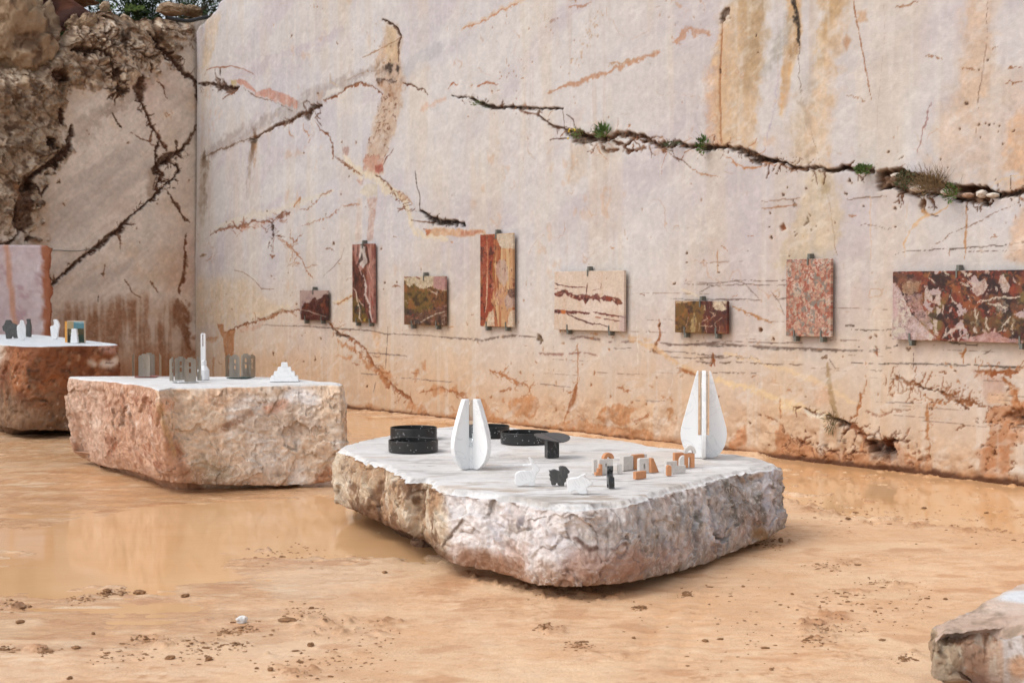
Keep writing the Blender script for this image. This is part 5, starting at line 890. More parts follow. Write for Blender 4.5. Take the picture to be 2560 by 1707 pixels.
b.col = mixc(b.col, (92, 72, 58), (~b.istop) * sst(.30, .5, fbm3(P, 30, 4, 560)) * sst(-.1, .3, fbm3(P, 4, 3, 562)) * .45); b.col = mixc(b.col, (236, 230, 224), (~b.istop) * sst(.30, .5, fbm3(P, 26, 4, 561)) * sst(-.1, .3, fbm3(P, 3, 3, 563)) * .45)
block2 = b.done(np.array([1.0, .97, .94]))

# block 3 ------------------------------------------------------------
R3 = [(299.7, 860.5, 300, 1078, 0), (260, 861, 255, 1079, 0), (212, 862, 205, 1077, 0), (150, 864, 149, 1075, 0), (106, 865, 100, 1075, .02), (60, 865, 42, 1074, .05), (20, 862, 12, 1067, .05), (-30, 857, -40, 1050, .0), (-120, 853, -130, 1035, 0), (-190, 846, -200, 1020, 0), (-160, 838, None, 0, 0), (0, 835.5, None, 0, 0), (85, 835.7, None, 0, 0), (150, 842, None, 0, 0), (212, 850, None, 0, 0), (265, 856, None, 0, 0)]
b = Block('far_block', .957, R3, 41, 'distant rusty orange stone block at far left with bird figures on top', n=900, side=70, top=40, amp=.035, bulge=.03, chip=.006, edge=.01)
n = mottle(b, (150, 84, 46), [((186, 112, 62), 4, -.1, .4, .7), ((118, 56, 26), 5, .0, .4, .8), ((204, 160, 120), 9, .25, .5, .6), ((132, 104, 78), 6, .2, .5, .6)])
P = b.P; sidem = (~b.istop).astype(float)
b.col = mixc(b.col, (142, 112, 84), sst(.45, .75, b.v + .2 * b.W[..., 0]) * .75); b.col = mixc(b.col, (104, 76, 54), sst(.3, .5, b.v + .3 * b.W[..., 1]) * sst(0, .4, fbm3(P, 7, 4, 531)) * .6)
b.col = mixc(b.col, (206, 192, 176), sst(-5.25, -5.5, P[..., 0] + .15 * b.W[..., 0] + .2 * (b.v - .5)) * .85); b.col = mixc(b.col, (120, 84, 56), sst(.85, 1, b.v) * .7)
def c3(*p): return crop(0, 780, 4.704, p)
b.stroke(c3((1230, 600), (1330, 610), (1400, 580)), .05, (226, 210, 196), .9, .04); b.stroke(c3((1250, 400), (1400, 440)), .05, (206, 160, 150), .7, .04); b.stroke(c3((360, 690), (480, 690)), .018, (80, 46, 28), .6, .05); b.stroke(c3((750, 695), (830, 690)), .018, (80, 44, 26), .6, .05); b.stroke(c3((370, 700), (365, 900)), .02, (74, 48, 32), .8, .02)
b.stroke(c3((1090, 570), (1110, 590)), .04, (214, 196, 178), .8, .02); b.stroke(c3((250, 420), (900, 430)), .03, (120, 58, 28), .5, .03)
b.col = mixc(b.col, (84, 52, 34), sidem * sst(.1, -.6, n['rd2']) * .5)  # hollows on the sides painted darker, as if shaded
T = b.istop.astype(float); ct = np.empty_like(b.col); ct[:] = (214, 220, 225); ct = mixc(ct, (204, 202, 200), sst(.1, .5, fbm3(P, 4, 4, 523)) * .5); b.col = b.col * (1 - T[..., None]) + ct * T[..., None]
b.col = mixc(b.col, (92, 72, 58), (~b.istop) * sst(.30, .5, fbm3(P, 30, 4, 560)) * sst(-.1, .3, fbm3(P, 4, 3, 562)) * .45); b.col = mixc(b.col, (236, 230, 224), (~b.istop) * sst(.30, .5, fbm3(P, 26, 4, 561)) * sst(-.1, .3, fbm3(P, 3, 3, 563)) * .45)
block3 = b.done(.9)

# block 4 ------------------------------------------------------------
R4 = [(2332, 1556, 2326, 1628, 0), (2336, 1568, 2331, 1660, .05), (2366, 1550, 2338, 1686, .25), (2404, 1552, 2362, 1702, .25), (2445, 1553, 2400, 1716, .12), (2469, 1552, 2465, 1722, .05), (2560, 1565, 2560, 1745, .03), (2700, 1588, 2700, 1790, .03), (2960, 1640, 2960, 1860, 0), (3100, 1620, None, 0, 0), (2960, 1450, None, 0, 0), (2700, 1436, None, 0, 0), (2600, 1440, None, 0, 0), (2560, 1447, None, 0, 0), (2526, 1457, None, 0, 0), (2486, 1480, None, 0, 0), (2459, 1488, None, 0, 0), (2432, 1491, None, 0, 0), (2406, 1502, None, 0, 0), (2378, 1508, 2360, 1560, 0), (2350, 1522, 2340, 1590, 0), (2336, 1533, 2330, 1610, 0)]
b = Block('corner_block', .28, R4, 53, 'low pinkish stone block cut off by the bottom right corner of the view', n=900, side=60, top=80, amp=.020, bulge=.01, chip=.020, edge=.06, rim=.05, cs=(3, 8))
dz_ = (.026 * sst(1.94, 1.70, b.P[..., 0] + .12 * b.W[..., 0]) * (1 + .8 * b.W[..., 1]) + .014 * sst(2.02, 1.8, b.P[..., 0] + .1 * b.W[..., 2]) * (.4 + b.noise['rdg'])) * np.clip(b.P[..., 2] / .28, 0, 1) ** 2
b.P[..., 2] -= dz_; b.px, b.py, _ = project(b.P)
n = mottle(b, (196, 186, 182), [((206, 200, 200), 3, 0, .5, .7), ((190, 150, 120), 14, .3, .5, .7)])
P = b.P; sidem = (~b.istop).astype(float); cs = fbm3(P * np.array([1, 1, .12]), 26, 4, 541)
lm = sst(1.82, 1.79, P[..., 0] + .01 * b.W[..., 0]) * sidem; cL = np.empty_like(b.col); cL[:] = (186, 142, 112); cL = mixc(cL, (196, 176, 156), sst(-.1, .3, cs)); cL = mixc(cL, (160, 102, 66), sst(.15, .4, fbm3(P * np.array([1, 1, .2]), 20, 4, 542)) * .8); cL = mixc(cL, (150, 110, 90), sst(.55, .8, b.v + .2 * b.W[..., 0]) * .7)
cL = mixc(cL, (168, 146, 112), sst(1.66, 1.60, P[..., 0] + .03 * b.W[..., 1]) * .6)
b.col = b.col * (1 - lm[..., None]) + cL * lm[..., None]; b.col = mixc(b.col, (166, 142, 126), sidem * (1 - lm) * sst(.05, .3, cs) * .6)
b.stroke(crop(2300, 1430, 5.66, ((940, 700), (945, 900), (930, 1100))), .006, (120, 84, 60), .8, .003); b.stroke(crop(2300, 1430, 5.66, ((780, 780), (950, 800), (1200, 860), (1470, 880))), .005, (120, 92, 74), .8, .01); b.stroke(crop(2300, 1430, 5.66, ((1380, 1330), (1440, 1370), (1360, 1420))), .03, (206, 150, 108), .8, .02)
b.stroke(crop(2300, 1430, 5.66, ((160, 870), (220, 1020), (330, 1180))), .012, (110, 84, 60), .7, .02)
T = b.istop.astype(float); ct = np.empty_like(b.col); ct[:] = (212, 188, 172); ct = mixc(ct, (222, 206, 194), sst(0, .4, fbm3(P * np.array([.5, 1.6, 1]), 5, 4, 543)) * .7); ct = mixc(ct, (202, 160, 138), sst(.1, .4, fbm3(P * np.array([.4, 1.6, 1]), 4, 4, 544)) * .7)
ct = mixc(ct, (226, 230, 236), sst(.03, -.02, np.hypot((P[..., 0] - 2.25) / 1.9, (P[..., 1] - 5.66) * 1.0) - .16 + .02 * b.W[..., 0]) * .9)
rag = np.clip(sst(.10, .02, b.dedge + .06 * b.W[..., 0]) * sst(2.2, 1.9, P[..., 0]) + sst(1.95, 1.80, P[..., 0] + .12 * b.W[..., 0]), 0, 1); ct = mixc(ct, (186, 158, 140), rag * .7); ct = mixc(ct, (150, 130, 112), rag * sst(.1, .35, fbm3(P, 14, 4, 545)) * .8)
b.col = b.col * (1 - T[..., None]) + ct * T[..., None]
b.col = mixc(b.col, (92, 72, 58), (~b.istop) * sst(.30, .5, fbm3(P, 30, 4, 560)) * sst(-.1, .3, fbm3(P, 4, 3, 562)) * .45); b.col = mixc(b.col, (236, 230, 224), (~b.istop) * sst(.30, .5, fbm3(P, 26, 4, 561)) * sst(-.1, .3, fbm3(P, 3, 3, 563)) * .45)
block4 = b.done(np.array([.92, .93, .92]))
del b, P

# pink upright block far left ----------------------------------------
def box_grid(sx, sy, sz, step):
    """closed box as a list of faces grids; returns verts, quads"""
    bm = bmesh.new(); bmesh.ops.create_cube(bm, size=1); bmesh.ops.scale(bm, vec=(sx, sy, sz), verts=bm.verts)
    for ax, L_ in ((0, sx), (1, sy), (2, sz)):
        k = int(L_ / step)
        for i in range(1, k):
            co_ = Vector((0, 0, 0)); co_[ax] = -L_ / 2 + L_ * i / k; no = Vector((0, 0, 0)); no[ax] = 1
            bmesh.ops.bisect_plane(bm, geom=bm.verts[:] + bm.edges[:] + bm.faces[:], plane_co=co_, plane_no=no)
    return bm
def bm_col(bm, name, colf, gain=1.0):
    me = bpy.data.meshes.new(name); bm.to_mesh(me); bm.free(); n_ = len(me.vertices); co_ = np.empty(n_ * 3, np.float32); me.vertices.foreach_get('co', co_); co_ = co_.reshape(-1, 3)
    c = colf(co_); ca = me.color_attributes.new("Col", 'FLOAT_COLOR', 'POINT'); q = np.ones((n_, 4), np.float32); q[:, :3] = lin(c) * gain; ca.data.foreach_set('color', q.reshape(-1)); return me
Lp = at_y(4, 830, 19.3); Rp = at_y(106, 830, 19.3); tp = at_y(60, 612, 19.3)[2]
sx = Rp[0] - Lp[0]
bm = box_grid(sx + .25, .14, tp, .035)
for v in bm.verts:
    x, y, z = v.co; p = np.array([[x, y, z]]); k = max(0, (x - sx / 2 + .10) / .13)
    d = float(fbm3(p, 9, 4, 61)[0]); v.co.x += (.05 * d * 1.6) * (1 if k > .3 else .1); v.co.y += .015 * d
    if z > tp / 2 - .02: v.co.z -= max(0, abs(x - sx * .05) - .30) * .5
def pc(co_):
    n_ = len(co_); c = np.empty((n_, 3), np.float32); c[:] = (210, 192, 194); c = mixc(c, (218, 206, 208), sst(0, .4, fbm3(co_, 4, 4, 62)) * .8); c = mixc(c, (176, 140, 146), sst(.2, .4, fbm3(co_, 8, 4, 63)) * .6)
    xb = co_[:, 0] + .25 * (co_[:, 2] - .6) * .35; c = mixc(c, (204, 150, 122), sst(.05, .02, np.abs(xb + .12 + .02 * fbm3(co_, 7, 3, 64))) * .8)
    return mixc(c, (166, 98, 64), sst(.285, .32, co_[:, 0] + .05 * fbm3(co_, 8, 4, 65)) * .9)
ub = link('upright_stone', bm_col(bm, 'upright_stone', pc, .9), None, M_BLOCK); ub.location = ((Lp[0] + Rp[0]) / 2 - .08, 19.45, tp / 2 + .0)
ub.rotation_euler = (0, 0, .30)
tag(ub, 'upright pink stone slab with an orange edge standing behind the far left block', 'stone slab')

# ------------------------------------------------------------------ generic mesh helpers
def bm_obj(name, bm, m, parent=None, smooth=False, loc=None, rz=None):
    me = bpy.data.meshes.new(name); bm.normal_update(); bm.to_mesh(me); bm.free(); o = link(name, me, parent, m, smooth)
    if loc is not None: o.location = tuple(map(float, loc))
    if rz is not None: o.rotation_euler = (0, 0, rz)
    return o
def prism(pts, th, bev=.0015, y0=0):
    """profile in x/z, extruded along y, centred"""
    bm = bmesh.new(); vs = [bm.verts.new((x, y0 - th / 2, z)) for x, z in pts]; f = bm.faces.new(vs)
    r = bmesh.ops.extrude_face_region(bm, geom=[f]); bmesh.ops.translate(bm, vec=(0, th, 0), verts=[v for v in r['geom'] if isinstance(v, bmesh.types.BMVert)])
    bmesh.ops.recalc_face_normals(bm, faces=bm.faces)
    if bev: bmesh.ops.bevel(bm, geom=[e for e in bm.edges], offset=bev, segments=2, affect='EDGES', profile=.5)
    return bm
def addbox(bm, c, s, rot=None):
    r = bmesh.ops.create_cube(bm, size=1); bmesh.ops.scale(bm, vec=s, verts=r['verts'])
    if rot is not None: bmesh.ops.rotate(bm, cent=(0, 0, 0), matrix=rot, verts=r['verts'])
    bmesh.ops.translate(bm, vec=c, verts=r['verts']); return r['verts']
def lathe(prof, n=64, closed=False):
    bm = bmesh.new(); rings = []
    for r, z in prof: rings.append([bm.verts.new((r * math.cos(2 * math.pi * i / n), r * math.sin(2 * math.pi * i / n), z)) for i in range(n)])
    for a, b_ in zip(rings[:-1], rings[1:]):
        for i in range(n): bm.faces.new((a[i], a[(i + 1) % n], b_[(i + 1) % n], b_[i]))
    if prof[0][0] > 1e-4 and closed: bm.faces.new(list(reversed(rings[0])))
    if closed: bm.faces.new(rings[-1])
    bmesh.ops.recalc_face_normals(bm, faces=bm.faces); return bm
def smooth_poly(pts, k=1):
    P = np.array(pts, float)
    for _ in range(k):
        Q = np.roll(P, -1, 0); P = np.stack([P * .75 + Q * .25, P * .25 + Q * .75], 1).reshape(-1, 2)
    return [tuple(p) for p in P]
def prof(pts, x0, k, y, T=None):
    """crop outline -> metres: x relative to x0, z above the lowest point"""
    s = y / F / k; zb = max(p[1] for p in pts); return [((p[0] - x0) * s, (zb - p[1]) * s) for p in pts]

# ------------------------------------------------------------------ slabs on the wall
SL = [('small square slab, half dusky pink half dark maroon, leftmost on the wall', (759, 827.3, 726, 799), 'maroon'),
      ('tall narrow slab streaked dark brown and white, second from left on the wall', (890.7, 945, 611.5, 805), 'streak'),
      ('square olive and brown slab with a pale top band on the wall', (1020, 1122.5, 691.5, 811), 'olive'),
      ('tallest slab on the wall, vertical red and orange bands with a cream corner', (1210.8, 1292, 587, 815), 'red'),
      ('cream slab with two horizontal dark red veins on the wall', (1395.8, 1570, 679, 823), 'cream'),
      ('low wide olive and maroon slab with a round cream patch on the wall', (1698, 1828, 752, 830.5), 'oxide'),
      ('upright speckled pink and grey pebble patterned slab on the wall', (1975.5, 2087, 649, 839), 'pebble'),
      ('widest slab on the wall at right edge, red and green with pink corner', (2241, 2650, 679, 857), 'wide')]
def cL1(*p): return crop(730, 580, 5.88, p)
def cL2(*p): return crop(1150, 560, 5.227, p)
def cL8(*p): return crop(2200, 640, 6.533, p)
for i, (lab, (x0, x1, y0, y1), ty) in enumerate(SL):
    (q0, _), (q1, _) = W_MAP([(x0, y1)]), W_MAP([(x1, y1)]); s0, s1 = q0[0, 0], q1[0, 0]
    if ty == 'wide': zb = W_MAP([(2241, 848)])[0][0, 1]
    else: zb = (q0[0, 1] + W_MAP([(x1, y1 + (x1 - x0) * .03)])[0][0, 1]) / 2
    ztp = W_MAP([(x0, y0)])[0][0, 1]; W_, H_ = s1 - s0, ztp - zb
    p = P2(np.linspace(s0, s1, int(W_ / .0042) + 2), np.linspace(zb, ztp, int(H_ / .0042) + 2), (200, 180, 165), W_MAP, 600 + i * 17, (9, 38)); p.slab = 1; p.rm = 2.0; X, Y = p.X, p.Y; st, po = p.stroke, p.poly
    U_, V_ = (X - s0) / W_, (Y - zb) / H_
    if ty == 'maroon':
        p.col[:] = (182, 158, 148); p.col = mixc(p.col, (160, 136, 132), sst(-.1, .4, fbm2(X, Y, 9, 4, 1)))
        po(cL1((190, 1290), (200, 1110), (235, 1040), (320, 1030), (375, 965), (430, 985), (480, 965), (520, 920), (600, 900), (600, 1340), (160, 1340)), (70, 30, 24), 1, .015, .004); p.col = mixc(p.col, (112, 52, 34), sst(.1, .5, fbm2(X, Y, 12, 5, 2)) * (p.col[..., 0] < 110) * .7)
        st(cL1((170, 1140), (300, 1160), (400, 1200), (560, 1245)), 1.8, (190, 170, 155), .9, .004); st(cL1((185, 1150), (195, 1290)), 3, (52, 46, 44), .8, .01)
        for q in range(14): rr = random.Random(q); p.dot(cL1((rr.uniform(230, 540), rr.uniform(1060, 1270)))[0], rr.uniform(.6, 1.4), (170, 110, 95), .7)
    elif ty == 'streak':
        p.col[:] = (178, 134, 120); p.col = mixc(p.col, (140, 84, 74), sst(-.05, .3, fbm2(X * 2.5, Y * .5, 8, 4, 3)))
        po(cL1((1050, 180), (1150, 200), (1200, 440), (1160, 480), (1120, 500), (1100, 300)), (72, 42, 32), 1, .012, .004); po(cL1((1060, 200), (1130, 230), (1160, 440), (1110, 530), (1060, 500), (1040, 330)), (212, 204, 196), .9, .012, .004)
        po(cL1((1090, 310), (1110, 420), (1000, 500), (1040, 420), (1075, 330)), (74, 62, 58), 1, .012, .004)
        po(cL1((940, 300), (1000, 480), (1060, 560), (1150, 540), (1150, 900), (1200, 1100), (1230, 1340), (940, 1340)), (96, 52, 40), 1, .02, .005); p.col = mixc(p.col, (50, 32, 28), sst(.05, .4, fbm2(X * 2, Y * .6, 8, 4, 4)) * (p.col[..., 0] < 120) * .8)
        po(cL1((940, 1000), (1000, 960), (1080, 1060), (1180, 1260), (1200, 1340), (940, 1340)), (112, 92, 42), .9, .02, .006); po(cL1((960, 1100), (1060, 1050), (1120, 1180), (1000, 1200)), (62, 60, 50), .8, .02, .006)
        po(cL1((1170, 470), (1290, 440), (1290, 900), (1230, 900), (1180, 720), (1160, 560)), (168, 112, 98), .85, .015, .005, grain=.5); st(cL1((1200, 450), (1180, 560), (1230, 700)), 2.4, (220, 190, 170), .9, .01)
        st(cL1((1100, 620), (1150, 800), (1130, 920), (1190, 1060), (1210, 1200), (1240, 1330)), 8, (214, 198, 188), .95, .012); st(cL1((1210, 900), (1240, 1050), (1250, 1150)), 4, (150, 56, 38), .9, .01)
        st(cL1((950, 820), (1000, 880), (1010, 1000), (1050, 1140), (1050, 1260), (1080, 1320)), 4, (216, 196, 176), .95, .01); st(cL1((1020, 990), (1110, 1090)), 5, (200, 170, 158), .9, .01); st(cL1((1040, 500), (1080, 640)), 4, (200, 166, 156), .9, .012); p.dot(cL1((1125, 1290))[0], 4, (190, 158, 50), .9)
    elif ty == 'olive':
        p.col[:] = (112, 88, 44); p.col = mixc(p.col, (136, 92, 50), sst(0, .4, fbm2(X, Y, 9, 4, 5))); p.col = mixc(p.col, (84, 68, 40), sst(.1, .5, fbm2(X, Y, 14, 4, 6)) * .8)
        po(cL1((1690, 640), (2330, 640), (2330, 860), (2200, 850), (2120, 790), (2000, 830), (1930, 820), (1850, 770), (1780, 790), (1690, 700)), (206, 190, 164), 1, .015, .004)
        po(cL1((2120, 680), (2180, 650), (2330, 650), (2330, 830), (2250, 860), (2150, 820)), (176, 130, 126), .95, .015, .004); st(cL1((1880, 660), (1945, 690)), 5, (150, 62, 52), .9, .01); st(cL1((1700, 665), (1820, 665)), 3, (140, 58, 48), .9, .01); po(cL1((1690, 690), (1780, 730), (1700, 760)), (150, 128, 86), .8, .02, .005)
        po(cL1((2100, 900), (2330, 860), (2330, 1200), (2200, 1180), (2120, 1050)), (124, 70, 40), .8, .03, .008, grain=.4)
        po(cL1((1700, 1200), (1800, 1160), (2000, 1180), (2200, 1100), (2330, 1050), (2330, 1360), (1700, 1360)), (96, 62, 56), .9, .03, .008, grain=.3); po(cL1((1700, 1130), (1800, 1130), (1860, 1180), (1750, 1240)), (62, 54, 50), .8, .02, .006)
        for q in range(40): rr = random.Random(q + 50); a_ = (rr.uniform(1750, 2300), rr.uniform(1080, 1340)); st(cL1(a_, (a_[0] + rr.uniform(-60, 60), a_[1] + rr.uniform(-25, 25))), rr.uniform(1, 2.4), rr.choice([(140, 54, 44), (176, 128, 110), (60, 44, 44)]), .8, .012)
        st(cL1((1880, 1310), (1960, 1320), (2040, 1270), (2200, 1200), (2310, 1170)), 2, (206, 192, 172), .95, .01); st(cL1((2060, 840), (2130, 880), (2180, 920), (2200, 860), (2180, 980)), 2.6, (210, 196, 180), .9, .012)
        po(cL1((1850, 1290), (1930, 1270), (1960, 1340), (1870, 1350)), (52, 46, 44), .8, .015, .004)
    elif ty == 'red':
        p.col[:] = (196, 150, 108); sn = fbm2(X * 3, Y * .35, 7, 4, 7); p.col = mixc(p.col, (166, 92, 54), sst(.0, .35, sn)); p.col = mixc(p.col, (214, 184, 138), sst(.1, .4, fbm2(X * 3, Y * .3, 9, 4, 8)) * .8)
        po(cL2((310, 140), (490, 140), (500, 300), (510, 500), (500, 760), (470, 1000), (500, 1100), (420, 1150), (360, 1340), (310, 1340)), (146, 56, 34), .95, .012, .004); st(cL2((400, 150), (415, 400), (410, 700), (400, 900), (390, 1100)), 6, (196, 140, 104), .9, .01); st(cL2((410, 680), (400, 1000), (380, 1150)), 3, (220, 196, 170), .9, .008)
        st(cL2((500, 400), (490, 760)), 5, (150, 122, 50), .7, .01); po(cL2((310, 690), (340, 690), (330, 820), (310, 860)), (170, 140, 60), .8, .01, .004)
        po(cL2((525, 130), (770, 130), (770, 330), (600, 320), (570, 280), (540, 200)), (208, 192, 170), 1, .006, .003)
        po(cL2((520, 560), (560, 470), (640, 470), (690, 620), (690, 720), (620, 820), (560, 720), (530, 650)), (190, 168, 158), .95, .012, .004, grain=.3); po(cL2((620, 980), (680, 900), (760, 1000), (740, 1090), (660, 1120)), (184, 158, 146), .95, .012, .004); po(cL2((660, 850), (770, 830), (770, 1000), (700, 940)), (100, 70, 62), .9, .012, .004)
        po(cL2((310, 320), (370, 400), (380, 640), (310, 640)), (176, 120, 106), .5, .02, .01, brk=.7); po(cL2((510, 880), (620, 820), (640, 1000), (540, 1060)), (190, 140, 120), .7, .02, .005, brk=.4)
        po(cL2((420, 1180), (490, 1110), (510, 1340), (400, 1340)), (214, 196, 172), .95, .01, .004); po(cL2((700, 1150), (770, 1120), (770, 1340), (660, 1340)), (214, 196, 172), .95, .01, .004); st(cL2((515, 1100), (540, 1340)), 5, (150, 60, 36), .8, .01)
        for q in range(50): rr = random.Random(q + 90); a_ = (rr.uniform(510, 750), rr.uniform(420, 1150)); st(cL2(a_, (a_[0] + rr.uniform(-15, 15), a_[1] + rr.uniform(20, 80))), rr.uniform(.8, 2), rr.choice([(110, 50, 40), (90, 60, 56), (226, 200, 170)]), .75, .01)
    elif ty == 'cream':
        p.col[:] = (206, 190, 172); p.col = mixc(p.col, (212, 198, 184), sst(0, .4, fbm2(X, Y, 5, 4, 9))); p.col = mixc(p.col, (200, 176, 154), sst(.1, .4, fbm2(X * 2.5, Y * .6, 7, 4, 10)) * .6); MR = (92, 38, 32)
        po(cL2((1270, 900), (1350, 880), (1430, 862), (1480, 900), (1560, 930), (1680, 920), (1760, 940), (1850, 905), (1890, 960), (1950, 930), (2060, 960), (2140, 970), (2190, 1040), (2120, 1060), (2060, 1010), (1960, 1010), (1880, 970), (1890, 1040), (1840, 990), (1740, 975), (1690, 1060), (1660, 990), (1600, 1000), (1500, 960), (1420, 910), (1370, 960), (1280, 930)), MR, .98, .010, .003)
        for a_ in ((1490, 930), (1530, 960), (1620, 950), (1880, 930), (2070, 980)): p.dot(cL2(a_)[0], 4.5, (206, 184, 164), .85)
        po(cL2((1960, 940), (2050, 965), (2040, 1010), (1950, 995)), (140, 60, 34), .8, .008, .003); po(cL2((2060, 960), (2150, 980), (2180, 1040), (2120, 1040)), (112, 70, 54), .8, .01, .003)
        st(cL2((1280, 765), (1350, 800), (1550, 830), (1700, 835)), 3, MR, .9, .006); st(cL2((1722, 770), (1700, 900), (1690, 1050)), 3.4, MR, .9, .004); st(cL2((1280, 850), (1340, 845)), 2, MR, .8, .006); st(cL2((1898, 770), (1895, 860)), 2.4, MR, .9, .004); st(cL2((1780, 865), (1880, 850)), 2, (140, 110, 96), .8, .004)
        po(cL2((1280, 1130), (1340, 1120), (1440, 1130), (1540, 1125), (1660, 1145), (1760, 1165), (1740, 1180), (1600, 1165), (1450, 1175), (1290, 1165)), MR, .97, .007, .003); po(cL2((1370, 1125), (1440, 1130), (1430, 1175), (1380, 1175)), (196, 112, 52), .95, .005, .003)
        st(cL2((1450, 1175), (1560, 1220), (1690, 1275), (1780, 1305), (1880, 1305), (1990, 1345)), 3.6, (72, 32, 28), .95, .006); st(cL2((1800, 1150), (1950, 1180), (2060, 1190), (2200, 1220)), 4, MR, .95, .006); st(cL2((1820, 1220), (1900, 1220)), 3, (150, 80, 50), .9, .004); st(cL2((1930, 1230), (2050, 1255), (2170, 1270)), 3, (110, 70, 60), .9, .006)
        po(cL2((2140, 1200), (2210, 1200), (2210, 1400), (2140, 1400)), (186, 164, 160), .8, .01, .006); p.dot(cL2((1970, 710))[0], 3, (130, 108, 98), .8)
    elif ty == 'oxide':
        p.col[:] = (116, 84, 40); p.col = mixc(p.col, (140, 92, 44), sst(0, .4, fbm2(X, Y, 9, 4, 11)))
        po(cS((480, 690), (850, 680), (850, 1120), (560, 1120), (480, 1000), (520, 850)), (84, 36, 28), .97, .02, .006); p.col = mixc(p.col, (132, 58, 30), sst(.1, .4, fbm2(X, Y, 12, 4, 12)) * (p.col[..., 1] < 60) * .7)
        po(cS((632, 700), (700, 680), (820, 690), (815, 800), (760, 825), (690, 800), (640, 760)), (208, 192, 166), 1, .008, .003); po(cS((148, 690), (380, 690), (330, 710), (220, 715), (148, 710)), (206, 176, 140), .9, .008, .003)
        po(cS((520, 740), (540, 760), (545, 820), (520, 820)), (206, 186, 150), .9, .006, .003); po(cS((395, 820), (435, 940), (410, 1100), (350, 1105), (360, 920)), (188, 166, 120), .9, .012, .004, grain=.4); st(cS((310, 770), (330, 900), (280, 1090)), 4, (120, 50, 42), .9, .012); st(cS((320, 900), (280, 1090)), 2, (206, 190, 160), .8, .01)
        for a_ in (((540, 880), (570, 920), (500, 960)), ((600, 830), (680, 860), (560, 960)), ((660, 1000), (670, 970), (760, 900)), ((540, 990), (560, 1100)), ((670, 1000), (690, 1090)), ((730, 1020), (720, 1100)), ((470, 960), (450, 1090)), ((470, 1010), (560, 1015), (660, 1010))): st(cS(*a_), 2, (200, 170, 146), .85, .008)
        po(cS((760, 700), (830, 760), (830, 860), (720, 860), (740, 830), (815, 800)), (72, 32, 30), .7, .01, .004)
    elif ty == 'pebble':
        from_ = np.stack([X, Y, X * 0 + 3], -1); _, e, r = vor3(from_ + .030 * np.stack([p.W[2], p.W[3], p.W[0]], -1), 30, 19); _, e9, r9 = vor3(from_, 52, 33)
        p.col[:] = (184, 142, 120); p.col = mixc(p.col, (140, 134, 122), (r > .72) * 1.0); p.col = mixc(p.col, (164, 98, 76), (r < .25) * sst(.02, .06, e)); p.col = mixc(p.col, (186, 172, 150), ((r > .5) & (r < .6)) * 1.0)
        p.col = mixc(p.col, (224, 212, 198), sst(.16, .04, e) * sst(.0, .35, fbm2(X, Y, 9, 3, 20) + .3 * (V_ - .5) + .3 * (U_ - .5)) * .8); p.col = mixc(p.col, (150, 110, 92), (r9 > .85) * .7); p.col = mixc(p.col, (206, 176, 150), (r9 < .12) * .8)
    else:
        fr = np.stack([X, Y * 1.0, X * 0 + 5], -1) + .05 * np.stack([p.W[0], p.W[1], p.W[0]], -1); _, e, r = vor3(fr + .03 * np.stack([p.W[2], p.W[3], p.W[2]], -1), 12, 77); _, ex, rx = vor3(fr + .015 * np.stack([p.W[2], p.W[3], p.W[2]], -1), 30, 78)
        p.col[:] = (112, 50, 34); p.col = mixc(p.col, (66, 28, 24), sst(0, .3, fbm2(X, Y, 6, 4, 21))); p.col = mixc(p.col, (122, 100, 58), sst(.05, .3, fbm2(X + 4, Y, 3.2, 4, 22))); p.col = mixc(p.col, (150, 84, 44), sst(.15, .4, fbm2(X, Y + 5, 7, 4, 23)) * .8)
        p.col = mixc(p.col, (196, 170, 156), (rx > .91) * sst(.03, .08, ex) * .9); p.col = mixc(p.col, (46, 24, 22), sst(.1, .35, fbm2(X, Y, 13, 4, 27)) * .8); p.col = mixc(p.col, (150, 96, 50), sst(.2, .4, fbm2(X, Y, 17, 4, 28)) * .7); p.col = mixc(p.col, (188, 166, 162), (r > .90) * sst(.03, .08, e)); p.col = mixc(p.col, (146, 62, 40), (rx < .1) * .7)
        po(cL8((1400, 900), (1800, 950), (2200, 900), (2400, 1000), (2400, 1250), (2000, 1250), (1700, 1230), (1440, 1200)), (96, 84, 48), .75, .06, .02, grain=.3); po(cL8((1850, 720), (2352, 680), (2352, 860), (1950, 860)), (60, 54, 34), .7, .05, .015, grain=.3)
        po(cL8((250, 400), (370, 480), (430, 620), (520, 780), (600, 920), (730, 1110), (860, 1230), (1010, 1380), (250, 1400)), (200, 178, 174), 1, .012, .004); p.col = mixc(p.col, (206, 196, 176), sst(.0, .4, fbm2(X, Y, 5, 4, 25)) * (U_ < .3) * (V_ < .6) * (p.col[..., 2] > 165) * .8); po(cL8((270, 700), (330, 620), (400, 900), (300, 1000)), (196, 160, 162), .7, .03, .02)
        po(cL8((450, 420), (600, 380), (740, 400), (700, 560), (560, 640), (460, 600)), (176, 146, 116), .95, .02, .006, grain=.2); po(cL8((460, 640), (740, 600), (760, 860), (900, 1000), (890, 1200), (820, 1200), (640, 930)), (186, 156, 150), .9, .015, .005, grain=.2)
        po(cL8((270, 265), (600, 265), (740, 400), (460, 420), (380, 500), (270, 400)), (112, 74, 62), .9, .02, .006, grain=.3)
        for q in range(40): rr = random.Random(q + 400); a_ = (rr.uniform(450, 880), rr.uniform(640, 1200)); st(cL8(a_, (a_[0] + rr.uniform(-50, 50), a_[1] + rr.uniform(-50, 50))), 1.2, (80, 56, 58), .8, .01)
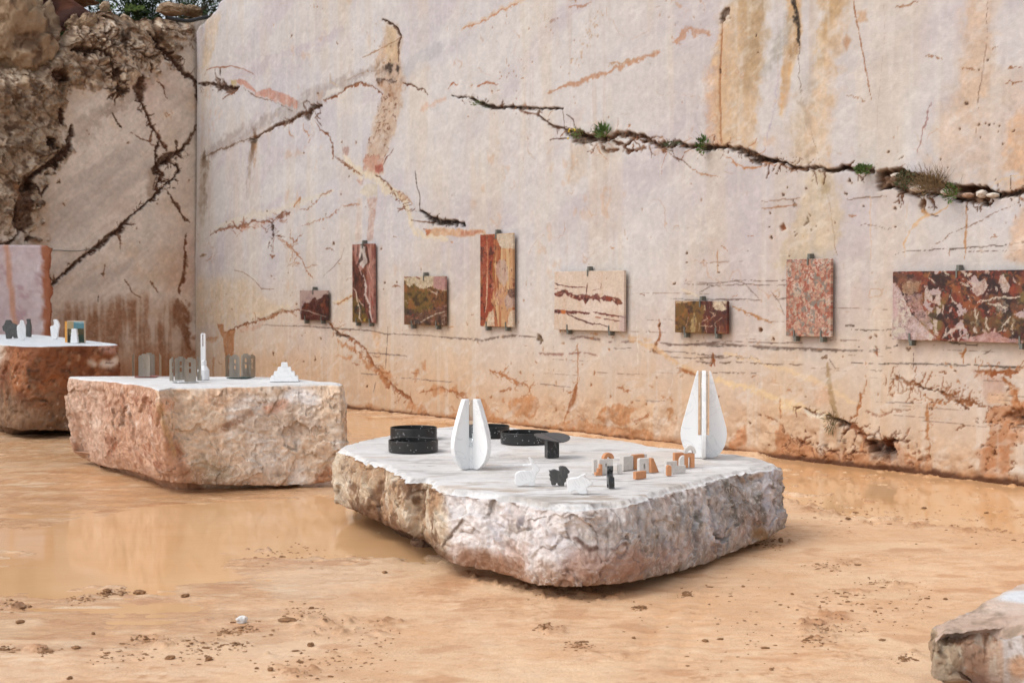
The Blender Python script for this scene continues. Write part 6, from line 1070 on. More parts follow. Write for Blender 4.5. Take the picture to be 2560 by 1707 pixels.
        for a_ in (((820, 470), (880, 560), (940, 700), (930, 780), (850, 700), (800, 760), (790, 600)), ((980, 640), (1050, 600), (1060, 800), (970, 800)), ((970, 830), (1050, 850), (1040, 930), (985, 1000)), ((1080, 790), (1120, 820), (1080, 930)), ((1200, 880), (1250, 830), (1240, 900), (1210, 920)), ((1580, 480), (1780, 370), (1825, 480), (1760, 620), (1650, 655), (1550, 580)), ((2020, 330), (2080, 300), (2190, 500), (2150, 610), (2080, 600), (2010, 450)), ((2240, 340), (2300, 430), (2250, 420)), ((1600, 1120), (1650, 1240), (1580, 1220)), ((1450, 1140), (1440, 1190), (1230, 1240), (1090, 1350), (1110, 1290), (1240, 1180)), ((1180, 1120), (1150, 1280), (1110, 1290)), ((930, 1020), (1000, 1040), (1020, 1320), (960, 1300)), ((1940, 500), (2000, 520), (1990, 600), (1950, 590))):
            po(cL8(*a_), (204, 186, 174), .95, .008, .003)
        po(cL8((1380, 1380), (1540, 1280), (1700, 1280), (1850, 1230), (1980, 1250), (2120, 1330), (2400, 1380), (2400, 1460), (1360, 1420)), (196, 160, 154), .95, .015, .005, grain=.2); po(cL8((2200, 420), (2400, 420), (2400, 640), (2180, 640)), (140, 52, 34), .6, .04, .01)
        for a_ in (((1650, 740), (1800, 720), (1950, 690), (2100, 680), (2352, 655)), ((1860, 760), (2000, 800), (2150, 850)), ((1620, 830), (1640, 1020), (1700, 930)), ((1800, 970), (1790, 1100), (1880, 1200)), ((2210, 980), (2100, 1130), (2020, 1250)), ((2250, 1080), (2220, 1180), (2240, 1270)), ((1130, 260), (1200, 320)), ((1440, 270), (1520, 310), (1570, 270)), ((1380, 440), (1540, 530)), ((1510, 420), (1620, 460)), ((860, 350), (960, 430)), ((1210, 640), (1330, 780))): st(cL8(*a_), 5, (214, 200, 182), .9, .012)
    if ty != 'pebble':
        lum = p.col.mean(-1); dkm = sst(150, 110, lum); va = np.abs(fbm2(X + .04 * p.W[0], Y + .04 * p.W[1], 7, 5, 31 + i)); vb = np.abs(fbm2(X + .03 * p.W[2], Y, 13, 4, 41 + i)); bk = sst(-.1, .3, fbm2(X, Y, 5, 3, 51 + i))
        p.col = mixc(p.col, (206, 184, 164), dkm * sst(.016, .004, va) * bk * .75); p.col = mixc(p.col, (40, 26, 24), dkm * sst(.12, .45, fbm2(X, Y, 19, 4, 61 + i)) * .55); p.col = mixc(p.col, (150, 92, 60), dkm * sst(.18, .45, fbm2(X, Y, 15, 4, 71 + i)) * .45)
        p.col = mixc(p.col, (150, 120, 104), (1 - dkm) * sst(.012, .003, vb) * bk * .6)
        if ty != 'cream': p.col *= .90
    p.col *= np.array({'pebble': (.90, .86, .86), 'cream': (.96, .95, .95)}.get(ty, (1, 1, 1)), np.float32)
    p.col *= (1 + .07 * fbm2(X, Y, 60, 3, 30))[..., None]
    TH = .03; GAP = .028; root = empty('marble_slab', (*(WC + WD * (s0 + s1) / 2 + WN * GAP), zb)); tag(root, lab, 'marble slab', 'marble slabs hung on the quarry wall')
    rot = math.atan2(WD[1], WD[0]); root.rotation_euler = (0, 0, rot)
    # local frame: x along wall, -y out from the wall (towards the viewer)
    lx = X - (s0 + s1) / 2; lz = Y - zb; sgn = -1 if (np.array([-math.sin(rot), math.cos(rot)]) @ WN) < 0 else 1
    GR = np.stack([lx, lx * 0 + sgn * TH, lz], -1); ny, nx = lx.shape
    # wrap the rim: add outer rows / columns folded back to the wall side
    def pad(A_, f_): return np.concatenate([f_(A_[:1]), A_, f_(A_[-1:])], 0)
    def bk(A_): B_ = A_.copy(); B_[..., 1] = 0; return B_
    G2 = pad(GR, bk); C2 = np.concatenate([p.col[:1], p.col, p.col[-1:]], 0)
    G3 = np.concatenate([bk(G2[:, :1]), G2, bk(G2[:, -1:])], 1); C3 = np.concatenate([C2[:, :1], C2, C2[:, -1:]], 1)
    pn = link('panel', grid_mesh('slab_panel', G3, C3, .92), root, M_SLAB, smooth=False)
    pn.data.validate()
    def clip(xc, top):
        bm = bmesh.new(); zc = H_ if top else 0; dz = 1 if top else -1
        addbox(bm, (xc + .006, sgn * .008, zc + dz * .024), (.026, .060, .044)); addbox(bm, (xc - .006, sgn * (TH + .005), zc - dz * .020), (.014, .008, .070)); addbox(bm, (xc, sgn * .016, zc + dz * .0085), (.016, .040, .013))
        bm_obj('clip', bm, M_CLIP, root)
    clip({'wide': -.12}.get(ty, 0), True)
    for fx in ((-.30, .30) if ty != 'wide' else (-.38, .3)): clip(fx * W_, False)
del p, X, Y

# ------------------------------------------------------------------ things on block 1
T1 = .47; TS = T1 + .004
def spot(px, py, T): q = on_z(px, py, T); return np.array([q[0], q[1], T + .004])
# bowls
def bowl_mesh(R, H, seed):
    rng = np.random.default_rng(seed); n_, k = 300, 20; th = .005
    pr = [(R - .008, .0), (R, .004)] + [(R, .004 + (H - .004) * j / k) for j in range(1, k + 1)] + [(R - th, H)] + [(R - th, H - (H - .008) * j / k) for j in range(1, k + 1)] + [(R * .6, .008), (.0001, .008)]
    a = np.linspace(0, 2 * math.pi, n_, endpoint=False); P = np.array([[(r * math.cos(t), r * math.sin(t), z) for t in a] for r, z in pr]); me = grid_mesh('bowl', P, closed=True)
    nf = len(me.polygons); fc = np.zeros((nf, 4), np.float32); fc[:, :3] = .012; fc[:, 3] = 1; rows_ = np.arange(nf) // n_; cols_ = np.arange(nf) % n_
    cl_ = vn2(cols_ / 11.0, rows_ / 4.0, seed); wall_r = ((rows_ > 2) & (rows_ < k)) | ((rows_ > k + 3) & (rows_ < 2 * k + 1)); sp = wall_r & (rng.random(nf) < np.where(cl_ > .25, .030, .002))
    fc[sp, :3] = .75; ca = me.color_attributes.new('Col', 'FLOAT_COLOR', 'CORNER'); ca.data.foreach_set('color', np.repeat(fc, 4, 0).reshape(-1)); return me  # white faces stand for light showing through small holes
m_, t_1, b_1 = mat('black_light_dots'); a_1 = nn(t_1, 'ShaderNodeAttribute', attribute_name='Col'); n_1 = nn(t_1, 'ShaderNodeTexNoise', Scale=40.0); v_1 = nn(t_1, 'ShaderNodeMapRange'); v_1.inputs[3].default_value = .3; v_1.inputs[4].default_value = .42; t_1.links.new(n_1.outputs[0], v_1.inputs[0]); t_1.links.new(v_1.outputs[0], b_1.inputs['Roughness']); t_1.links.new(a_1.outputs['Color'], b_1.inputs['Base Color']); M_BOWL = m_
for k, (x, yb, R, H, lab) in enumerate(((1032.8, 1136, .161, .074, 'black round tray with painted light dots nearest the left edge, in front of its twin'), (1033.8, 1104, .164, .082, 'black round tray with painted light dots half hidden behind the front left tray'), (1221, 1098, .150, .080, 'black round tray with painted light dots partly hidden behind the small white vase'), (1311.5, 1115, .165, .078, 'black round tray with painted light dots beside the split disc stand'))):
    f = on_z(x, yb, T1); cy = f[1] + R; cx = (x - CX) / F * (cy * math.cos(PITCH)) * 1.002
    me = bowl_mesh(R, H, 10 + k); o = link('round_tray', me, None, M_BOWL); o.location = (cx, cy, TS); o.rotation_euler = (0, 0, -math.pi / 2 + k); tag(o, lab, 'tray', 'black trays with painted light dots')
# vases
def vase(name, loc, rz, H, prof_r, th, slot_r, slot_z, lab, glass_r, glass_z=None):
    root = empty(name, loc, rz); tag(root, lab, 'vase', 'crossed plate vases')
    outer = [(r, z) for r, z in prof_r]
    for j in range(4):
        pts = [(th * .5 if True else 0, 0)] + outer + [(slot_r, H), (slot_r, slot_z), (th * .5, slot_z)]
        bm = prism(pts, th, .0025); bmesh.ops.rotate(bm, cent=(0, 0, 0), matrix=Matrix.Rotation(j * math.pi / 2, 3, 'Z'), verts=bm.verts); bm_obj('fin', bm, M_WHITE, root)
    bm = bmesh.new(); addbox(bm, (0, 0, slot_z / 2 - .001), (th - .001, th - .001, slot_z - .002)); 
    if th > .03: addbox(bm, (0, 0, slot_z / 2 - .002), (.060, .060, slot_z - .004), Matrix.Rotation(math.pi / 4, 3, 'Z'))
    bm_obj('core', bm, M_WHITE, root)
    g0, g1 = slot_z + .002, (glass_z or H - .004); bm = lathe([(glass_r - .0015, g1), (glass_r, g1), (glass_r, g0), (.0005, g0), (.0005, g0 + .004), (glass_r - .0015, g0 + .004), (glass_r - .0015, g1)], 40); bm_obj('glass_tube', bm, M_GLASS, root, True)
p2s = 4.36e-4
def pr2(sc, hs, lst): return [(r * sc, z * hs) for r, z in lst]
B2 = [(0, 0), (140, 0), (185, 22), (250, 85), (295, 165), (322, 260), (330, 345), (322, 420), (300, 505), (262, 640), (200, 870), (140, 1090), (108, 1205), (99, 1230), (90, 1240)]
v2 = spot(1760, 1146, T1); v2[1] += .02
vase('vase', v2, math.radians(-6.6), .541, pr2(p2s, p2s, B2[1:]), .024, .0345, .14, 'tall white marble vase of crossed plates at the right end of the block', .026)
B1 = [(.066, 0), (.090, .014), (.122, .046), (.143, .088), (.152, .130), (.149, .165), (.139, .210), (.116, .280), (.088, .350), (.064, .404)]
v1 = spot(1176.5, 1177, T1); v1[1] += .09
vase('vase', v1, math.radians(46), .404, B1, .032, .031, .130, 'smaller white marble vase of crossed plates beside the black trays', .020)
# split disc stand
d0 = spot(1380, 1146, T1); d0[1] += .03; root = empty('disc_stand', d0, 0); tag(root, 'dark split disc on a black marble foot beside the black trays', 'disc stand')
for sg, nm in ((-1, 'foot'), (1, 'foot')):
    bm = bmesh.new(); addbox(bm, (sg * .0215 + .0, sg * .008, .053), (.041, .055, .106)); bmesh.ops.bevel(bm, geom=bm.edges[:], offset=.002, segments=2, affect='EDGES'); bm_obj(nm, bm, M_BLACKM, root, rz=math.radians(20))
for sg in (-1, 1):
    bm = bmesh.new(); n_ = 40; R = .112; ring = [(R * math.sin(math.pi * i / n_) * sg, R * math.cos(math.pi * i / n_)) for i in range(n_ + 1)]
    vs = [bm.verts.new((x + sg * .0025, y, 0)) for x, y in ring]; f = bm.faces.new(vs); r = bmesh.ops.extrude_face_region(bm, geom=[f]); bmesh.ops.translate(bm, vec=(0, 0, .005), verts=[v for v in r['geom'] if isinstance(v, bmesh.types.BMVert)]); bmesh.ops.recalc_face_normals(bm, faces=bm.faces)
    o = bm_obj('half_disc', bm, M_DISC, root); o.location = (0, 0, .118); o.rotation_euler = (math.radians(9), math.radians(-7 * sg), math.radians(32))
bm = bmesh.new(); addbox(bm, (0, 0, .109), (.05, .05, .012)); bm_obj('bracket', bm, M_DISC, root, rz=math.radians(20))
# animals on block 1
def figure(name, pts, x0, k, px, py, T, th, m, lab, cat, rz=0, bev=.003, sm=1, grp=None, dy=0, bx0=1240, by0=1110):
    q = on_z(px, py, T); P = prof(smooth_poly(pts, sm) if sm else pts, x0, k, q[1] + dy); bm = prism(P, th, bev); o = bm_obj(name, bm, m); o.location = (float(q[0] * (q[1] + dy) / q[1]), float(q[1] + dy), T + .004); o.rotation_euler = (0, 0, rz); tag(o, lab, cat, grp); return o
K4 = 6.533; GA_ = 'small stone animal figures'
def x4(x): return 1240 + x / K4
def y4(y): return 1110 + y / K4
figure('rabbit_figure', [(312, 692), (303, 560), (318, 490), (370, 455), (450, 443), (540, 450), (596, 438), (575, 372), (440, 378), (436, 342), (572, 343), (556, 300), (530, 240), (552, 222), (605, 270), (645, 350), (690, 378), (722, 440), (695, 470), (662, 480), (645, 560), (628, 620), (650, 696), (545, 700), (530, 662), (482, 656), (450, 692)], 470, K4, x4(470), y4(700), T1, .034, M_WHITE, 'white marble rabbit figure with two raised ears', 'animal figure', .06, .0035, 1, GA_, .02)
figure('sheep_figure', [(862, 438), (900, 446), (930, 430), (965, 428), (1000, 442), (1035, 456), (1030, 392), (1052, 376), (1100, 374), (1142, 386), (1204, 462), (1190, 492), (1165, 495), (1172, 560), (1142, 580), (1137, 630), (1112, 640), (1110, 692), (1020, 692), (1002, 648), (980, 650), (965, 682), (905, 682), (900, 632), (878, 600), (888, 560), (865, 522), (880, 490)], 1010, K4, x4(1010), y4(692), T1, .034, M_GREYM, 'dark grey stone sheep figure standing between rabbit and pig', 'animal figure', .12, .0015, 0, GA_, .02)
figure('pig_figure', [(1168, 602), (1200, 570), (1350, 556), (1382, 520), (1462, 492), (1474, 508), (1440, 545), (1500, 575), (1540, 618), (1578, 625), (1572, 682), (1505, 702), (1480, 762), (1512, 818), (1440, 830), (1362, 826), (1340, 792), (1302, 770), (1270, 772), (1240, 802), (1182, 797), (1163, 700)], 1350, K4, x4(1350), y4(830), T1, .036, M_WHITE, 'white marble pig figure in front of the black upright figure', 'animal figure', -.12, .004, 1, GA_, .02)
figure('dog_figure', [(-95, 0), (-60, 0), (-55, 60), (40, 60), (48, 0), (85, 0), (95, 120), (100, 210), (92, 350), (30, 360), (20, 290), (60, 235), (40, 200), (-70, 180), (-95, 110)], 0, 6.533 / 1.0, x4(1872), y4(745), T1, .031, M_BLACKM, 'narrow black stone animal figure seen end on beside the toy building blocks', 'animal figure', math.radians(97), .0015, 0, GA_, .04).scale = (1, 1, 1)
# the outline above was given upside down (z up): flip it
o = COL.objects[-1] if False else bpy.data.objects['dog_figure']; me = o.data; co_ = np.empty(len(me.vertices) * 3, np.float32); me.vertices.foreach_get('co', co_); co_ = co_.reshape(-1, 3); co_[:, 2] = co_[:, 2].max() - co_[:, 2]; me.vertices.foreach_set('co', co_.reshape(-1)); me.flip_normals(); me.update()
# toy architecture: crop (1440,1090,k=6.533)
GT = 'stone toy building blocks'
def x5(x): return 1440 + x / K4
def y5(y): return 1090 + y / K4
def arch(cx_, r, n_=14, a0=math.pi, a1=0): return [(cx_ + r * math.cos(a0 + (a1 - a0) * i / n_), r * math.sin(a0 + (a1 - a0) * i / n_)) for i in range(n_ + 1)]
def toy(name, pts, px, py, yaw, th, m, lab, up=0, holes=None, left=True):
    """pts in metres from the front-left bottom corner; px,py = that corner"""
    q = on_z(x5(px), y5(py), T1); yw = math.radians(yaw); bm = prism(pts, th, .0012, th / 2); o = bm_obj(name, bm, m); o.location = (float(q[0]), float(q[1]), TS + up); o.rotation_euler = (0, 0, yw); tag(o, lab, 'toy block', GT)
    return o
def ppm(py): q = on_z(1500, y5(py), T1); return q[1] / F / K4
def rect(w_, h_): return [(0, 0), (w_, 0), (w_, h_), (0, h_)]
def walls_with_hole(w_, h_, hx0, hx1, hz0, hz1, arched=False):
    """outline with a slot down to the ground when hz0==0, else built as frame of two prisms is avoided by a keyhole cut"""
    top = [(hx1, hz1), (hx0, hz1)]
    if arched: c_ = (hx0 + hx1) / 2; r_0 = (hx1 - hx0) / 2; top = [(c_ + x, hz1 - r_0 + z) for x, z in arch(0, r_0, 10, 0, math.pi)]
    if hz0 <= 0: return [(0, 0), (hx0, 0)] + list(reversed(top)) + [(hx1, 0), (w_, 0), (w_, h_), (0, h_)]
    e = .0004; return [(0, 0), (hx0, 0), (hx0, hz0)] + [(hx0, hz0)][:0] + list(reversed(top)) + [(hx1, hz0), (hx0 + e, hz0), (hx0 + e, 0), (w_, 0), (w_, h_), (0, h_)]
s = ppm(630)
toy('toy_block', walls_with_hole(250 * s, 246 * s, 100 * s, 144 * s, 118 * s, 180 * s), 380, 640, 22, .030, M_TRAV, 'tall pale toy block with a small window, carrying the terracotta half arch')
toy('toy_block', rect(92 * s, 240 * s), 288, 634, 18, .030, M_TRAV, 'plain pale toy block behind the terracotta steps')
o = toy('toy_arch', [(x + .034, z) for x, z in arch(0, .034)] + [(x + .034, z) for x, z in arch(0, .013, 10, 0, math.pi)], 455, 630, 26, .030, M_TERRA, 'terracotta half arch resting on the window block', up=246 * s); 
toy('toy_steps', [(0, 0), (118 * s, 0), (118 * s, 178 * s), (78 * s, 178 * s), (78 * s, 115 * s), (40 * s, 115 * s), (40 * s, 52 * s), (0, 52 * s)], 326, 656, 24, .022, M_TERRA, 'terracotta stepped toy block of three steps')
s = ppm(618); toy('toy_block', [(0, 0), (68 * s, 0), (68 * s, 125 * s)] + [(34 * s + x, 125 * s + z) for x, z in arch(0, 34 * s, 12, 0, math.pi)][1:-1] + [(0, 125 * s)], 690, 622, 10, .028, M_TRAV, 'small pale toy block with a rounded top')
s = ppm(570); toy('toy_block', rect(235 * s, 232 * s), 776, 578, 42, .030, M_TRAV, 'wide plain pale toy block behind the rounded toy block')
toy('toy_block', [(0, 0), (230 * s, 0), (230 * s, 240 * s), (0, 240 * s)], 952, 556, 38, .028, M_TERRA, 'terracotta toy block joined to the wide pale one')
toy('toy_block', rect(50 * s, 238 * s), 1124, 540, 38, .030, M_TRAV, 'thin pale toy block at the end of the terracotta piece')
s = ppm(608); cnr = [(30 * s + 30 * s * math.cos(a), 205 * s + 30 * s * math.sin(a)) for a in np.linspace(math.pi, math.pi / 2, 7)]
toy('toy_block', [(0, 0), (78 * s, 0), (78 * s, 60 * s)] + [(96 * s + x, 130 * s + z) for x, z in arch(0, 18 * s, 8)] + [(114 * s, 60 * s), (78.5 * s, 60 * s), (78.5 * s, 0), (200 * s, 0), (200 * s, 235 * s)] + list(reversed(cnr)), 1035, 612, 22, .030, M_TRAV, 'pale toy block with a rounded corner and arched niche')
toy('toy_wedge', [(0, 0), (160 * s, 0), (46 * s, 240 * s), (0, 240 * s)], 1228, 610, 30, .024, M_TERRA, 'terracotta wedge shaped toy block')
s = ppm(715); toy('toy_block', rect(240 * s, 122 * s), 981, 718, 40, .024, M_TERRA, 'low terracotta brick shaped toy block lying in front')
s = ppm(655); toy('toy_block', [(0, 0), (78 * s, 0), (78 * s, 135 * s)] + [(39 * s + x, 135 * s + z) for x, z in arch(0, 39 * s, 12, 0, math.pi)][1:-1] + [(0, 135 * s)], 1487, 660, 10, .026, M_TERRA, 'small terracotta toy block with a rounded top')
s = ppm(625); toy('toy_arch', [(0, 0), (30 * s, 0), (30 * s, 90 * s)] + [(88 * s + x, 110 * s + z) for x, z in arch(0, 55 * s, 12)] + [(143 * s, 0), (280 * s, 0), (280 * s, 0), (400 * s, 0), (400 * s, 118 * s), (210 * s, 118 * s), (210 * s, 215 * s), (0, 215 * s)][0:1] + [(400 * s, 0), (400 * s, 120 * s), (225 * s, 120 * s), (225 * s, 205 * s), (0, 205 * s)], 1478, 632, 32, .020, M_TRAV, 'pale toy arch bridge with a long low tail')
s = ppm(530); toy('toy_block', rect(155 * s, 235 * s), 1615, 520, 20, .03, M_TERRA, 'terracotta toy block farthest back behind the quarter curve')
toy('toy_curve', [(0, 0), (80 * s, 0), (80 * s, 218 * s)] + [(80 * s - 80 * s * math.sin(a), 120 * s + 98 * s * math.cos(a)) for a in np.linspace(.1, math.pi / 2, 8)], 1690, 548, 6, .030, M_TRAV, 'pale quarter curve toy block beside the doorway block')
toy('toy_doorway', walls_with_hole(172 * s, 232 * s, 68 * s, 104 * s, 0, 170 * s), 1768, 524, 3, .040, M_TERRA, 'terracotta doorway toy block carrying the pale half arch')
toy('toy_arch', [(x + .0355, z * 1.3) for x, z in arch(0, .0355)] + [(x + .0355, z * 1.3) for x, z in arch(0, .016, 10, 0, math.pi)], 1768, 524, 3, .040, M_TRAV, 'pale half arch resting on the doorway block', up=232 * s)

# ------------------------------------------------------------------ things on block 2
T2 = .796
def x2(x): return 290 + x / 4.704
def y2(y): return 800 + y / 4.704
GS = 'steel castle candle holders'
def castle(px, py, rz, lab, mb, sc=1.0):
    q = spot(x2(px), y2(py), T2); q[1] += .09; root = empty('castle_holder', q, rz); tag(root, lab, 'candle holder', GS)
    bm = bmesh.new(); addbox(bm, (0, 0, .005), (.17, .17, .008)); bm_obj('base', bm, mb, root)
    W_, H_, t = .094, .192, .003; hw = W_ / 2
    topc = [(hw, H_ - .02), (hw * .8, H_ - .006), (hw * .55, H_ - .008), (hw * .38, H_ + .006), (hw * .18, H_ + .004), (0, H_ + .008), (-hw * .18, H_ + .004), (-hw * .38, H_ + .006), (-hw * .55, H_ - .008), (-hw * .8, H_ - .006), (-hw, H_ - .02)]
    for j in range(4):
        # plate with two slots, assembled from strips so the openings are real
        bm = bmesh.new(); z0 = .009; a1, a2 = -.008, .008; w1, w2, w3, w4 = .075, .108, .125, .158
        xs_ = [-hw, -hw * .8, -hw * .55, -hw * .38, -hw * .18, a1, a2, hw * .18, hw * .38, hw * .55, hw * .8, hw]; zs_ = [z0, w1, w2, w3, w4, None]
        def tz(x): return float(np.interp(x, [p[0] for p in reversed(topc)], [p[1] for p in reversed(topc)]))
        def bow(x): return -.010 * (x / hw) ** 2
        G = {}
        for ii, x in enumerate(xs_):
            for jj, z in enumerate(zs_): G[ii, jj] = bm.verts.new((x, bow(x), tz(x) if z is None else z))
        fs = []
        for ii in range(len(xs_) - 1):
            for jj in range(len(zs_) - 1):
                if ii == 5 and jj in (1, 3): continue
                fs.append(bm.faces.new((G[ii, jj], G[ii + 1, jj], G[ii + 1, jj + 1], G[ii, jj + 1])))
        bmesh.ops.solidify(bm, geom=bm.faces[:], thickness=t)
        bmesh.ops.translate(bm, vec=(0, -.102, 0), verts=bm.verts); bmesh.ops.rotate(bm, cent=(0, 0, 0), matrix=Matrix.Rotation(j * math.pi / 2, 3, 'Z'), verts=bm.verts); bmesh.ops.recalc_face_normals(bm, faces=bm.faces); bm_obj('plate', bm, M_STEEL, root)
castle(330, 682, math.radians(4), 'steel castle shaped holder at left on a pink base plate', M_PINKB)
castle(785, 742, math.radians(33), 'steel castle shaped holder standing directly beside the white minaret', M_WHITE)
castle(1440, 694, math.radians(-14), 'steel castle shaped holder at right on a dark green base plate', M_GREENB)
q = spot(x2(1015), y2(712), T2); q[1] += .045; s = 11.1 / F / 4.704; root = empty('minaret_model', q); tag(root, 'slender white minaret model with an arched door and split shaft', 'model tower')
def octa(pr, n_=8):
    bm = lathe(pr, n_, True); bmesh.ops.rotate(bm, cent=(0, 0, 0), matrix=Matrix.Rotation(math.pi / 8, 3, 'Z'), verts=bm.verts); bmesh.ops.bevel(bm, geom=bm.edges[:], offset=.0012, segments=1, affect='EDGES'); return bm
M_WH2 = simple_mat('white_plaster', (.78, .79, .80), .5, 0, .4, 30, .02)
bm_obj('body', octa([(72 * s, 0), (72 * s, 118 * s), (40 * s, 172 * s)]), M_WH2, root); bm_obj('neck', octa([(39 * s, 172 * s), (39 * s, 232 * s), (30 * s, 236 * s)]), M_WH2, root)
w_ = 27 * s; bm = prism([(-w_, 236 * s), (w_, 236 * s), (w_, 540 * s), (w_ * .75, 562 * s), (0, 568 * s), (-w_ * .75, 562 * s), (-w_, 540 * s), (-w_, 330 * s), (-w_ * .25, 400 * s), (-w_ * .25, 545 * s), (w_ * .25, 545 * s), (w_ * .25, 400 * s), (-w_ * .24, 399 * s), (-w_, 329 * s)], .03, 0); 
bmesh.ops.delete(bm, geom=bm.verts[:], context='VERTS')
for sg in (-1, 1): addbox(bm, (sg * w_ * .64, 0, 396 * s), (w_ * .72, .030, 320 * s))
addbox(bm, (0, 0, 320 * s), (w_ * .6, .028, 168 * s)); addbox(bm, (0, 0, 558 * s), (w_ * 1.5, .029, 14 * s)); bm_obj('shaft', bm, M_WH2, root)
dr = prism([(-15 * s, 0), (15 * s, 0), (15 * s, 46 * s), (9 * s, 60 * s), (0, 65 * s), (-9 * s, 60 * s), (-15 * s, 46 * s)], .004, 0); M_NICHE = simple_mat('grey_niche', (.25, .25, .26), .8); bm_obj('door', dr, M_NICHE, root, loc=(-24 * s, -67 * s, .001), rz=math.radians(-12))
q = spot(x2(1955), y2(731), T2); q[1] += .11; s = 11.0 / F / 4.704; root = empty('stepped_pyramid', q, math.radians(8)); tag(root, 'white marble stepped pyramid model of four tiers', 'model pyramid')
zz = 0
for wd, wt_, hh in ((172, 160, 60), (132, 120, 56), (86, 76, 54), (44, 34, 58)):
    bm = bmesh.new(); vs = addbox(bm, (0, 0, .5), (1, 1, 1))
    for v in bm.verts: k = wd if v.co.z < .5 else wt_; v.co.x *= 2 * k * s; v.co.y *= 2 * k * s; v.co.z = zz + v.co.z * hh * s
    bmesh.ops.bevel(bm, geom=bm.edges[:], offset=.003, segments=2, affect='EDGES'); bm_obj('tier', bm, M_WHITE, root); zz += hh * s - .0005

# ------------------------------------------------------------------ things on block 3
T3 = .957; K8 = 9.046
def x8(x): return x / K8
def y8(y): return 780 + y / K8
figure('bear_figure', [(65, 335), (112, 292), (150, 195), (165, 188), (240, 190), (272, 255), (390, 298), (450, 330), (460, 600), (325, 602), (302, 556), (272, 556), (250, 612), (152, 614), (130, 455), (82, 432)], 250, K8, x8(250), y8(612), T3, .05, M_GREYM, 'dark grey stone bear figure at the far left', 'animal figure', .0, .003, 0, GA_, .02)
figure('bird_figure', [(388, 330), (425, 292), (458, 275), (460, 202), (480, 192), (540, 195), (556, 275), (588, 370), (575, 560), (545, 652), (482, 652), (440, 640), (402, 560)], 488, K8, x8(488), y8(652), T3, .06, M_WHITE, 'white stone bird figure in front of the dark bear', 'animal figure', .3, .006, 1, GA_, .02)
figure('bird_figure', [(615, 160), (685, 160), (690, 240), (710, 345), (700, 570), (600, 566), (605, 300), (628, 255)], 655, K8, x8(655), y8(572), T3, .08, M_GREYM, 'narrow dark grey bird figure behind the white bird', 'animal figure', .15, .003, 0, GA_, .02)
figure('pelican_figure', [(1215, 182), (1240, 172), (1300, 176), (1345, 250), (1362, 320), (1335, 400), (1305, 600), (1280, 622), (1180, 622), (1150, 350), (1150, 325), (1225, 318), (1240, 250)], 1255, K8, x8(1255), y8(624), T3, .05, M_WHITE, 'white stone pelican figure beside the picture box', 'animal figure', .05, .006, 1, GA_, .02)
q = on_z(x8(1520), y8(705), T3); s = q[1] / F / K8; bw_, bh_, bd_ = 385 * s, 498 * s, .06
root = empty('picture_box', (q[0] + bw_ / 2, q[1] + .03, TS - T1 + T3), math.radians(3)); tag(root, 'upright cardboard box with an orange spine and landscape picture on its front', 'box')
bm = bmesh.new(); addbox(bm, (0, 0, bh_ / 2), (bw_, bd_, bh_)); bm_obj('carton', bm, simple_mat('pale_card', (.6, .48, .36), .6), root)
bm = bmesh.new(); addbox(bm, (-bw_ / 2 - .012, -bd_ / 2 + .01, bh_ / 2), (.024, .02, bh_ - .008)); bm_obj('spine', bm, simple_mat('orange_card', (.72, .33, .06), .6), root)
nx, ny = 90, 110; ux, uz = np.meshgrid(np.linspace(0, 1, nx), np.linspace(0, 1, ny)); n_ = fbm2(ux, uz, 5, 4, 801); c = np.empty((ny, nx, 3), np.float32); c[:] = (92, 80, 56)
c = mixc(c, (176, 156, 118), sst(.62, .66, uz + .05 * n_) * (ux < .38)); c = mixc(c, (96, 140, 150), sst(.64, .68, uz + .03 * n_) * (ux >= .38)); c = mixc(c, (158, 188, 194), sst(.9, 1.0, uz + .1 * n_) * (ux >= .38)); c = mixc(c, (150, 140, 96), sst(0, .2, n_) * (uz < .64) * (uz > .35)); c = mixc(c, (60, 76, 62), sst(.36, .3, uz + .08 * n_)); c = mixc(c, (48, 40, 30), sst(.5, .3, uz) * (ux < .3) * .8)
link('picture', grid_mesh('picture', np.stack([(ux - .5) * (bw_ - .006), ux * 0 - bd_ / 2 - .0015, .004 + uz * (bh_ - .012)], -1), c, .8), root, M_VC)
q = on_z(x8(1708), y8(708), T3); s = q[1] / F / K8; root = empty('stepped_tower', (q[0], q[1] - .03, TS - T1 + T3)); tag(root, 'small white stepped tower model leaning against the picture box', 'model tower'); zz = 0
for hw_, hh in ((84, 85), (76, 80), (68, 75), (58, 85)):
    bm = bmesh.new(); addbox(bm, (-8 * s * (84 - hw_) / 10, 0, .5), (1, 1, 1))
    for v in bm.verts: k = hw_ * (1 if v.co.z < .5 else .93); v.co.x *= 2 * k * s; v.co.y *= .05; v.co.z = zz + v.co.z * hh * s
    bmesh.ops.bevel(bm, geom=bm.edges[:], offset=.003, segments=2, affect='EDGES'); bm_obj('tier', bm, M_WH2, root); zz += hh * s

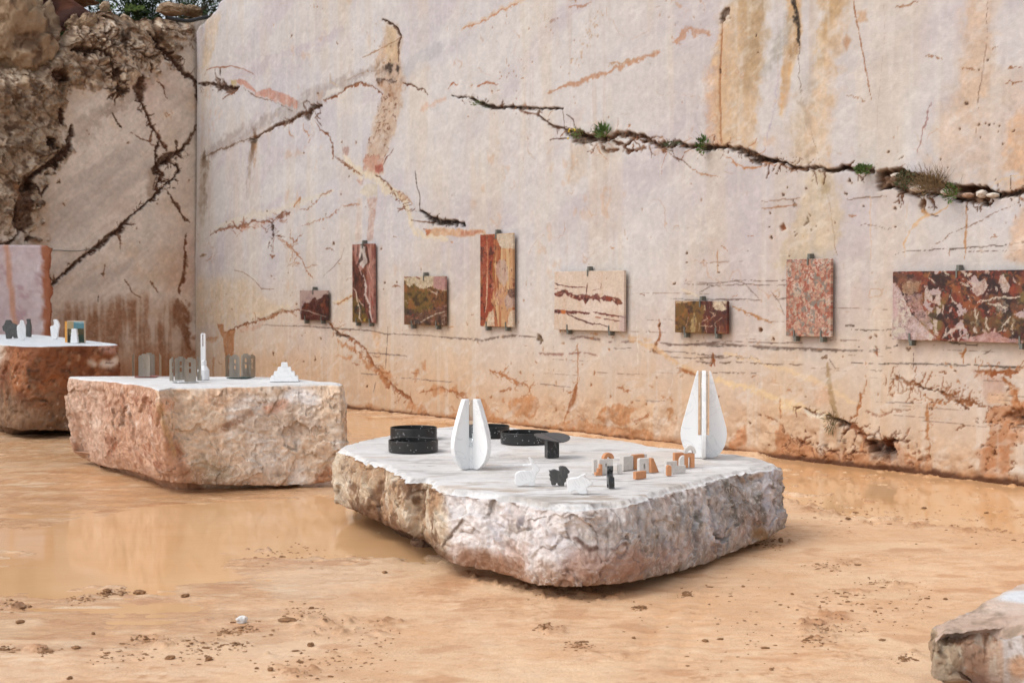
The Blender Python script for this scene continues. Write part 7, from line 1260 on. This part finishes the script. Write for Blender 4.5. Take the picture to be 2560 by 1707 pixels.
# ------------------------------------------------------------------ plants and stones in the great crack
def leaf_tuft(name, px, py, wpx, hpx, n_, lab, m, cat, leaf=(.012, .05), stems=0, spread=1.0, flowers=0, seed=0, up=.3, grp=None, off=.02, wd=.22):
    c, sc, _ = wallpt(px, py, off); R = random.Random(seed); root = empty(name, c); tag(root, lab, cat, grp)
    W_, H_ = wpx / sc / 2, hpx / sc / 2; bm = bmesh.new(); nrm = Vector((WN[0], WN[1], 0)); al = Vector((WD[0], WD[1], 0))
    for i in range(n_):
        a = R.uniform(0, 2 * math.pi); r = math.sqrt(R.random()); p = al * (math.cos(a) * r * W_) + Vector((0, 0, math.sin(a) * r * H_)) + nrm * R.uniform(0, .09)
        L_ = R.uniform(*leaf); d = (p * (.8 / max(W_, .01)) + Vector((R.uniform(-1, 1), R.uniform(-1, 1), R.uniform(-.5, 1) + up))).normalized(); sd_ = d.cross(Vector((R.uniform(-1, 1), R.uniform(-1, 1), R.uniform(-1, 1)))).normalized() * L_ * wd
        v = [bm.verts.new(q) for q in (p, p + d * L_ * .5 + sd_, p + d * L_, p + d * L_ * .5 - sd_)]; bm.faces.new(v)
    bm_obj('foliage', bm, m, root)
    if stems:
        bm = bmesh.new()
        for i in range(stems):
            p = al * R.uniform(-W_, W_) * .7 + nrm * R.uniform(0, .05) - Vector((0, 0, H_ * .4)); d = (al * R.uniform(-.9, .9) * spread + Vector((0, 0, 1)) + nrm * R.uniform(0, .4)).normalized(); L_ = R.uniform(.5, 1.5) * H_ * 2; w_ = .0025; pr = None
            for k in range(6):
                q_ = p + d * L_ * k / 5 + al * R.uniform(-.01, .01) + nrm * .03 * (k / 5) ** 2; ww = al * w_ * (1 - k / 7); a_, b_ = bm.verts.new(q_ - ww), bm.verts.new(q_ + ww)
                if pr: bm.faces.new((pr[0], pr[1], b_, a_))
                pr = (a_, b_)
        bm_obj('stems', bm, M_DRY, root)
    if flowers:
        for i in range(flowers):
            bm = bmesh.new(); r = bmesh.ops.create_icosphere(bm, subdivisions=1, radius=.012); bmesh.ops.translate(bm, vec=al * R.uniform(-W_, W_) + nrm * .08 + Vector((0, 0, R.uniform(-H_, H_))), verts=r['verts'])
            bm_obj('flower', bm, M_FLOWER, root)
    return root
def cBp(x, y): return cB((x, y))[0]
leaf_tuft('wall_plant', *cBp(1462, 1225), 24, 26, 170, 'bright green tuft growing near the left end of the long crack', M_LEAF, 'plant', (.04, .09), up=.9, seed=1, wd=.09)
leaf_tuft('wall_plant', *cBp(1215, 1235), 40, 26, 90, 'low plant with yellow flowers at the left start of the thick crack', M_LEAF, 'plant', (.015, .035), stems=8, flowers=6, seed=2)
leaf_tuft('wall_plant', 1768, 362, 15, 34, 110, 'dark green plant where the rusty vertical streak meets the crack', M_LEAF, 'plant', (.025, .055), stems=5, seed=3)
leaf_tuft('wall_plant', *cI((960, 272))[0], 34, 20, 230, 'leafy green plant left of the dry grass in the crack', M_LEAF, 'plant', (.02, .045), stems=4, seed=4)
leaf_tuft('dry_grass', *cI((1560, 400))[0], 96, 46, 260, 'dry brown grass tuft in the widest pocket of the crack', M_DRY, 'grass tuft', (.03, .09), stems=150, spread=1.3, seed=5, wd=.05)
leaf_tuft('wall_plant', *cI((1330, 360))[0], 50, 40, 220, 'dull green moss clump between stones in the crack pocket', simple_mat('dull_moss', (.07, .08, .03), .8), 'plant', (.015, .04), stems=26, seed=6)
leaf_tuft('wall_plant', *cI((1740, 470))[0], 34, 44, 160, 'small green plant right of the dry grass in the crack', M_LEAF, 'plant', (.015, .04), stems=14, seed=7)
leaf_tuft('wall_plant', *cB((300, 955))[0], 30, 12, 90, 'thin line of green moss in the leftmost thin crack', M_LEAF, 'plant', (.01, .025), seed=8)
leaf_tuft('wall_plant', *cB((2085, 1330))[0], 60, 12, 120, 'dark moss along the middle of the long crack', simple_mat('dark_moss', (.05, .07, .025), .8), 'plant', (.012, .03), seed=9)
leaf_tuft('dry_grass', *cG((1000, 730))[0], 16, 40, 60, 'hanging tuft of dry grass low on the wall right of the tall vase', simple_mat('dry_green', (.13, .12, .05), .8), 'grass tuft', (.03, .08), stems=20, up=-.8, seed=10, wd=.06)
def rock(name, loc, s3, seed, m, lab=None, cat='stone', grp=None, rz=0, colr=None, sub=4, amp=.35):
    bm = bmesh.new(); bmesh.ops.create_icosphere(bm, subdivisions=sub, radius=1); V = np.array([v.co[:] for v in bm.verts]); f, e, r = vor3(V * 1.0 + seed * 3.1, 1.3, seed); d = 1 + amp * f * .7 + amp * .5 * fbm3(V + seed, 2.2, 6, seed, .6) + amp * .25 * vor3(V + .2 * fbm3(V, 3, 3, 9)[:, None] + seed, 4.5, seed + 5)[0]
    for v, k in zip(bm.verts, d): v.co *= float(k)
    for v in bm.verts: v.co.x *= s3[0]; v.co.y *= s3[1]; v.co.z *= s3[2]
    if colr is None: o = bm_obj(name, bm, m)
    else: o = link(name, bm_col(bm, name, colr, .95), None, m, True)
    o.location = tuple(map(float, loc)); o.rotation_euler = (0, 0, rz); tag(o, lab, cat, grp); return o
for k, ((x, y), wp, hp, lab) in enumerate((((1215, 315), 80, 45, 'white cube like stone at the left of the crack pocket'), ((1402, 432), 120, 66, 'cream wedge shaped stone in the middle of the crack pocket'), ((1660, 460), 84, 62, 'pale square stone below the dry grass in the crack'), ((1845, 492), 90, 44, 'flat brown pink stone at the right of the crack pocket'), ((1975, 480), 70, 70, 'white stone near the right end of the crack pocket'), ((2070, 492), 90, 46, 'wide cream stone wedged under the right end of the crack pocket'))):
    c, sc, _ = wallpt(*cI((x, y))[0], -.01); rock('crack_stone', c, (wp / 3.56 / sc / 2 * 1.2, .06, hp / 3.56 / sc / 2), 20 + k, simple_mat('crack_stone_%d' % k, (.62, .55, .47) if k != 3 else (.42, .28, .2), .8, bump=.4), lab, 'stone', 'stones lodged in the crack', math.atan2(WD[1], WD[0]), sub=3)

# ------------------------------------------------------------------ pipe, wire, far rocks, bushes
def tube(name, pts, r, m, lab, cat):
    cu = bpy.data.curves.new(name, 'CURVE'); cu.dimensions = '3D'; sp = cu.splines.new('BEZIER'); sp.bezier_points.add(len(pts) - 1)
    for b_, p in zip(sp.bezier_points, pts): b_.co = tuple(map(float, p)); b_.handle_left_type = b_.handle_right_type = 'AUTO'
    cu.bevel_depth = r; cu.bevel_resolution = 4; o = bpy.data.objects.new(name, cu); COL.objects.link(o); dg_ = bpy.context.evaluated_depsgraph_get(); me = bpy.data.meshes.new_from_object(o.evaluated_get(dg_)); bpy.data.objects.remove(o)
    o = link(name, me, None, m); 
    if not me.materials: me.materials.append(m)
    tag(o, lab, cat); return o
PIP = [leftpt(*c5(p)[0], .26)[0] for p in ((1480, 190), (1560, 205), (1680, 222), (1790, 200), (1905, 182))]
tube('pipe', PIP, .028, M_PIPE, 'bent black plastic pipe lying along the top edge near the wall corner', 'pipe')
tube('wire', [leftpt(*cH(p)[0], .035)[0] for p in ((250, 1015), (330, 1012), (450, 1016), (560, 1000))], .006, M_CLIP, 'thin grey wire stretched across the brown side face', 'wire')
def rc(seed, base=(150, 126, 100), dark=(84, 62, 46), lt=(196, 174, 148)):
    def f(co_):
        c = np.empty((len(co_), 3), np.float32); c[:] = base; c = mixc(c, lt, sst(0, .4, fbm3(co_, 3, 5, seed)) * .8); return mixc(c, dark, sst(.05, .4, fbm3(co_, 5, 5, seed + 1)) * .8)
    return f
def rk(px, py, Y_, wpx, hpx, dep, seed, lab, **kw):
    c = at_y(px, py, Y_); return rock('boulder', c, (wpx / 2 * Y_ / F, dep, hpx / 2 * Y_ / F), seed, M_ROUGH, lab, 'boulder', None, 0, rc(seed, **kw), 6, .45)
rk(38, 95, 20.3, 190, 260, .5, 71, 'large dark weathered boulder in the top left corner')
rk(190, 70, 20.7, 50, 52, .18, 72, 'rounded pale rock perched left of the cliff hump', lt=(206, 190, 168))
rk(222, 58, 20.75, 44, 50, .16, 73, 'knobbly tan rock perched on the cliff top')
rk(262, 22, 21.0, 24, 34, .1, 74, 'thin upright rock on the cliff top below the sky gap')
rk(150, -2, 22.4, 165, 34, .5, 75, 'flat overhanging slab like rock at the top left edge of the view')
rk(430, 24, 21.6, 75, 30, .2, 76, 'pale rounded rock above the black pipe', lt=(210, 190, 170))
rk(480, 28, 21.9, 50, 26, .2, 77, 'small pale rock at the corner above the pipe end', lt=(210, 190, 170))
rk(135, 112, 20.6, 40, 40, .15, 78, 'small brown rock in the red soil pocket')
# soil bank behind the left boulders (dark red pocket)
bx = np.linspace(-9, -5.3, 90); bz = np.linspace(0, 1, 50); BX, BZ = np.meshgrid(bx, bz); nz = fbm2(BX, BZ * 2, 3, 5, 900)
nz = nz + .35 * fbm2(BX, BZ * 2, 11, 4, 905)
BY = (WC[1] + LD[1] / LD[0] * (BX - WC[0])) + .45 + BZ * 1.3 + .25 * nz; BZZ = 4.2 + BZ * 1.75 - .0 * BX + .10 * nz; BZZ = np.minimum(BZZ, np.interp(BX, [-9, -6.9, -6.4, -6.1, -5], [6.2, 6.1, 5.75, 5.55, 5.4]))
cb_ = np.empty(BX.shape + (3,), np.float32); cb_[:] = (66, 36, 26); cb_ = mixc(cb_, (104, 62, 42), sst(.1, .4, nz))
bank = link('soil_bank', grid_mesh('soil_bank', np.stack([BX, BY, BZZ], -1), cb_, .9), None, M_ROUGH); tag(bank, kind='structure')
for k, (px, py, w_, h_, n_, lab) in enumerate(((128, 128, 34, 44, 160, 'green weeds growing in the soil pocket beside the dark boulder'), (165, 95, 30, 22, 70, 'small green weed higher in the red soil pocket'), (275, 28, 20, 26, 60, 'weed on the cliff top beside the sky gap'), (335, 24, 50, 12, 70, 'low grass fringe along the cliff top'))):
    c = at_y(px, py, 20.75 if k < 2 else 21.1); root = empty('cliff_weed', c); tag(root, lab, 'weed'); bm = bmesh.new(); R = random.Random(k + 60); sc = F / c[1]
    for i in range(n_):
        p = Vector((R.uniform(-1, 1) * w_ / 2 / sc, R.uniform(-.1, .1), R.uniform(-1, 1) * h_ / 2 / sc)); L_ = R.uniform(.03, .08); d = Vector((R.uniform(-1, 1), R.uniform(-1, .3), R.uniform(0, 1.5))).normalized(); sd_ = d.cross(Vector((0, 1, .2))).normalized() * L_ * .2
        bm.faces.new([bm.verts.new(q_) for q_ in (p, p + d * L_ * .5 + sd_, p + d * L_, p + d * L_ * .5 - sd_)])
    bm_obj('leaves', bm, M_LEAF, root)
def bush(px, Y_, ztop, rad, seed, lab, m):
    R = random.Random(seed); c = at_y(px, 0, Y_); root = empty('pine_bush', (c[0], Y_, ztop - rad * 2.0)); tag(root, lab, 'bush', 'bushes above the quarry edge'); bm = bmesh.new(); addbox(bm, (0, 0, rad * .5), (.09, .09, rad)); bm_obj('trunk', bm, M_BARK, root); bm = bmesh.new()
    for cl_ in range(46):
        a = R.uniform(0, 6.28); r = rad * math.sqrt(R.random()); cz = rad * (1.1 + R.uniform(-.75, .75)); cc = Vector((math.cos(a) * r * 1.2, math.sin(a) * r, cz)); axis = (cc - Vector((0, 0, rad * .8))).normalized()
        for i in range(46):
            p = cc + Vector((R.gauss(0, .12), R.gauss(0, .12), R.gauss(0, .10))) * rad; L_ = R.uniform(.08, .2); d = (axis + Vector((R.uniform(-1, 1), R.uniform(-1, 1), R.uniform(-.6, 1)))).normalized(); sd_ = d.cross(Vector((R.uniform(-1, 1), R.uniform(-1, 1), 1))).normalized() * L_ * .09
            bm.faces.new([bm.verts.new(q_) for q_ in (p, p + d * L_ * .5 + sd_, p + d * L_, p + d * L_ * .5 - sd_)])
    bm_obj('crown', bm, m, root)
bush(318, 25.5, 7.0, .42, 1, 'leftmost green bush above the cliff beside the sky gap', M_PINE)
bush(345, 26.0, 7.6, .95, 2, 'dark bush above the middle of the cliff top', M_PINE)
bush(420, 25.4, 7.5, .95, 3, 'dark bush directly above the pale rock and pipe', M_PINE)
bush(510, 26.0, 7.6, .9, 4, 'olive green bush above the corner of the two quarry faces', simple_mat('olive_foliage', (.12, .12, .06), .7, 0, .3, 3, .2, (.05, .06, .03)))
bush(575, 27.0, 7.8, .9, 5, 'dull olive bush behind the rising top of the pale wall', simple_mat('dull_foliage', (.16, .14, .08), .7, 0, .3, 3, .2, (.07, .07, .04)))

# ------------------------------------------------------------------ loose stones and clods on the mud
def gp(px, py, sink=.3, h_=.02):
    q = on_z(px, py, .01); return (q[0], q[1], ground_z(q[0], q[1]) + h_ * (1 - sink) * .5)
def clod(px, py, wpx, hpx, seed, lab, m, name='mud_clod', cat='mud clod', grp='mud clods lying on the ground'):
    q = on_z(px, py, .01); sc = F / q[1]; a_, h_ = wpx / sc / 2, hpx / sc / 2; rock(name, (q[0], q[1], ground_z(q[0], q[1]) + h_ * .55), (a_, a_ * .8, h_), seed, m, lab, cat, grp, seed * .7, sub=3, amp=.6)
clod(604, 1556, 30, 22, 1, 'white angular stone chip lying in the mud at lower left', M_PALE, 'stone_chip', 'stone', None)
clod(1053, 1359, 52, 36, 2, 'brown stone wedged under the left front of the large block', simple_mat('brown_stone', (.34, .22, .15), .75, 0, .3, 30, .2, (.2, .12, .08), .4), 'wedge_stone', 'stone', None)
for k, (p_, wd, ht, lab) in enumerate(((c4((630, 772)), 26, 13, 'dark mud clod at the near edge of the big puddle, with crumbs beside it'), (c4((820, 771)), 30, 12, 'oval dark mud clod right of the clod at the puddle edge'), (c4((1090, 801)), 20, 9, 'pale brown ring shaped clod between the two puddles'), (c4((120, 952)), 24, 9, 'flat mud clod near the left edge of the view'), (c4((548, 1021)), 12, 9, 'small round reddish clod at the tip of a twig like crumb line'), (c4((448, 1106)), 24, 9, 'long brown clod below the small round reddish clod'), (c4((1000, 1180)), 24, 12, 'brown clod near the bottom left of the middle'), (c4((1226, 1191)), 20, 12, 'brown clod just right of its twin near the bottom'), (c4((1826, 1101)), 20, 12, 'single dark brown clod right of the white chip'), (c4((1590, 1252)), 18, 11, 'reddish clod at the bottom below the single dark clod'), (c4((1690, 946)), 48, 10, 'long dark ridge shaped clod right of the white stone chip'), (c4((1832, 880)), 14, 7, 'tiny clod above the long ridge shaped clod'), (c4((410, 1302)), 16, 9, 'clod at the very bottom edge on the left'), (c4((2262, 666)), 18, 6, 'flat reddish clod near the front left corner of the large block'), (c9((1217, 386)), 14, 14, 'dark pointed lump on the mud by the right end of the large block'), (c9((1530, 281)), 14, 6, 'pale flat clod on the bank of the right puddle'), (c9((1885, 218)), 17, 5, 'dark flat clod lying in the right puddle'), (c9((575, 700)), 20, 9, 'light brown clod below the front tip of the large block'), (c9((865, 854)), 19, 7, 'flat tan clod in the bottom middle of the view'), (c9((530, 842)), 11, 6, 'small dark clod left of the flat tan clod'), (c9((1985, 656)), 12, 5, 'small reddish clod left of the corner block'), (c9((1690, 846)), 22, 5, 'blackish flat clod left of the corner block'), (c9((1172, 992)), 14, 6, 'reddish clod at the bottom edge right of the middle'), (c9((1270, 636)), 8, 6, 'tiny round clod right of the large block'))):
    clod(*p_[0], wd, ht, 30 + k, lab, M_CRUMB)
# uncountable crumbs
R = random.Random(5); bm = bmesh.new(); centers = [(c4(p)[0], sp) for p, sp in (((90, 850), 40), ((480, 815), 34), ((850, 1055), 40), ((1150, 1085), 60), ((1450, 990), 50), ((1400, 1100), 30), ((1700, 545), 90), ((270, 1130), 25), ((1750, 1230), 120), ((2050, 1200), 110), ((2100, 1000), 120), ((700, 770), 25), ((630, 780), 20), ((1800, 900), 60), ((40, 1110), 30), ((1330, 1010), 30), ((700, 1150), 80), ((1150, 1150), 80))] + [(c9(p)[0], sp) for p, sp in (((1450, 500), 60), ((1700, 575), 45), ((1500, 650), 70), ((1390, 790), 50), ((1380, 850), 40), ((1800, 932), 28), ((100, 620), 50), ((330, 625), 60), ((120, 800), 30), ((1160, 395), 40), ((1700, 270), 160), ((2150, 320), 120), ((1500, 240), 80), ((770, 632), 14), ((280, 880), 40), ((560, 700), 20), ((1600, 760), 120), ((900, 650), 250), ((1000, 850), 250), ((1900, 650), 120))]
for (cx_, cy_), sp in centers:
    for i in range(52):
        x, y = cx_ + R.gauss(0, sp * .55), cy_ + R.gauss(0, max(sp * .16, 3))
        if y < 1190 or (2330 < x and y > 1440): continue
        q = on_z(x, y, .01); r = R.uniform(.0018, .0055) * (1 + (R.random() > .9)); rr_ = bmesh.ops.create_icosphere(bm, subdivisions=1, radius=r)
        for v_ in rr_['verts']: v_.co *= R.uniform(.5, 1.35)
        bmesh.ops.scale(bm, vec=(R.uniform(.8, 2.4), R.uniform(.7, 1.5), R.uniform(.4, .8)), verts=rr_['verts']); bmesh.ops.translate(bm, vec=(q[0], q[1], ground_z(q[0], q[1]) + r * .2), verts=rr_['verts'])
o = bm_obj('mud_crumbs', bm, M_CRUMB); tag(o, 'scattered crumbs of brown mud over the wet ground', 'mud crumbs', kind='stuff')
